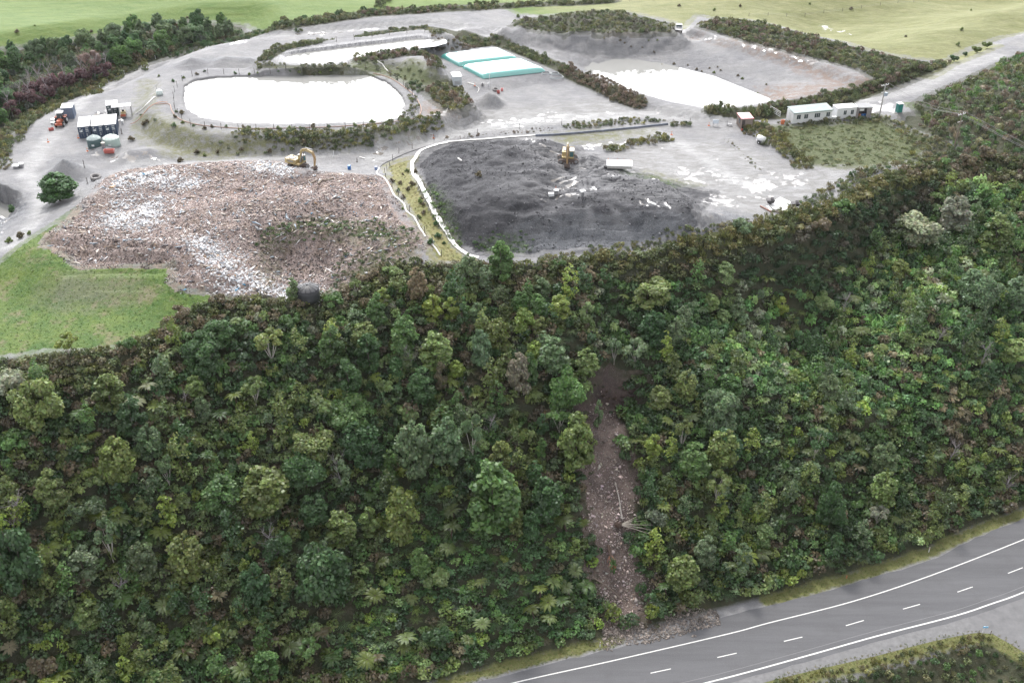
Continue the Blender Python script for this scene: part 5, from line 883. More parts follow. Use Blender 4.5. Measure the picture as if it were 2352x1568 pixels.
def excavator(loc, ru, rh, label, boom, stick, s=1.0, digger_cab=1):
    e = ent('excavator', loc, ru, label, 'excavator', None, s)
    for sy in (-1, 1):
        t = track_prof(4.2, .95, .6).build('track', [TRK], e); t.location = (0, sy * 1.15, 0)
        w = MB()
        for x in (-1.62, 1.62): w.tube([(x, -.34, .47), (x, .34, .47)], .36, 12)
        for x in (-.9, -.3, .3, .9): w.tube([(x, -.33, .2), (x, .33, .2)], .16, 8)
        w.build('roller', [STL], t)
    b = MB(); b.box((0, 0, .6), (1.8, 1.7, .4)); b.tube([(0, 0, .75), (0, 0, 1.05)], .75, 16); b.build('undercarriage', [TRK], e)
    hs = link(bpy.data.objects.new('upper_body', None), e); hs.rotation_euler = (0, 0, rh - ru)
    b = MB(); b.box((-.55, 0, 1.2), (3.3, 2.5, .3)); b.box((-.9, -.45, 1.75), (2.3, 1.5, .8)); b.box((-1.1, .82, 1.65), (2.2, .8, .6)); b.box((-2.35, 0, 1.6), (.75, 2.55, 1.05), taper=.94)
    b.box((-1.2, -.3, 2.2), (1.3, 1.2, .14), m=1); b.tube([(-1.6, -.7, 2.2), (-1.6, -.7, 2.75)], .07, 6, m=1)
    for x in (-1.8, -1.4, -1.0, -.6): b.box((x, -1.225, 1.65), (.25, .03, .4), m=1)
    b.build('house', [YEL, STL], hs)
    c = MB(); c.box((.55, .8, 2.05), (1.5, .95, 1.5), taper=.9); cab = c.build('cab', [YEL], hs)
    c = MB(); c.box((.55, 1.26, 2.2), (1.15, .05, .95), rx=.05); c.box((1.27, .8, 2.1), (.06, .75, 1.1)); c.box((.55, .35, 2.2), (1.1, .05, .9), rx=-.05); c.box((-.2, .8, 2.25), (.05, .7, .8)); c.build('window', [smat('cab glass', (.05, .12, .13), .12)], cab)
    c = MB(); c.box((.55, .8, 2.84), (1.5, .95, .08)); c.build('cab_roof', [WHT], cab)
    b = MB(); arm(b, boom, .42, [.45] + [.62] * (len(boom) - 2) + [.4]); b.build('boom', [YEL], hs)
    b = MB(); b2 = boom; arm(b, [(b2[0][0] + .5, b2[0][1] - .1), ((b2[1][0] * .6 + b2[2][0] * .4), (b2[1][1] * .6 + b2[2][1] * .4) - .25)], .14, [.16, .12], .3); arm(b, [(b2[0][0] + .5, b2[0][1] - .1), ((b2[1][0] * .6 + b2[2][0] * .4), (b2[1][1] * .6 + b2[2][1] * .4) - .25)], .14, [.16, .12], -.3); m_ = b2[-2]; arm(b, [(m_[0], m_[1] + .45), (stick[0][0] + .1, stick[0][1] + .45)], .16, [.18, .1]); b.build('hydraulic_ram', [STL], hs)
    b = MB(); arm(b, stick, .34, [.5] * (len(stick) - 1) + [.25]); b.build('stick', [smat('worn yellow', (.36, .24, .12), .6, 0, .25, 5)], hs)
    x, z = stick[-1]; k = MB(); P6 = [(x + .15, z), (x + .45, z - .5), (x + .1, z - 1.05), (x - .55, z - .95), (x - .75, z - .45), (x - .3, z - .75), (x + .05, z - .55)]; V = [(a, y, c_) for y in (-.55, .55) for a, c_ in P6]; n = len(P6); k.add(V, [tuple(range(n - 1, -1, -1)), tuple(range(n, 2 * n))] + [(i, (i + 1) % n, n + (i + 1) % n, n + i) for i in range(n)])
    for y in (-.45, -.15, .15, .45): k.box((x - .8, y, z - .42), (.22, .1, .08))
    k.build('bucket', [TRK], hs); return e
p = h1(686, 384); excavator(p, R(28), R(-28), 'yellow excavator reaching its bucket onto the brown rubbish tip', [(.3, 1.5), (1.5, 4.3), (2.5, 4.75), (4.6, 4.3)], [(4.3, 4.6), (4.9, 3.2), (4.6, 1.2)], s=.86)
p = h1(1304, 371); excavator(p, R(2), R(-95), 'yellow excavator facing the camera on the black soil heap', [(.3, 1.5), (1.2, 4.0), (2.0, 4.6), (3.3, 4.3)], [(3.1, 4.6), (3.9, 3.0), (3.9, 1.15)], s=.92)
# tractor (orange), local +X forward
def wheel(r, w, loc, parent):
    t = MB(); t.tube([(0, -w / 2, 0), (0, -w * .3, 0), (0, w * .3, 0), (0, w / 2, 0)], [r * .86, r, r, r * .86], 18)
    for k in range(18): a = k * math.pi / 9; t.box((r * math.cos(a), 0, r * math.sin(a)), (.06, w * .8, .06))
    o = t.build('wheel', [BLK], parent); o.location = loc; q = MB(); q.tube([(0, -w / 2 - .01, 0), (0, w / 2 + .01, 0)], r * .45, 12); q.build('rim', [WHT], o); return o
p = h1(141, 286); e = ent('tractor', p, R(-83), 'orange tractor with white cab roof parked by the slate container', 'tractor'); b = MB(); b.box((.9, 0, 1.05), (1.9, .85, .75), taper=.92); b.box((-.5, 0, .95), (1.4, .9, .6)); b.box((1.95, 0, .75), (.35, 1.5, .4)); b.build('body', [ORG], e)
for sy in (-1, 1): b = MB(); b.box((-.8, sy * .95, 1.6), (1.3, .5, .1), rx=sy * -.1); b.build('mudguard', [ORG], e)
b = MB(); b.box((-.6, 0, 1.9), (1.4, 1.25, 1.3), taper=.9); cb = b.build('cab', [GLS], e); b = MB(); b.box((-.6, 0, 2.62), (1.5, 1.4, .14)); b.build('cab_roof', [WHT], cb)
for x, r, w, y in ((-.8, .85, .5, .95), (1.3, .52, .35, .8)):
    for sy in (-1, 1): wheel(r, w, (x, sy * y, r), e)
b = MB(); b.tube([(.5, .35, 1.4), (.5, .35, 2.1)], .05, 6); b.build('exhaust_pipe', [STL], e)
for (u, v, w, rz, lb) in ((126, 274, 1.5, .3, 'pale flat plate leaning beside the orange tractor'), (125, 281, 1.3, .05, 'white slab lying on the gravel beside the orange tractor')):
    b = MB(); b.box((0, 0, .45), (w, .7, .12)); 
    for x in (-w / 2 + .1, w / 2 - .1): b.box((x, 0, .2), (.1, .6, .4), m=1)
    o = b.build('work_table', [WHT, STL], None, label=lb, cat='table'); o.location = h1(u, v + 4); o.rotation_euler = (0, 0, rz)
# small roller under the canopy
p = h1(285, 268); e = ent('roller', p, R(-75), 'small yellow ride-on roller with white roll bar under the canopy', 'roller'); b = MB(); b.box((-.3, 0, .95), (1.3, 1.1, .55), taper=.9); b.box((.55, 0, .8), (.6, .9, .45)); b.build('body', [YEL], e); 
for x in (-.75, .85): b = MB(); b.tube([(x, -.55, .42), (x, .55, .42)], .42, 18); b.build('drum', [STL], e)
b = MB(); b.tube([(-.4, -.5, 1.1), (-.4, -.45, 2.1), (-.4, .45, 2.1), (-.4, .5, 1.1)], .05, 6); b.box((-.35, 0, 1.3), (.45, .5, .25), m=1); b.build('roll_bar', [WHT, BLK], e); b = MB(); b.box((1.25, 0, .75), (.25, 1.1, .5)); b.build('blade', [ORG], e)
# orange bin, tyre, drums, cones
def bin_(u, v, w, d, h, m, label, rz=0.0, name='skip_bin', cat='bin'):
    b = MB(); V = []; t = .07
    for (k, z) in ((.86, 0), (1, h)):
        for x, y in ((-1, -1), (1, -1), (1, 1), (-1, 1)): V.append((x * w / 2 * k, y * d / 2 * k, z))
    for (k, z) in ((1, h), (.86, .1)):
        for x, y in ((-1, -1), (1, -1), (1, 1), (-1, 1)): V.append((x * (w / 2 * k - t), y * (d / 2 * k - t), z))
    F = [(3, 2, 1, 0), (12, 13, 14, 15)]
    for i in range(4): j = (i + 1) % 4; F += [(i, j, 4 + j, 4 + i), (4 + i, 4 + j, 8 + j, 8 + i), (8 + i, 8 + j, 12 + j, 12 + i)]
    b.add(V, F)
    for x in (-.25, .25): b.box((x * w, -d / 2 * .95, h * .5), (.08, .06, h * .8))
    o = b.build(name, [m], None, label=label, cat=cat); o.location = h1(u, v); o.rotation_euler = (0, 0, rz)
bin_(252, 352, 2.1, .9, .75, RPL, 'open orange-red bin on the gravel in front of the pale green tank', .08)
bin_(118, 299, 1.1, .7, .5, smat('dull red', (.38, .09, .08), .7), 'small dull red bin at the edge of the yard below the tractor', .5); bin_(1145, 214, .7, .7, .6, smat('dull red', (.38, .09, .08)), 'dark red open crate behind the grey gravel pile'); bin_(1153, 209, .55, .55, .6, smat('pinkish plastic', (.62, .22, .22), .6), 'pink plastic crate behind the gravel pile')
bin_(1108, 198, .5, .5, .7, STL, 'small grey bin near the white kiosk and green bladder', name='litter_bin'); bin_(1122, 197, .4, .4, .6, WHT, 'small white bin at the foot of the lamp pole', name='litter_bin')
def drum(u, v, r, h, m, label, name='drum', cat='drum'):
    b = MB(); b.lathe((0, 0, 0), [(r * .95, 0), (r, .05), (r, h * .33), (r * 1.05, h * .35), (r, h * .37), (r, h * .63), (r * 1.05, h * .65), (r, h * .67), (r, h - .04), (r * .95, h)], 16); o = b.build(name, [m], None, label=label, cat=cat); o.location = h1(u, v); return o
BD = smat('blue plastic', (.04, .16, .42), .4); drum(802.6, 390, .34, .95, BD, 'blue drum standing alone on the track beside the rubbish tip'); drum(864, 391, .3, .8, smat('grey blue plastic', (.22, .28, .45), .5), 'grey-blue drum at the corner of the straw strip'); drum(282, 284, .3, .8, WHT, 'white drum beside the three blue containers')
def tyre(u, v, r, label, m=BLK, flat=True, z=0):
    b = MB(); n = 20; pf = [(r * .55, .0), (r * .62, -.16 * r * 2), (r * .95, -.17 * r * 2), (r, 0), (r * .95, .17 * r * 2), (r * .62, .16 * r * 2)]
    V = [(q * math.cos(2 * math.pi * k / n), q * math.sin(2 * math.pi * k / n), zz + .34 * r) for k in range(n) for q, zz in pf]; m6 = len(pf); b.add(V, [(k * m6 + i, ((k + 1) % n) * m6 + i, ((k + 1) % n) * m6 + (i + 1) % m6, k * m6 + (i + 1) % m6) for k in range(n) for i in range(m6)])
    o = b.build('tyre', [m], None, True, label=label, cat='tyre'); o.location = h1(u, v) + Vector((0, 0, z)); o.rotation_euler = (.15, .1, 0); return o
tyre(220.5, 411, 1.05, 'big dusty tyre lying near the head of the rubbish tip', smat('dusty rubber', (.22, .21, .21), .9, 0, .2, 4)); tyre(1138, 208, .75, 'grey tyre lying beside the red crate', smat('dusty rubber', (.22, .21, .21)))
CM = MB(); CM.box((0, 0, .03), (.55, .55, .06), m=0); CM.lathe((0, 0, .06), [(.2, 0), (.15, .25)], 12, 0); CM.lathe((0, 0, .31), [(.15, 0), (.1, .2)], 12, 1); CM.lathe((0, 0, .51), [(.1, 0), (.04, .4)], 12, 0); cme = CM.mesh('traffic_cone', [HVZ, WHT])
for (u, v, lb) in ((165, 271, 'cone at the corner of the slate blue container'), (111, 327, 'lone cone at the yard edge beside the drain'), (180, 317, 'cone at the front corner of the first dark blue container'), (201, 347, 'cone at the edge of the gravel bed under the dark green tank'), (1396.5, 372, 'first cone behind the white slab, nearest the black heap'), (1418, 373, 'second cone along the back of the white slab'), (1433, 373.5, 'third cone along the back of the white slab'), (1448, 374.5, 'cone at the far corner of the white slab'), (1446, 383, 'cone leaning at the end face of the white slab'), (1542.5, 310, 'lone cone on the open gravel yard'), (1742.5, 264, 'cone beside the track in front of the dark hedge'), (1276.6, 437, 'tall cone on top of the well head on the black heap'), (1091, 197, 'cone at the end of the short white pipe'), (1628, 289, 'small cone beside the pale sign in the yard'), (1076, 351, 'cone beside the track above the rubbish tip')[:0] or (996, 318, 'cone on the pale track above the straw strip')):
    o = obj('traffic_cone', cme, label='orange and white ' + lb if len(lb.split()) < 13 else lb, cat='traffic cone', group='orange and white traffic cones'); o.location = h1(u, v); o.scale = (.85,) * 3
# site office and cabins (origin at front-left bottom, local +X along the long front)
def wbox(b, x0, x1, y0, y1, z0, z1, m=0): b.box(((x0 + x1) / 2, (y0 + y1) / 2, (z0 + z1) / 2), (x1 - x0, y1 - y0, z1 - z0), m=m)
def win(parent, x, z, w, h, y=-.02, name='window'):
    f = MB(); wbox(f, x - w / 2 - .06, x + w / 2 + .06, y - .03, y + .0, z - h / 2 - .06, z + h / 2 + .06); o = f.build(name, [WHT], parent); g = MB(); n = 2 if w < 1.1 else 3
    for i in range(n): wbox(g, x - w / 2 + i * w / n + .03, x - w / 2 + (i + 1) * w / n - .03, y - .045, y - .031, z - h / 2, z + h / 2)
    g.build('pane', [GLS], o); return o
A = h1(1819.5, 285.5); B_ = h1(1908, 277); Lx = (B_ - A).length; D_ = 3.0
e = ent('site_office', A, yaw(A, B_), 'long white site office with four windows beside the access road', 'building'); b = MB(); wbox(b, 0, Lx, 0, D_, .1, 2.5)
for i in range(int(Lx / .6)): b.box((i * .6 + .3, -.012, 1.3), (.05, .02, 2.35))
for i in range(5): b.box((-.012, i * .6 + .3, 1.3), (.02, .05, 2.35))
b.build('wall', [WHT], e); b = MB(); b.add([(-.1, -.2, 2.5), (Lx + .15, -.2, 2.5), (Lx + .15, D_ + .15, 2.85), (-.1, D_ + .15, 2.85), (-.1, -.2, 2.6), (Lx + .15, -.2, 2.6), (Lx + .15, D_ + .15, 2.95), (-.1, D_ + .15, 2.95)], [(3, 2, 1, 0), (4, 5, 6, 7), (0, 1, 5, 4), (1, 2, 6, 5), (2, 3, 7, 6), (3, 0, 4, 7)]); [b.box((i * .55 + .2, D_ / 2, 2.795), (.05, D_ + .3, .05), rx=.1045) for i in range(int(Lx / .55))]; b.build('roof', [smat('grey green iron roof', (.30, .35, .35), .5, 0, .12, 1)], e)
b = MB(); b.box((Lx / 2, -.24, 2.5), (Lx + .3, .1, .12)); b.build('gutter', [smat('green trim', (.16, .23, .21), .5)], e)
for cx, w in ((965, .95), (1060, .95), (1205, 1.35), (1345, .9)): win(e, (cx - 905) / 500 * Lx + .2, 1.55, w, .95)
b = MB(); wbox(b, -.06, -.0, 1.1, 2.0, .2, 2.2); b.build('door', [smat('off white door', (.6, .62, .62), .5)], e)
A = h1(1920, 275.5); B_ = h1(1966, 271.5); Lx = 4.6; e = ent('site_cabin', A, yaw(A, B_), 'short white flat-roofed cabin with two paired windows next to the office', 'building'); b = MB(); wbox(b, 0, Lx, 0, 2.4, .1, 2.5); b.build('wall', [WHT], e); b = MB(); wbox(b, -.05, Lx + .05, -.05, 2.45, 2.503, 2.6); b.build('roof', [CRW], e); win(e, 1.9, 1.5, .7, .95); win(e, 3.6, 1.5, .7, .95)
b = MB(); wbox(b, 0, .9, 0, .5, 0, .8); b.box((.45, .25, .85), (1.0, .6, .06)); o = b.build('bench', [WHT], None, label='low white bench between the long office and the short cabin', cat='bench'); o.location = h1(1911, 277.5); o.rotation_euler = (0, 0, .1)
A = h1(1969, 273); e = ent('open_shed', A, R(5), 'open-fronted steel shed full of gear behind the short white cabin', 'shed'); b = MB(); wbox(b, 0, .08, 0, 2.6, 0, 2.4); wbox(b, 2.92, 3.0, 0, 2.6, 0, 2.5); wbox(b, .08, 2.92, 2.52, 2.6, 0, 2.4); wbox(b, 1.9, 2.92, 0, .08, 0, 2.3, 0); b.build('wall', [smat('shed wall', (.30, .28, .28), .7)], e); b = MB(); b.box((1.5, 1.3, 2.5), (3.3, 2.9, .08), rx=-.04); b.build('roof', [smat('dark iron roof', (.17, .17, .18), .5)], e); b = MB(); b.box((1.5, -.12, 2.5), (3.3, .06, .14)); b.box((-.12, 1.3, 2.5), (.06, 2.9, .14)); b.build('fascia', [WHT], e)
b = MB(); wbox(b, .2, 1.2, -.06, -.01, 1.75, 2.25); b.build('signboard', [WHT], e)
for (x, y, m_, lb) in ((.5, .4, smat('tan crate', (.45, .22, .12), .7), 'tan barrel in the mouth of the open shed'), (1.15, .35, BD, 'blue barrel in the mouth of the open shed'), (1.7, .5, BD, 'second blue barrel inside the open shed, beside its wall')):
    o = drum(1969, 273, .28, .9, m_, lb, 'barrel', 'barrel'); o.location = A + Vector((x * math.cos(R(5)), y + x * .087, 0))
b = MB(); b.add(*[[(0, 0, 0)], []]) if 0 else None
A = h1(2063.5, 257.5); e = ent('portable_toilet', A, R(12), 'green portable toilet with white roof at the end of the compound', 'portable toilet'); b = MB(); b.box((0, 0, 1.05), (1.1, 1.1, 1.9)); b.box((0, 0, .05), (1.2, 1.2, .12), m=1)
for x in (-.4, 0, .4): b.box((x, -.56, 1.1), (.05, .03, 1.7))
for y in (-.3, 0, .3): b.box((-.56, y, 1.1), (.03, .05, 1.7))
b.build('cubicle', [smat('toilet green', (.02, .17, .15), .45), STL], e); b = MB(); b.box((0, -.575, 1.05), (.75, .03, 1.7)); b.build('door', [smat('toilet door green', (.03, .22, .19), .45)], e); b = MB(); b.box((0, 0, 2.06), (1.2, 1.2, .12)); b.box((0, 0, 2.17), (1.0, 1.0, .12), taper=.7); b.build('roof', [WHT], e)
# timber hut
A = h1(1701, 298); B_ = h1(1723.5, 297); Lx = 2.5; e = ent('timber_hut', A, yaw(A, B_) + R(-6), 'timber-clad gate hut with flat pink roof at the yard entrance', 'hut'); b = MB(); wbox(b, 0, Lx, 0, 3.4, .1, 2.4); 
for i in range(9): b.box((.14 + i * .28, -.015, 1.25), (.05, .03, 2.25), m=1)
for i in range(12): b.box((-.015, .14 + i * .28, 1.25), (.03, .05, 2.25), m=1)
b.build('wall', [smat('pinkish grey boards', (.30, .25, .23), .9, 0, .25, 8), WDK], e); b = MB(); wbox(b, -.12, Lx + .12, -.12, 3.52, 2.4, 2.5); b.build('roof', [smat('pink roof', (.66, .46, .47), .4, 0, .12, 1)], e); b = MB(); 
for q in ((-.16, -.122, -.16, 3.56), (Lx + .122, Lx + .16, -.16, 3.56)): wbox(b, q[0], q[1], q[2], q[3], 2.36, 2.54)
wbox(b, -.12, Lx + .12, -.16, -.122, 2.36, 2.54); b.build('fascia', [smat('red fascia', (.42, .10, .10), .6)], e); b = MB(); wbox(b, .15, .8, -.05, -.03, .15, 2.1); b.build('door', [smat('dark door', (.05, .04, .04), .6)], e)
w_ = MB(); wbox(w_, -.055, -.03, .9, 1.8, 1.0, 2.0); w_.build('window', [GLS], e)
bin_(1712, 299, .9, .45, .5, smat('green box', (.08, .20, .10), .6), 'green box against the front of the timber hut', 0, 'storage_box', 'box'); bin_(1704, 301, .4, .35, .45, RPL, 'small red box at the door of the timber hut', 0, 'storage_box', 'box')
# white tank trailer
p = h1(1747, 329); e = ent('tank_trailer', p, R(-50), 'white water tank on a small trailer beside the gorse hedge', 'trailer'); b = MB(); b.tube([(-.9, 0, 1.05), (-.8, 0, 1.05), (.8, 0, 1.05), (.9, 0, 1.05)], [.3, .6, .6, .3], 18); b.lathe((0, 0, 1.6), [(.22, 0), (.2, .12)], 12); b.build('tank', [WHT], e, True); b = MB(); b.box((0, 0, .45), (2.1, 1.2, .1)); b.tube([(1, 0, .42), (2.0, 0, .35)], .04, 6); b.build('chassis', [STL], e)
for sy in (-1, 1): wheel(.33, .2, (0, sy * .68, .33), e)
b = MB(); b.box((0, 0, .42), (1.2, .5, .07)); b.box((-.45, 0, .2), (.1, .4, .4)); b.box((.45, 0, .2), (.1, .4, .4)); b.tube([(-.5, .1, 0), (-.5, .1, 1.1)], .05, 6); o = b.build('bench', [STL], None, label='low grey bench on the gravel outside the timber hut', cat='bench'); o.location = h1(1675, 289); o.rotation_euler = (0, 0, -.3)
b = MB(); b.box((0, 0, 1.0), (1.3, .06, .9)); b.tube([(-.5, 0, 0), (-.5, 0, 1)], .04, 5, 1); b.tube([(.5, 0, 0), (.5, 0, 1)], .04, 5, 1); o = b.build('sign', [smat('pale blue sign', (.62, .68, .75), .5), STL], None, label='pale sign board standing in the open gravel yard', cat='sign'); o.location = h1(1643, 290)
# farm gate
A = h1(1768, 258); B_ = h1(1790, 276); e = ent('gate', A, yaw(A, B_), 'white railed gate across the track beside the office', 'gate'); Lg = (B_ - A).length; b = MB()
for z in (.3, .65, 1.0, 1.35): b.tube([(0, 0, z), (Lg, 0, z)], .04, 5)
for x in (0, Lg * .33, Lg * .66, Lg): b.tube([(x, 0, .2), (x, 0, 1.4)], .04, 5)
b.build('rail', [WHT], e); b = MB(); b.box((-.1, 0, .8), (.18, .18, 1.6)); b.build('post', [WDK], e)
bin_(1797, 285, .8, .35, .95, HVZ, 'orange plastic barrier at the end of the long office', 0, 'barrier', 'barrier')
# utility: power poles
def power_pole(base, h, label, rz, tf=False, lean=0):
    e = ent('power_pole', base, rz, label, 'power pole', 'power poles beside the access road'); b = MB(); b.tube([(0, 0, -.5), (0, 0, h)], [.17, .11], 9); b.build('pole', [WDK if not tf else smat('grey pole', (.36, .35, .34), .8)], e)
    b = MB(); b.box((0, .12, h - .35), (2.2, .1, .12)); b.box((0, .12, h - 1.9), (1.5, .1, .1)); b.build('crossarm', [smat('pale crossarm', (.5, .49, .48), .7)], e)
    for x in (-1, -.45, .45, 1): b = MB(); b.lathe((x, .12, h - .28), [(.05, 0), (.09, .06), (.04, .12), (.08, .18), (.03, .24)], 8); b.build('insulator', [WHT], e)
    if tf: b = MB(); b.box((.3, -.3, h - 2.3), (.7, .5, .7)); b.build('transformer', [smat('transformer grey', (.36, .42, .5), .5)], e)
    return e
P1 = h1(2019.5, 268); P2 = h1(2192, 339); hh1 = 7.4; hh2 = 7.4
power_pole(P1, hh1, 'pale power pole with transformer beside the white compound', yaw(P1, P2) + math.pi / 2, True); power_pole(P2, hh2, 'brown power pole standing in scrub below the access road', yaw(P1, P2) + math.pi / 2)
dn = (P2 - P1).normalized(); pr2 = Vector((-dn.y, dn.x, 0)).normalized(); P3 = P2 + dn * 60 + Vector((0, 0, -4))
WRE = smat('grey wire', (.22, .22, .23), .6); b = MB()
for a, c, ha, hc in ((P1, P2, hh1, hh2), (P2, P3, hh2, 8)):
    for off in (-1, -.45, 1):
        pts_ = []
        for i in range(13): t = i / 12; q = a.lerp(c, t) + pr2 * off; q.z = (a.z + ha) * (1 - t) + (c.z + hc) * t - 1.2 * 4 * t * (1 - t); pts_.append(q)
        b.tube(pts_, .022, 4)
b.build('power_line', [WRE], None, label='sagging power wires strung between the two poles and out over the bush', cat='power line')
p = Vector(h1(1124.2, 203)); e = ent('lamp_pole', p, 0, 'thin white lamp pole in front of the green bladder tanks', 'pole'); b = MB(); b.tube([(0, 0, 0), (0, 0, 3.4)], .05, 6); b.build('pole', [WHT], e); b = MB(); b.box((.15, 0, 3.42), (.4, .15, .08)); b.build('lamp_head', [STL], e)
# bladder tanks
teal, tt_, tb_ = mat('teal bladder fabric'); tb_.inputs['Base Color'].default_value = (.10, .42, .38, 1); tb_.inputs['Roughness'].default_value = .3; setsp(tb_, 1.0)
if 'Coat Weight' in tb_.inputs: tb_.inputs['Coat Weight'].default_value = 1.0; tb_.inputs['Coat Roughness'].default_value = .12; tb_.inputs['Coat IOR'].default_value = 1.9
def bladder(cs, label, hgt=1.25):
    C = [u1(u, v, 35.0) for u, v in cs]; n = 28; V = []; F = []
    for i in range(n + 1):
        for j in range(n + 1):
            s = i / n * 2 - 1; t = j / n * 2 - 1; s2 = math.copysign(1 - (1 - abs(s)) ** 1.6, s); t2 = math.copysign(1 - (1 - abs(t)) ** 1.6, t); a = (s2 + 1) / 2; c = (t2 + 1) / 2
            q = C[0] * (1 - a) * (1 - c) + C[1] * a * (1 - c) + C[2] * a * c + C[3] * (1 - a) * c; ex = (1 - abs(s2) ** 14) ** .5 * (1 - abs(t2) ** 10) ** .5; V.append((q.x, q.y, 35.05 + hgt * ex))
    for i in range(n):
        for j in range(n): F.append((i * (n + 1) + j, (i + 1) * (n + 1) + j, (i + 1) * (n + 1) + j + 1, i * (n + 1) + j + 1)[::-1])
    me = bpy.data.meshes.new('bladder_tank'); me.from_pydata(V, [], F); me.materials.append(teal); me.polygons.foreach_set('use_smooth', [True] * len(F)); me.update(); return obj('bladder_tank', me, label=label, cat='bladder tank', group='two pillow-shaped bladder tanks')
bladder([(1055, 154), (1190, 139), (1145.6, 117), (1011.6, 132)], 'rear one of two teal-edged glaring pillow tanks, next to the lined pond'); bladder([(1109.3, 182), (1253.6, 166), (1196, 141), (1061.7, 157)], 'front one of two teal-edged glaring pillow tanks, facing the gravel yard')
# kiosk
A = h1(1041.5, 197); e = ent('pump_kiosk', A, R(28), 'white pump kiosk with blue-grey end door beside the bladder tanks', 'kiosk'); b = MB(); wbox(b, 0, 2.0, 0, 3.2, 0, 2.0); b.build('wall', [smat('pale kiosk wall', (.52, .56, .6), .5, 0, .06, 2)], e); b = MB(); wbox(b, -.06, 2.06, -.06, 3.26, 2.003, 2.1); b.build('roof', [CRW], e); b = MB()
for z in (.3, .6, .9): wbox(b, .3, 1.7, -.04, -.01, z, z + .12)
b.build('vent', [STL], e); e.rotation_euler = (0, 0, R(12))
def pipe(pts, r, m, label, name='pipe', cat='pipe', lift=.08, n=6, sub=6, z=None):
    P = np.array(pts, float); x, y = hit(P[:, 0], P[:, 1]); c = catmull(np.stack([x, y], 1), sub) if len(P) > 2 else np.stack([np.linspace(x[0], x[1], 8), np.linspace(y[0], y[1], 8)], 1); zz = H(c[:, 0], c[:, 1]) + lift; b = MB(); b.tube([(a[0], a[1], q) for a, q in zip(c, zz)], r, n); return b.build(name, [m], None, label=label, cat=cat)
PIP = smat('white pipe', (.74, .73, .70), .5); RPI = smat('rusty pipe', (.40, .27, .22), .7)
pipe([(313, 262), (335, 243), (356, 224)], .14, PIP, 'straight white pipe running up the bank towards the big pond'); pipe([(300, 285), (330, 262), (365, 236), (385, 236)], .05, smat('orange conduit', (.55, .25, .14), .6), 'thin orange conduit beside the white pipe on the bank')
pipe([(356, 240), (388, 240), (394, 253), (405, 268.5), (430, 281), (481, 290), (592, 296), (744, 293), (846, 286), (947, 274), (967, 257), (962, 236), (947, 215), (917, 193), (891, 178), (858, 169)], .10, RPI, 'rusty pink pipe curling round the rim of the big oval pond'); pipe([(867, 142), (880, 152), (893, 166)], .13, PIP, 'short white overflow pipe between the two ponds')
pipe([(871, 387), (866, 400), (884, 411), (896, 430), (906, 450), (927, 468), (934, 486), (952, 501), (965, 526), (977, 545)], .15, PIP, 'long white pipe along the edge of the rubbish tip'); pipe([(982, 554), (998, 568), (1011, 588)], .13, PIP, 'lower piece of white pipe at the foot of the straw strip'); pipe([(871, 387), (880, 378), (915, 360), (950, 347), (998, 332)], .07, smat('dark hose', (.12, .12, .13), .6), 'dark hose along the top edge of the straw strip')
pipe([(1074, 191), (1083, 193.5), (1091, 196)], .15, PIP, 'short white pipe on the ground beside the kiosk'); pipe([(264, 286), (281, 278)], .14, PIP, 'white pipe lying beside the last blue container', lift=.5); pipe([(1092, 197), (1100, 205), (1096, 214)], .06, PIP, 'bent white hose near the small gravel heap')
# rings of coiled hose
for i, (u, v, r, lb) in enumerate(((1254, 169, 1.1, 'coil of hose at the corner of the front bladder tank'), (1275, 170, 1.0, 'second coil of hose beyond the front bladder tank'), (1278, 177, 1.7, 'widest coil of pale hose on the gravel pad'))):
    p = h1(u, v); b = MB()
    for q in range(3): b.tube([(r * (1 - .08 * q) * math.cos(a), r * (1 - .08 * q) * math.sin(a) * .9, .08 + .09 * q) for a in np.linspace(0, 6.283, 25)], .05, 5, caps=False)
    o = b.build('hose_coil', [smat('grey hose', (.35, .38, .40), .5)], None, label=lb, cat='hose coil'); o.location = p
# drainage channel, concrete wall
def draped(name, pts, w, m, lift, **kw):
    P = P_(pts); c = catmull(P, 8); a, b_ = strip(c, w); r = np.random.default_rng(5); a = a + r.normal(0, w * .07, a.shape); b_ = b_ + r.normal(0, w * .07, b_.shape); n = len(a); V = np.vstack([np.c_[a, H(a[:, 0], a[:, 1]) + lift], np.c_[c, H(c[:, 0], c[:, 1]) + lift * .4], np.c_[b_, H(b_[:, 0], b_[:, 1]) + lift]]); F = [[k * n + i, (k + 1) * n + i, (k + 1) * n + i + 1, k * n + i + 1] for k in (0, 1) for i in range(n - 1)]; return obj(name, npmesh(name, V, F, [m]), **kw)
draped('drainage_channel', [(1028, 327.5), (998, 334), (967, 347), (955, 362), (946, 380), (955, 407), (972, 435), (987.5, 465.6), (1002.7, 496), (1023, 529), (1048, 567), (1078.7, 587), (1099, 592)], .75, smat('white liner', (.66, .65, .64), .5, 0, .15, 2), .16, label='white lined drainage channel curving between straw strip and black heap', cat='drainage channel')
draped('drainage_channel', [(1028, 327), (1100, 321), (1184, 315), (1230, 311)], .5, smat('white liner', (.66, .65, .64)), .16, label='narrow white channel edging the top of the black heap', cat='drainage channel')
c = catmull(P_([(1230, 313), (1300, 309), (1420, 298), (1534, 287)]), 6); b = MB(); z0 = H(c[:, 0], c[:, 1])
for i in range(len(c) - 1): p0 = Vector((*c[i], z0[i])); p1 = Vector((*c[i + 1], z0[i + 1])); b.box(((p0 + p1) / 2 + Vector((0, 0, .12)))[:], ((p1 - p0).length - .004, .2, .55), yaw(p0, p1))
b.build('retaining_wall', [smat('blue grey concrete', (.17, .19, .235), .8, 0, .25, 1)], None, label='low blue-grey retaining wall behind the black heap', cat='wall')
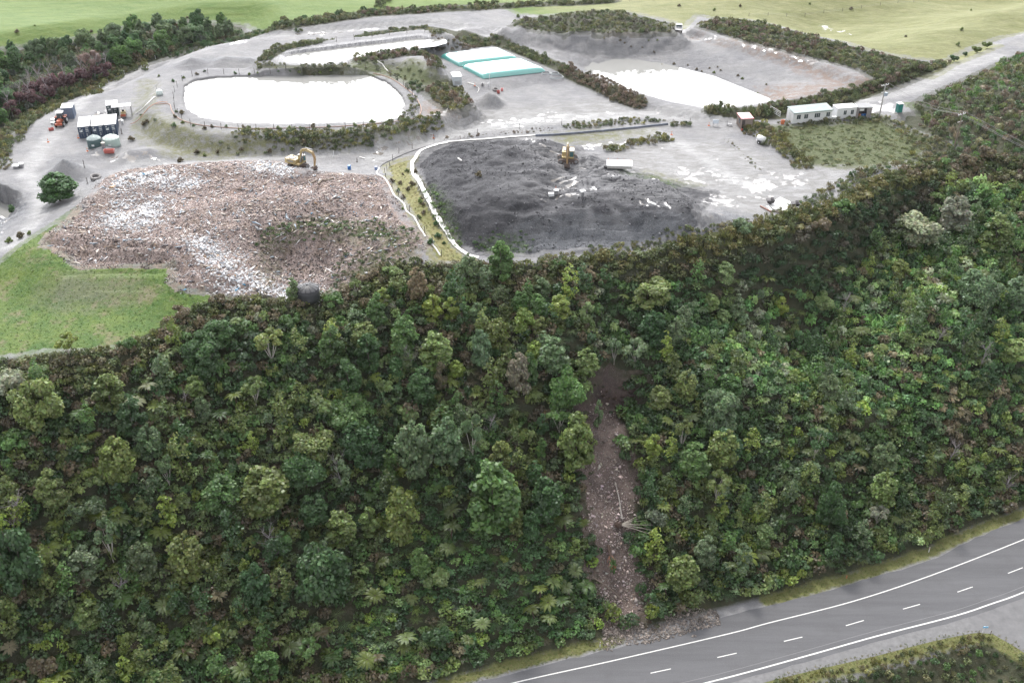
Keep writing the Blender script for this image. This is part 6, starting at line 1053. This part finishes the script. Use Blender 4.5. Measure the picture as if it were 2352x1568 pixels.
# white slab, well heads, pads
A = h1(1392.5, 386.5); B_ = h1(1445, 387.5); A = h1(1394, 387); e = ent('concrete_slab', A, R(-5), 'big white slab guarded by cones on the dark yard', 'slab'); b = MB(); b.box((2.35, 1.35, .3), (4.7, 2.7, .5)); b.box((2.35, 1.35, .62), (4.85, 2.85, .12), m=1); b.build('slab', [CON, WHT], e); b = MB(); b.box((-.3, -.05, .3), (.6, .4, .45)); b.build('box', [BLK], e)
e = ent('well_head', h1(1266, 449), .1, 'white gas well head with pipe and cone on the black heap', 'well head'); b = MB(); b.box((0, 0, .3), (1.0, .7, .55)); b.build('cover', [WHT], e); b = MB(); b.tube([(.2, .2, .5), (.2, .2, 1.2), (.6, .3, 1.2), (.6, .3, .4)], .06, 6); b.build('pipe', [STL], e); b = MB(); b.box((.95, .5, .45), (.6, .6, .8)); b.box((.95, .5, .9), (.85, .7, .08), m=1); b.build('cabinet', [STL, WHT], e)
e = ent('well_head', h1(1338, 452), .1, 'white-topped well head stub below the tyre tracks on the black heap', 'well head'); b = MB(); b.tube([(0, 0, 0), (0, 0, 1.0)], .3, 12); b.build('riser', [STL], e); b = MB(); b.box((0, 0, 1.1), (.9, .8, .25), .3); b.build('cover', [WHT], e)
pad = P_([(1775, 482), (1762, 471), (1791, 456), (1841, 480), (1829, 487), (1802, 492)]); me = bpy.data.meshes.new('concrete_pad'); zz = float(H(*pad.mean(0))) + .22; n = len(pad); me.from_pydata([(x, y, zz) for x, y in pad] + [(x, y, zz - .5) for x, y in pad], [], [list(range(n))] + [[i, n + i, n + (i + 1) % n, (i + 1) % n] for i in range(n)]); me.materials.append(smat('pale pad', (.5, .5, .5), .5, 0, .15, 1)); me.update(); bpy.data.objects; obj('concrete_pad', me, label='pale concrete pad with two dark hoppers at the cliff edge of the yard', cat='pad')
for u, v, lb in ((1768.3, 470, 'dark hopper on the near corner of the concrete pad'), (1825, 478, 'dark hopper at the far end of the concrete pad')):
    b = MB(); b.box((0, 0, .55), (1.1, .8, .6), taper=1.35); b.box((0, 0, .15), (.5, .5, .3)); b.box((.3, 0, 1.0), (.5, .6, .25), rx=.4); o = b.build('hopper', [smat('dark hopper steel', (.07, .065, .07), .7)], None, label=lb, cat='hopper'); o.location = h1(u, v) + Vector((0, 0, .22))
def beam(u0, v0, u1_, v1_, m, label, w=.22, name='timber_beam', cat='timber', lift=.15):
    A = h1(u0, v0); B_ = h1(u1_, v1_); b = MB(); d = (B_ - A); c = (A + B_) / 2 + Vector((0, 0, lift)); L_ = d.length; V = []
    q = d.normalized(); s = Vector((-q.y, q.x, 0)).normalized() * w / 2; t = Vector((0, 0, w / 2))
    for k in (-1, 1):
        for a in (-1, 1):
            for g in (-1, 1): V.append(q * k * L_ / 2 + s * a + t * g)
    b.add(V, [(0, 1, 3, 2), (4, 6, 7, 5), (0, 4, 5, 1), (2, 3, 7, 6), (1, 5, 7, 3), (0, 2, 6, 4)]); o = b.build(name, [m], None, label=label, cat=cat); o.location = c
beam(1746, 474.8, 1771, 487.5, smat('red brown timber', (.28, .16, .13), .8), 'reddish timber beam in front of the concrete pad'); beam(1791, 455, 1818, 468, PIP, 'white rail along the back of the concrete pad', .12); beam(1772, 484, 1800, 494, WDK, 'dark plank along the near edge of the concrete pad', .15); beam(1762, 476, 1771, 486, WHT, 'short white board beside the reddish beam', .4)
beam(711.5, 424, 729, 414.5, WDK, 'first log lying on the tip below the excavator', .3); beam(731, 424, 741, 414, WDK, 'short middle log on the tip below the excavator', .35); beam(744, 417, 767, 411.5, WDK, 'long thin log pointing away from the excavator', .28); beam(322, 492, 352, 500, WHT, 'long white board lying on the tip', .3); beam(1052, 365, 1060, 372, PIP, 'short white stick on the black heap', .2)
beam(826, 362, 838, 366, PIP, 'white plank lying on the track above the tip', .15); beam(106, 424, 126, 401, WDK, 'old grey timber on the bank beside the big bush', .25)
b = MB(); b.box((0, 0, .5), (1.3, 1.0, .1)); b.box((0, 0, .25), (1.0, .8, .45), m=1); b.box((.9, .3, .75), (.9, .8, .1)); b.box((.9, .3, .4), (.7, .6, .7), m=1); o = b.build('pallet_stack', [WHT, STL], None, label='pale pallets and boxes stacked beside the gorse at the yard edge', cat='pallets'); o.location = h1(38, 385)
p = h1(367, 218); e = ent('pond_pump', p, 0, 'white pump tank with thin mast on the bank of the big pond', 'pump'); b = MB(); b.lathe((0, 0, 0), [(.7, 0), (.72, .9), (.5, 1.15), (.1, 1.2)], 16); b.build('tank', [smat('pale mint', (.6, .68, .66), .5)], e, True); b = MB(); b.tube([(-.6, .6, 0), (-.7, .6, 2.2)], .05, 5); b.build('mast', [STL], e)
# ute
p = h1(1559, 71); e = ent('utility_truck', p, R(80), 'white flat-deck utility truck parked at the far end of the clay pit', 'truck'); b = MB(); b.box((1.55, 0, .75), (1.4, 1.75, .55), taper=.95); b.box((.35, 0, .7), (1.3, 1.75, .5)); b.build('body', [WHT], e); b = MB(); b.box((.35, 0, 1.3), (1.45, 1.65, .75), taper=.82); cb = b.build('cab', [WHT], e); b = MB(); b.box((.35, 0, 1.34), (1.5, 1.5, .42), taper=.86); b.box((.35, 0, 1.34), (1.1, 1.67, .4), taper=.9); b.build('window', [GLS], cb)
b = MB(); b.box((-1.4, 0, .85), (2.1, 1.85, .1)); 
for s in (-1, 1): b.box((-1.4, s * .92, 1.05), (2.1, .05, .3))
b.build('deck', [STL], e)
for x in (1.5, -1.5):
    for sy in (-1, 1): wheel(.38, .25, (x, sy * .8, .38), e)
# fences (posts are parts)
def fence(pts, gap, h, label, closed=False, mt=None, wire=True, lean=.03, name='fence'):
    P = P_(pts); c = catmull(P, 6); s = np.r_[0, np.cumsum(np.linalg.norm(np.diff(c, axis=0), axis=1))]; n = max(2, min(100, int(s[-1] / gap))); q = np.linspace(0, s[-1], n); X = np.interp(q, s, c[:, 0]); Y = np.interp(q, s, c[:, 1]); Z = H(X, Y)
    e = ent(name, (0, 0, 0), 0, label, 'fence'); pm = MB(); pm.tube([(0, 0, -.2), (0, 0, h)], .055, 5); me = pm.mesh('post', [mt or WDK])
    for x, y, z in zip(X, Y, Z): o = obj('post', me, e); o.location = (x, y, z); o.rotation_euler = (rs.gauss(0, lean), rs.gauss(0, lean), 0)
    if wire:
        b = MB()
        for hz in (.45, .9): b.tube([(x, y, z + hz * h / 1.2) for x, y, z in zip(X, Y, Z)], .012, 3)
        b.build('wire', [STL], e)
DST = smat('dark stake', (.09, .08, .075), .9)
fence([(402, 250), (400, 215), (420, 186), (470, 171), (600, 164), (750, 162), (860, 164), (905, 180), (940, 210), (958, 240), (955, 270), (900, 287), (760, 298), (600, 299), (480, 294), (425, 281), (402, 250)], 3.6, 1.35, 'dark-post wire fence all round the big oval pond', mt=DST)
fence([(615, 138), (625, 120), (680, 108), (800, 93), (950, 75), (1020, 82), (1045, 98), (1000, 116), (930, 124)], 4.2, 1.3, 'dark-post wire fence round the narrow lined pond', mt=DST)
fence([(947, 341), (906, 361), (884, 404), (908, 438), (922, 456), (934, 478), (949, 496), (965, 518), (985, 548), (1014, 590)], 3.4, 1.3, 'wire fence down the edge of the rubbish tip beside the white pipe', mt=DST)
fence([(997, 322), (1055, 315), (1240, 292), (1290, 288)], 7, 1.4, 'short run of dark posts along the track behind the black heap', mt=DST); fence([(1545, 288), (1560, 284), (1584, 286)], 1.6, 1.5, 'three dark posts round the scrub clump in the yard', mt=DST, wire=False)
fence([(230, 205), (290, 168), (380, 128), (540, 84)], 9, 1.0, 'sparse white marker posts along the outer haul road', mt=WHT, wire=False); fence([(2245, 1459), (2262, 1461), (2275, 1456)], 1.0, .9, 'short weathered timber rail beside the blue-topped post', mt=WDK)
fence([(1720, 38), (1900, 30), (2060, 8), (2200, -8)], 6, 1.0, 'far paddock fence line on the yellow hills', mt=DST); fence([(1140, 18), (1330, 6), (1500, 2)], 6, 1.0, 'far paddock fence behind the bushy mound', mt=DST)
for i, (u, v, hgt, lb) in enumerate(((194, 385, 1.6, 'dark stake behind the big bush gravel heap'), (201, 422, 1.3, 'thin stake beside the dusty tyre'), (280, 308, 1.3, 'dark stake on the slope beside the containers'), (766, 360, 1.2, 'white stake on the track above the tip'), (820, 372, .9, 'low stake on the track near the blue drum'))):
    b = MB(); b.tube([(0, 0, -.2), (.05, 0, hgt)], .07, 6); b.box((0, 0, .04), (.3, .3, .08)); o = b.build('stake', [WHT if 'white' in lb else DST], None, label=lb, cat='stake'); o.location = h1(u, v)
# roadside posts
def rpost(u, v, label, blue=False, m=None, h=1.05):
    e = ent('marker_post', h1(u, v), 0, label, 'marker post'); b = MB(); b.box((0, 0, h / 2 - .1), (.12, .05, h + .2) if not blue else (.13, .13, h + .2), taper=.85); b.build('post', [m or WHT], e)
    b = MB(); b.box((0, -.03, h * .8), (.1, .02, .14)); b.build('reflector', [HVZ if not blue else BD], e)
    if blue: b = MB(); b.box((.1, -.09, h - .1), (.75, .03, .3)); b.build('sign_plate', [smat('sky blue plate', (.25, .55, .82), .4)], e)
rpost(1378, 1484, 'white marker post on the verge below the landslip scar'); rpost(2133, 1267, 'white marker post on the green verge under the bush'); rpost(1944, 1327, 'small orange marker peg on the verge', m=HVZ, h=.6); rpost(2255, 1458, 'tall white post with small blue plate at the side road', True, h=1.9)
# ---------------------------------------------------------------- loose stuff: rubbish, rocks, landslip timber
def chunks(name, P, S, C, mt, rg_, **kw):
    n = len(P); base = np.array([(1, 0, 0), (-.6, .8, 0), (-.5, -.8, .1), (.1, 0, .8), (0, .1, -.6)]); F0 = np.array([(0, 1, 3), (1, 2, 3), (2, 0, 3), (1, 0, 4), (2, 1, 4), (0, 2, 4)]); a = rg_.uniform(0, 6.28, n); ca, sa = np.cos(a), np.sin(a); B = base[None] + rg_.normal(0, .22, (n, 5, 3)); B = B * S[:, None, :]
    tl = rg_.normal(0, .35, n); X = B[..., 0] * ca[:, None] - B[..., 1] * sa[:, None]; Y = B[..., 0] * sa[:, None] + B[..., 1] * ca[:, None]; Zv = B[..., 2] + X * tl[:, None]; V = np.stack([X, Y, Zv], -1) + P[:, None, :]
    F = (F0[None] + 5 * np.arange(n)[:, None, None]).reshape(-1, 3); return obj(name, npmesh(name, V.reshape(-1, 3), F, [mt], col=np.repeat(C, 5, 0)), kind='stuff', **kw)
vm, vt, vb = mat('loose bits'); va = nd(vt, 'ShaderNodeAttribute', attribute_name='col'); vt.links.new(va.outputs['Color'], vb.inputs['Base Color']); vb.inputs['Roughness'].default_value = .7
r2 = np.random.default_rng(77); a = P_(WASTE); lo_, hi_ = a.min(0), a.max(0); X = r2.uniform(lo_[0], hi_[0], 90000); Y = r2.uniform(lo_[1], hi_[1], 90000); k = mval('waste', X, Y) + fbm(X, Y, 2, 3) * 1.2 > 0; k &= (mval('moss', X, Y) < .5) | (r2.random(len(X)) < .25); X, Y = X[k][:44000], Y[k][:44000]
WC = [((265, 500), (300, 515), (335, 512), (345, 470), (300, 470)), ((470, 560), (500, 600), (540, 640), (600, 662), (700, 672)), ((290, 420), (340, 410), (420, 420)), ((600, 380), (660, 390), (640, 385))]
dW = np.full(X.shape, 12.0)
for l in WC: dW = np.minimum(dW, ldist(X, Y, P_(l), 12))
d1 = ldist(X, Y, P_([(880, 425), (760, 425), (600, 440), (480, 450), (400, 490), (375, 545), (440, 590), (560, 640)]), 12); d2 = np.minimum(ldist(X, Y, P_([(200, 540), (260, 575), (340, 580), (420, 580)]), 12), ldist(X, Y, P_([(540, 480), (640, 490), (760, 500)]), 12)); d2 = np.minimum(d2, ldist(X, Y, P_([(640, 590), (720, 610), (740, 650)]), 12)); tw_ = .7 * np.exp(-(d1 / 2.4) ** 2) - .6 * np.exp(-(d2 / 3.2) ** 2)
wh = r2.random(len(X)) < (.07 + .78 * np.exp(-(dW / 3.4) ** 2)) * (0.75 + .5 * fbm(X, Y, 4, 3)); pal = np.array([(.26, .20, .19), (.14, .115, .115), (.42, .33, .30), (.08, .068, .075), (.36, .30, .29), (.20, .16, .145), (.48, .42, .40)]); C = pal[r2.integers(0, 7, len(X))] * r2.uniform(.7, 1.3, (len(X), 1)) * np.clip(1.0 + .6 * fbm(X, Y, 6, 3) + .5 * fbm(X, Y, 18, 2) + tw_, .3, 2)[:, None]; C[wh] = np.array([.72, .73, .76]) * r2.uniform(.6, 1.2, (wh.sum(), 1)); bl = r2.random(len(X)) < .006; C[bl] = [.08, .3, .5]; tn = r2.random(len(X)) < .02; C[tn] = [.45, .3, .18]
S = np.stack([r2.gamma(1.7, .085, len(X)), r2.gamma(1.7, .045, len(X)), r2.gamma(1.7, .045, len(X))], 1); S[wh] *= (1 + 1.3 * np.exp(-(dW[wh] / 3.5) ** 2))[:, None]; dk = np.exp(-(ldist(X, Y, P_([(600, 560), (700, 610), (780, 600), (860, 570)]), 12) / 5) ** 2); C *= (1 - .45 * dk)[:, None]; Z = H(X, Y) + .03; chunks('rubbish', np.stack([X, Y, Z], 1), S, C, vm, r2, label='shredded rubbish, timber scraps and plastic strewn over the tip')
a = P_(WASTE); X = r2.uniform(a[:, 0].min(), a[:, 0].max(), 2600); Y = r2.uniform(a[:, 1].min(), a[:, 1].max(), 2600); k = mval('waste', X, Y) > .6; X, Y = X[k], Y[k]; n_ = len(X)
C = np.array([(.40, .33, .27), (.62, .62, .64), (.20, .15, .12), (.10, .10, .12), (.30, .36, .42), (.55, .50, .45)])[r2.integers(0, 6, n_)] * r2.uniform(.6, 1.1, (n_, 1)); S = np.stack([r2.gamma(3, .22, n_), r2.uniform(.08, .35, n_), r2.uniform(.03, .12, n_)], 1); chunks('debris', np.stack([X, Y, H(X, Y) + .1], 1), S, C, vm, r2, label='larger boards, sheets and bags poking out of the tip')
a = P_(BLACK); X = r2.uniform(a[:, 0].min(), a[:, 0].max(), 30000); Y = r2.uniform(a[:, 1].min(), a[:, 1].max(), 30000); k = (mval('black', X, Y) > .1) & (r2.random(len(X)) < .5 + .9 * fbm(X, Y, 5, 3)) & (mval('rut', X, Y) < -.2); X, Y = X[k], Y[k]; C = np.array([.06, .06, .068]) * r2.uniform(.4, 2.2, (len(X), 1)); S = np.stack([r2.gamma(1.5, .05, len(X))] * 3, 1) * r2.uniform(.6, 1.2, (len(X), 3)); chunks('soil_lumps', np.stack([X, Y, H(X, Y) + .01], 1), S, C, vm, r2, label='dark lumpy soil covering the black heap')
a = P_(SLIP); lo_, hi_ = a.min(0), a.max(0); X = r2.uniform(lo_[0] - 1, hi_[0] + 1, 22000); Y = r2.uniform(lo_[1] - 3, hi_[1], 22000); us, vs_, _ = img(X, Y); den = (mval('slip', X, Y) + fbm(X, Y, 2.5, 3) * 1.5 > .3) & (r2.random(len(X)) < np.clip((vs_ - 900) / 250, .05, .75)); X, Y = X[den], Y[den]
C = np.array([.38, .32, .30]) * r2.uniform(.45, 1.5, (len(X), 1)) * (1 + r2.normal(0, .05, (len(X), 3))); S = np.stack([r2.gamma(1.1, .075, len(X))] * 3, 1) * r2.uniform(.6, 1.2, (len(X), 3)); C *= (1 + .9 * fbm(X, Y, 5, 3))[:, None]; chunks('rubble', np.stack([X, Y, H(X, Y) + .02], 1), S, C, vm, r2, label='pale broken rock spilled down the landslip scar')
a = P_(BLACK); lo_, hi_ = a.min(0), a.max(0); X = r2.uniform(lo_[0], hi_[0], 16000); Y = r2.uniform(lo_[1], hi_[1], 16000); us, vs_, _ = img(X, Y); k = (mval('black', X, Y) > .3) & (r2.random(len(X)) < np.where(vs_ > 505, .9, .03)); X, Y = X[k], Y[k]; C = np.array([.13, .135, .15]) * r2.uniform(.4, 1.5, (len(X), 1)); S = np.stack([r2.gamma(1.4, .05, len(X))] * 3, 1) * r2.uniform(.6, 1.2, (len(X), 3)); chunks('rubble', np.stack([X, Y, H(X, Y) + .02], 1), S, C, vm, r2, label='grey rock spoil on the steep face of the black heap')
vg = [(1400, 1470), (1470, 1454), (1540, 1438), (1600, 1422), (1650, 1410)]; L_ = P_(vg); X = r2.uniform(L_[:, 0].min() - 1, L_[:, 0].max(), 9000); Y = r2.uniform(L_[:, 1].min() - 2, L_[:, 1].max() + 3, 9000); k = ldist(X, Y, L_, 4) < 1.3 + 1.2 * fbm(X, Y, 2, 2); X, Y = X[k], Y[k]; C = np.array([.22, .19, .17]) * r2.uniform(.4, 1.6, (len(X), 1)); S = np.stack([r2.gamma(2.2, .045, len(X))] * 3, 1); chunks('rubble', np.stack([X, Y, H(X, Y) + .03], 1), S, C, vm, r2, label='crumbs of rock and mud along the inside verge of the highway')
def fallen(u0, v0, u1_, v1_, r, m, label, z0=.3, z1=.6, name='fallen_log', cat='fallen log'):
    A = h1(u0, v0) + Vector((0, 0, z0)); B_ = h1(u1_, v1_) + Vector((0, 0, z1)); b = MB(); m1 = A.lerp(B_, .5) + Vector((.1, .1, .25)); b.tube([A, m1, B_], [r, r * .7, r * .3], 7)
    for k in range(5): a = k * 1.25; b.tube([A, A + Vector((math.cos(a) * .5, math.sin(a) * .4, .35 * math.sin(k)))], [r * .6, r * .15], 4)
    return b.build(name, [m], None, label=label, cat=cat)
fallen(1428, 1193, 1412, 1112, .11, pbark, 'thin pale trunk lying straight down the landslip scar'); fallen(1362, 1330, 1437, 1390, .12, smat('grey brown wood', (.2, .16, .13), .9), 'grey trunk slanting across the foot of the landslip scar'); fallen(1445, 1238, 1480, 1240, .08, smat('grey brown wood', (.2, .16, .13)), 'short brown stick below the uprooted tree')
A = h1(1423, 1212); e = ent('uprooted_tree', A, 0, 'uprooted pale-stemmed tree toppled sideways across the landslip scar', 'fallen tree'); b = MB(); 
for k in range(8): a = (k - 3.5) * .085; b.tube([(0, 0, .6), (2.4 + .1 * k, a * 5, 1.0 + .1 * (k % 3)), (4.9, a * 10, 1.2 + .25 * (k % 3))], [.07, .045, .015], 5)
b.build('stem', [smat('weathered stem', (.34, .31, .27), .9)], e); b = MB()
for k in range(12): a = k * .52; b.tube([(0, 0, .5), (-.3 + .1 * math.cos(a), math.cos(a) * .6, .5 + math.sin(a) * .6)], [.1, .03], 4)
b.lathe((-.15, 0, .1), [(.3, 0), (.6, .3), (.5, .7), (.2, 1.0)], 9); b.build('root_plate', [rbark], e); lo, ra = env_lobes(rg, 2.6, 3.4, 'bush'); o = obj('crown', leafmesh('crown', lo, ra, 900, .11, rg), e); o.location = (5.6, 0, .9); o.color = (.19, .23, .15, 1)
A = h1(1398, 1266); e = ent('fallen_tree_fern', A, R(-84), 'toppled tree fern with rusty dead skirt near the foot of the scar', 'tree fern'); b = MB(); b.tube([(-.5, 0, .5), (1.8, 0, .45), (3.2, 0, .4)], [.32, .16, .2], 8); b.build('trunk', [rbark], e)
V = []; C_ = []
for i in range(60): t = i / 60; p0 = np.array([1.0 + 2.2 * t, r2.normal() * .15, .45]); d = np.array([1.1, r2.normal() * .25, r2.normal() * .1]); s = np.array([0, .05, 0]); V += [p0 - s, p0 + s, p0 + d + s * .5, p0 + d - s * .5]; C_ += [[.24, .09, .04]] * 4
obj('dead_skirt', npmesh('dead_skirt', np.array(V), np.arange(len(V)).reshape(-1, 4), [LM], col=np.array(C_)), e)
o = obj('fronds', FERN[1][0], e); o.location = (3.4, 0, .5); o.rotation_euler = (0, R(75), 0); o.scale = (.9, .35, 1); o.color = (.09, .17, .05, 1)
# far-off bushes in the paddocks, single bushes on the banks and round the ponds
nb_ = 0
for (u, v, t, s, where) in [(118, 428, 'OG', .9, 'beside the tall bushy tree on the gravel heap'), (30, 487, 'DG', 1.2, 'inside the small pit at the yard edge'), (48, 545, 'BR', .9, 'beside the track below the small pit'), (22, 556, 'OG', .8, 'at the fence below the small pit'), (68, 538, 'OG', .6, 'on the verge above the grassed bank'), (1095, 10, 'OG', 1.2, 'on the far paddock edge'), (1100, 405, 'BR', 0, '')][:8]:
    p = h1(u, v); add_shrub(p.x, p.y, u, v, t, s, 'a' if s > 1.3 else 'd', where, 1.5 if s > 1.3 else 1.0, 'bush', 'bush')
p = h1(138, 462); add_tree('cone2', p.x, p.y, 1.45, .85, 'DG', 138, 440, 'big dark bushy tree growing out of the gravel heap in the yard')
r3 = random.Random(8)
def bushes(lst, where, tones, s0, s1, kind='d'):
    for u, v in lst: p = h1(u, v); add_shrub(p.x, p.y, u, v, r3.choice(tones), r3.uniform(s0, s1), kind, where, 1, 'bush', 'bush')
bushes([(470, 297), (420, 283), (445, 290), (487, 292), (520, 293), (612, 299), (640, 297), (665, 298), (690, 295), (720, 293), (755, 293), (815, 290), (855, 284), (893, 280), (925, 274), (938, 280), (402, 270), (405, 258), (400, 290), (418, 262), (560, 296)], 'on the near rim of the big pond', ['BR', 'OG', 'BG'], .45, .95)
bushes([(398, 188), (422, 180), (452, 172), (470, 165), (540, 170), (573, 172), (592, 168), (640, 168), (667, 168), (735, 168), (760, 166), (712, 170), (365, 176)], 'on the far rim of the big pond', ['BR', 'OG', 'DG'], .35, .6)
bushes([(1600, 160), (1612, 165), (1630, 158), (1648, 155), (1655, 162), (1640, 168), (1622, 178), (1605, 182), (1590, 190), (1560, 158), (1548, 148), (1520, 150), (1502, 122), (1475, 110), (1555, 185), (1695, 175), (1705, 182), (1668, 190), (1655, 200), (1740, 215), (1500, 160), (1450, 108), (1435, 100), (1425, 95), (1510, 95), (1490, 92), (1388, 90), (1840, 228), (1857, 235), (1760, 195), (1580, 150)], 'on the pale wall of the clay pit', ['BR', 'BR', 'OG', 'TN'], .3, .55)
bushes([(935, 395), (955, 398), (925, 402), (900, 418), (920, 423), (946, 425), (938, 437), (915, 440), (967, 458), (972, 470), (965, 465), (926, 455), (973, 490), (962, 500), (1002, 517), (925, 480), (1006, 545), (990, 560), (968, 600), (1020, 560)], 'on the straw strip', ['BR', 'OG', 'DG', 'BR'], .4, .85)
bushes([(302, 323), (330, 288), (338, 282), (415, 372), (452, 352), (470, 358), (500, 352), (555, 345), (620, 350), (700, 330)], 'on the bank below the big pond', ['OG', 'BR'], .5, .9)
bushes([(1330, 35), (1700, 15), (2080, 85), (2015, 125), (2200, 105), (1560, 15), (1190, 40), (1640, 25), (1860, 10), (2230, 25), (40, 76), (300, 36), (430, 42), (210, 75), (80, 60), (1955, 22), (2208, 70), (2110, 145)], 'dotted on the far paddock', ['BR', 'OG'], .4, .8)
bushes([(2190, 142), (2215, 130), (2240, 122), (2265, 112)], 'beside the upper access road', ['DG', 'OG', 'MG'], .7, 1.1, 'b')
# ---------------------------------------------------------------- thin sunlit haze
hb = MB(); hb.box((0, 250, 59), (1500, 1500, 126)); ho = hb.build('haze', [], None, kind='stuff'); hm = bpy.data.materials.new('haze'); hm.use_nodes = True; ht = hm.node_tree; ht.nodes.clear(); ho_ = nd(ht, 'ShaderNodeOutputMaterial'); pv = nd(ht, 'ShaderNodeVolumePrincipled'); pv.inputs['Color'].default_value = (.93, .95, 1, 1); pv.inputs['Density'].default_value = .000045; pv.inputs['Anisotropy'].default_value = .3; ht.links.new(pv.outputs[0], ho_.inputs['Volume']); ho.data.materials.append(hm)
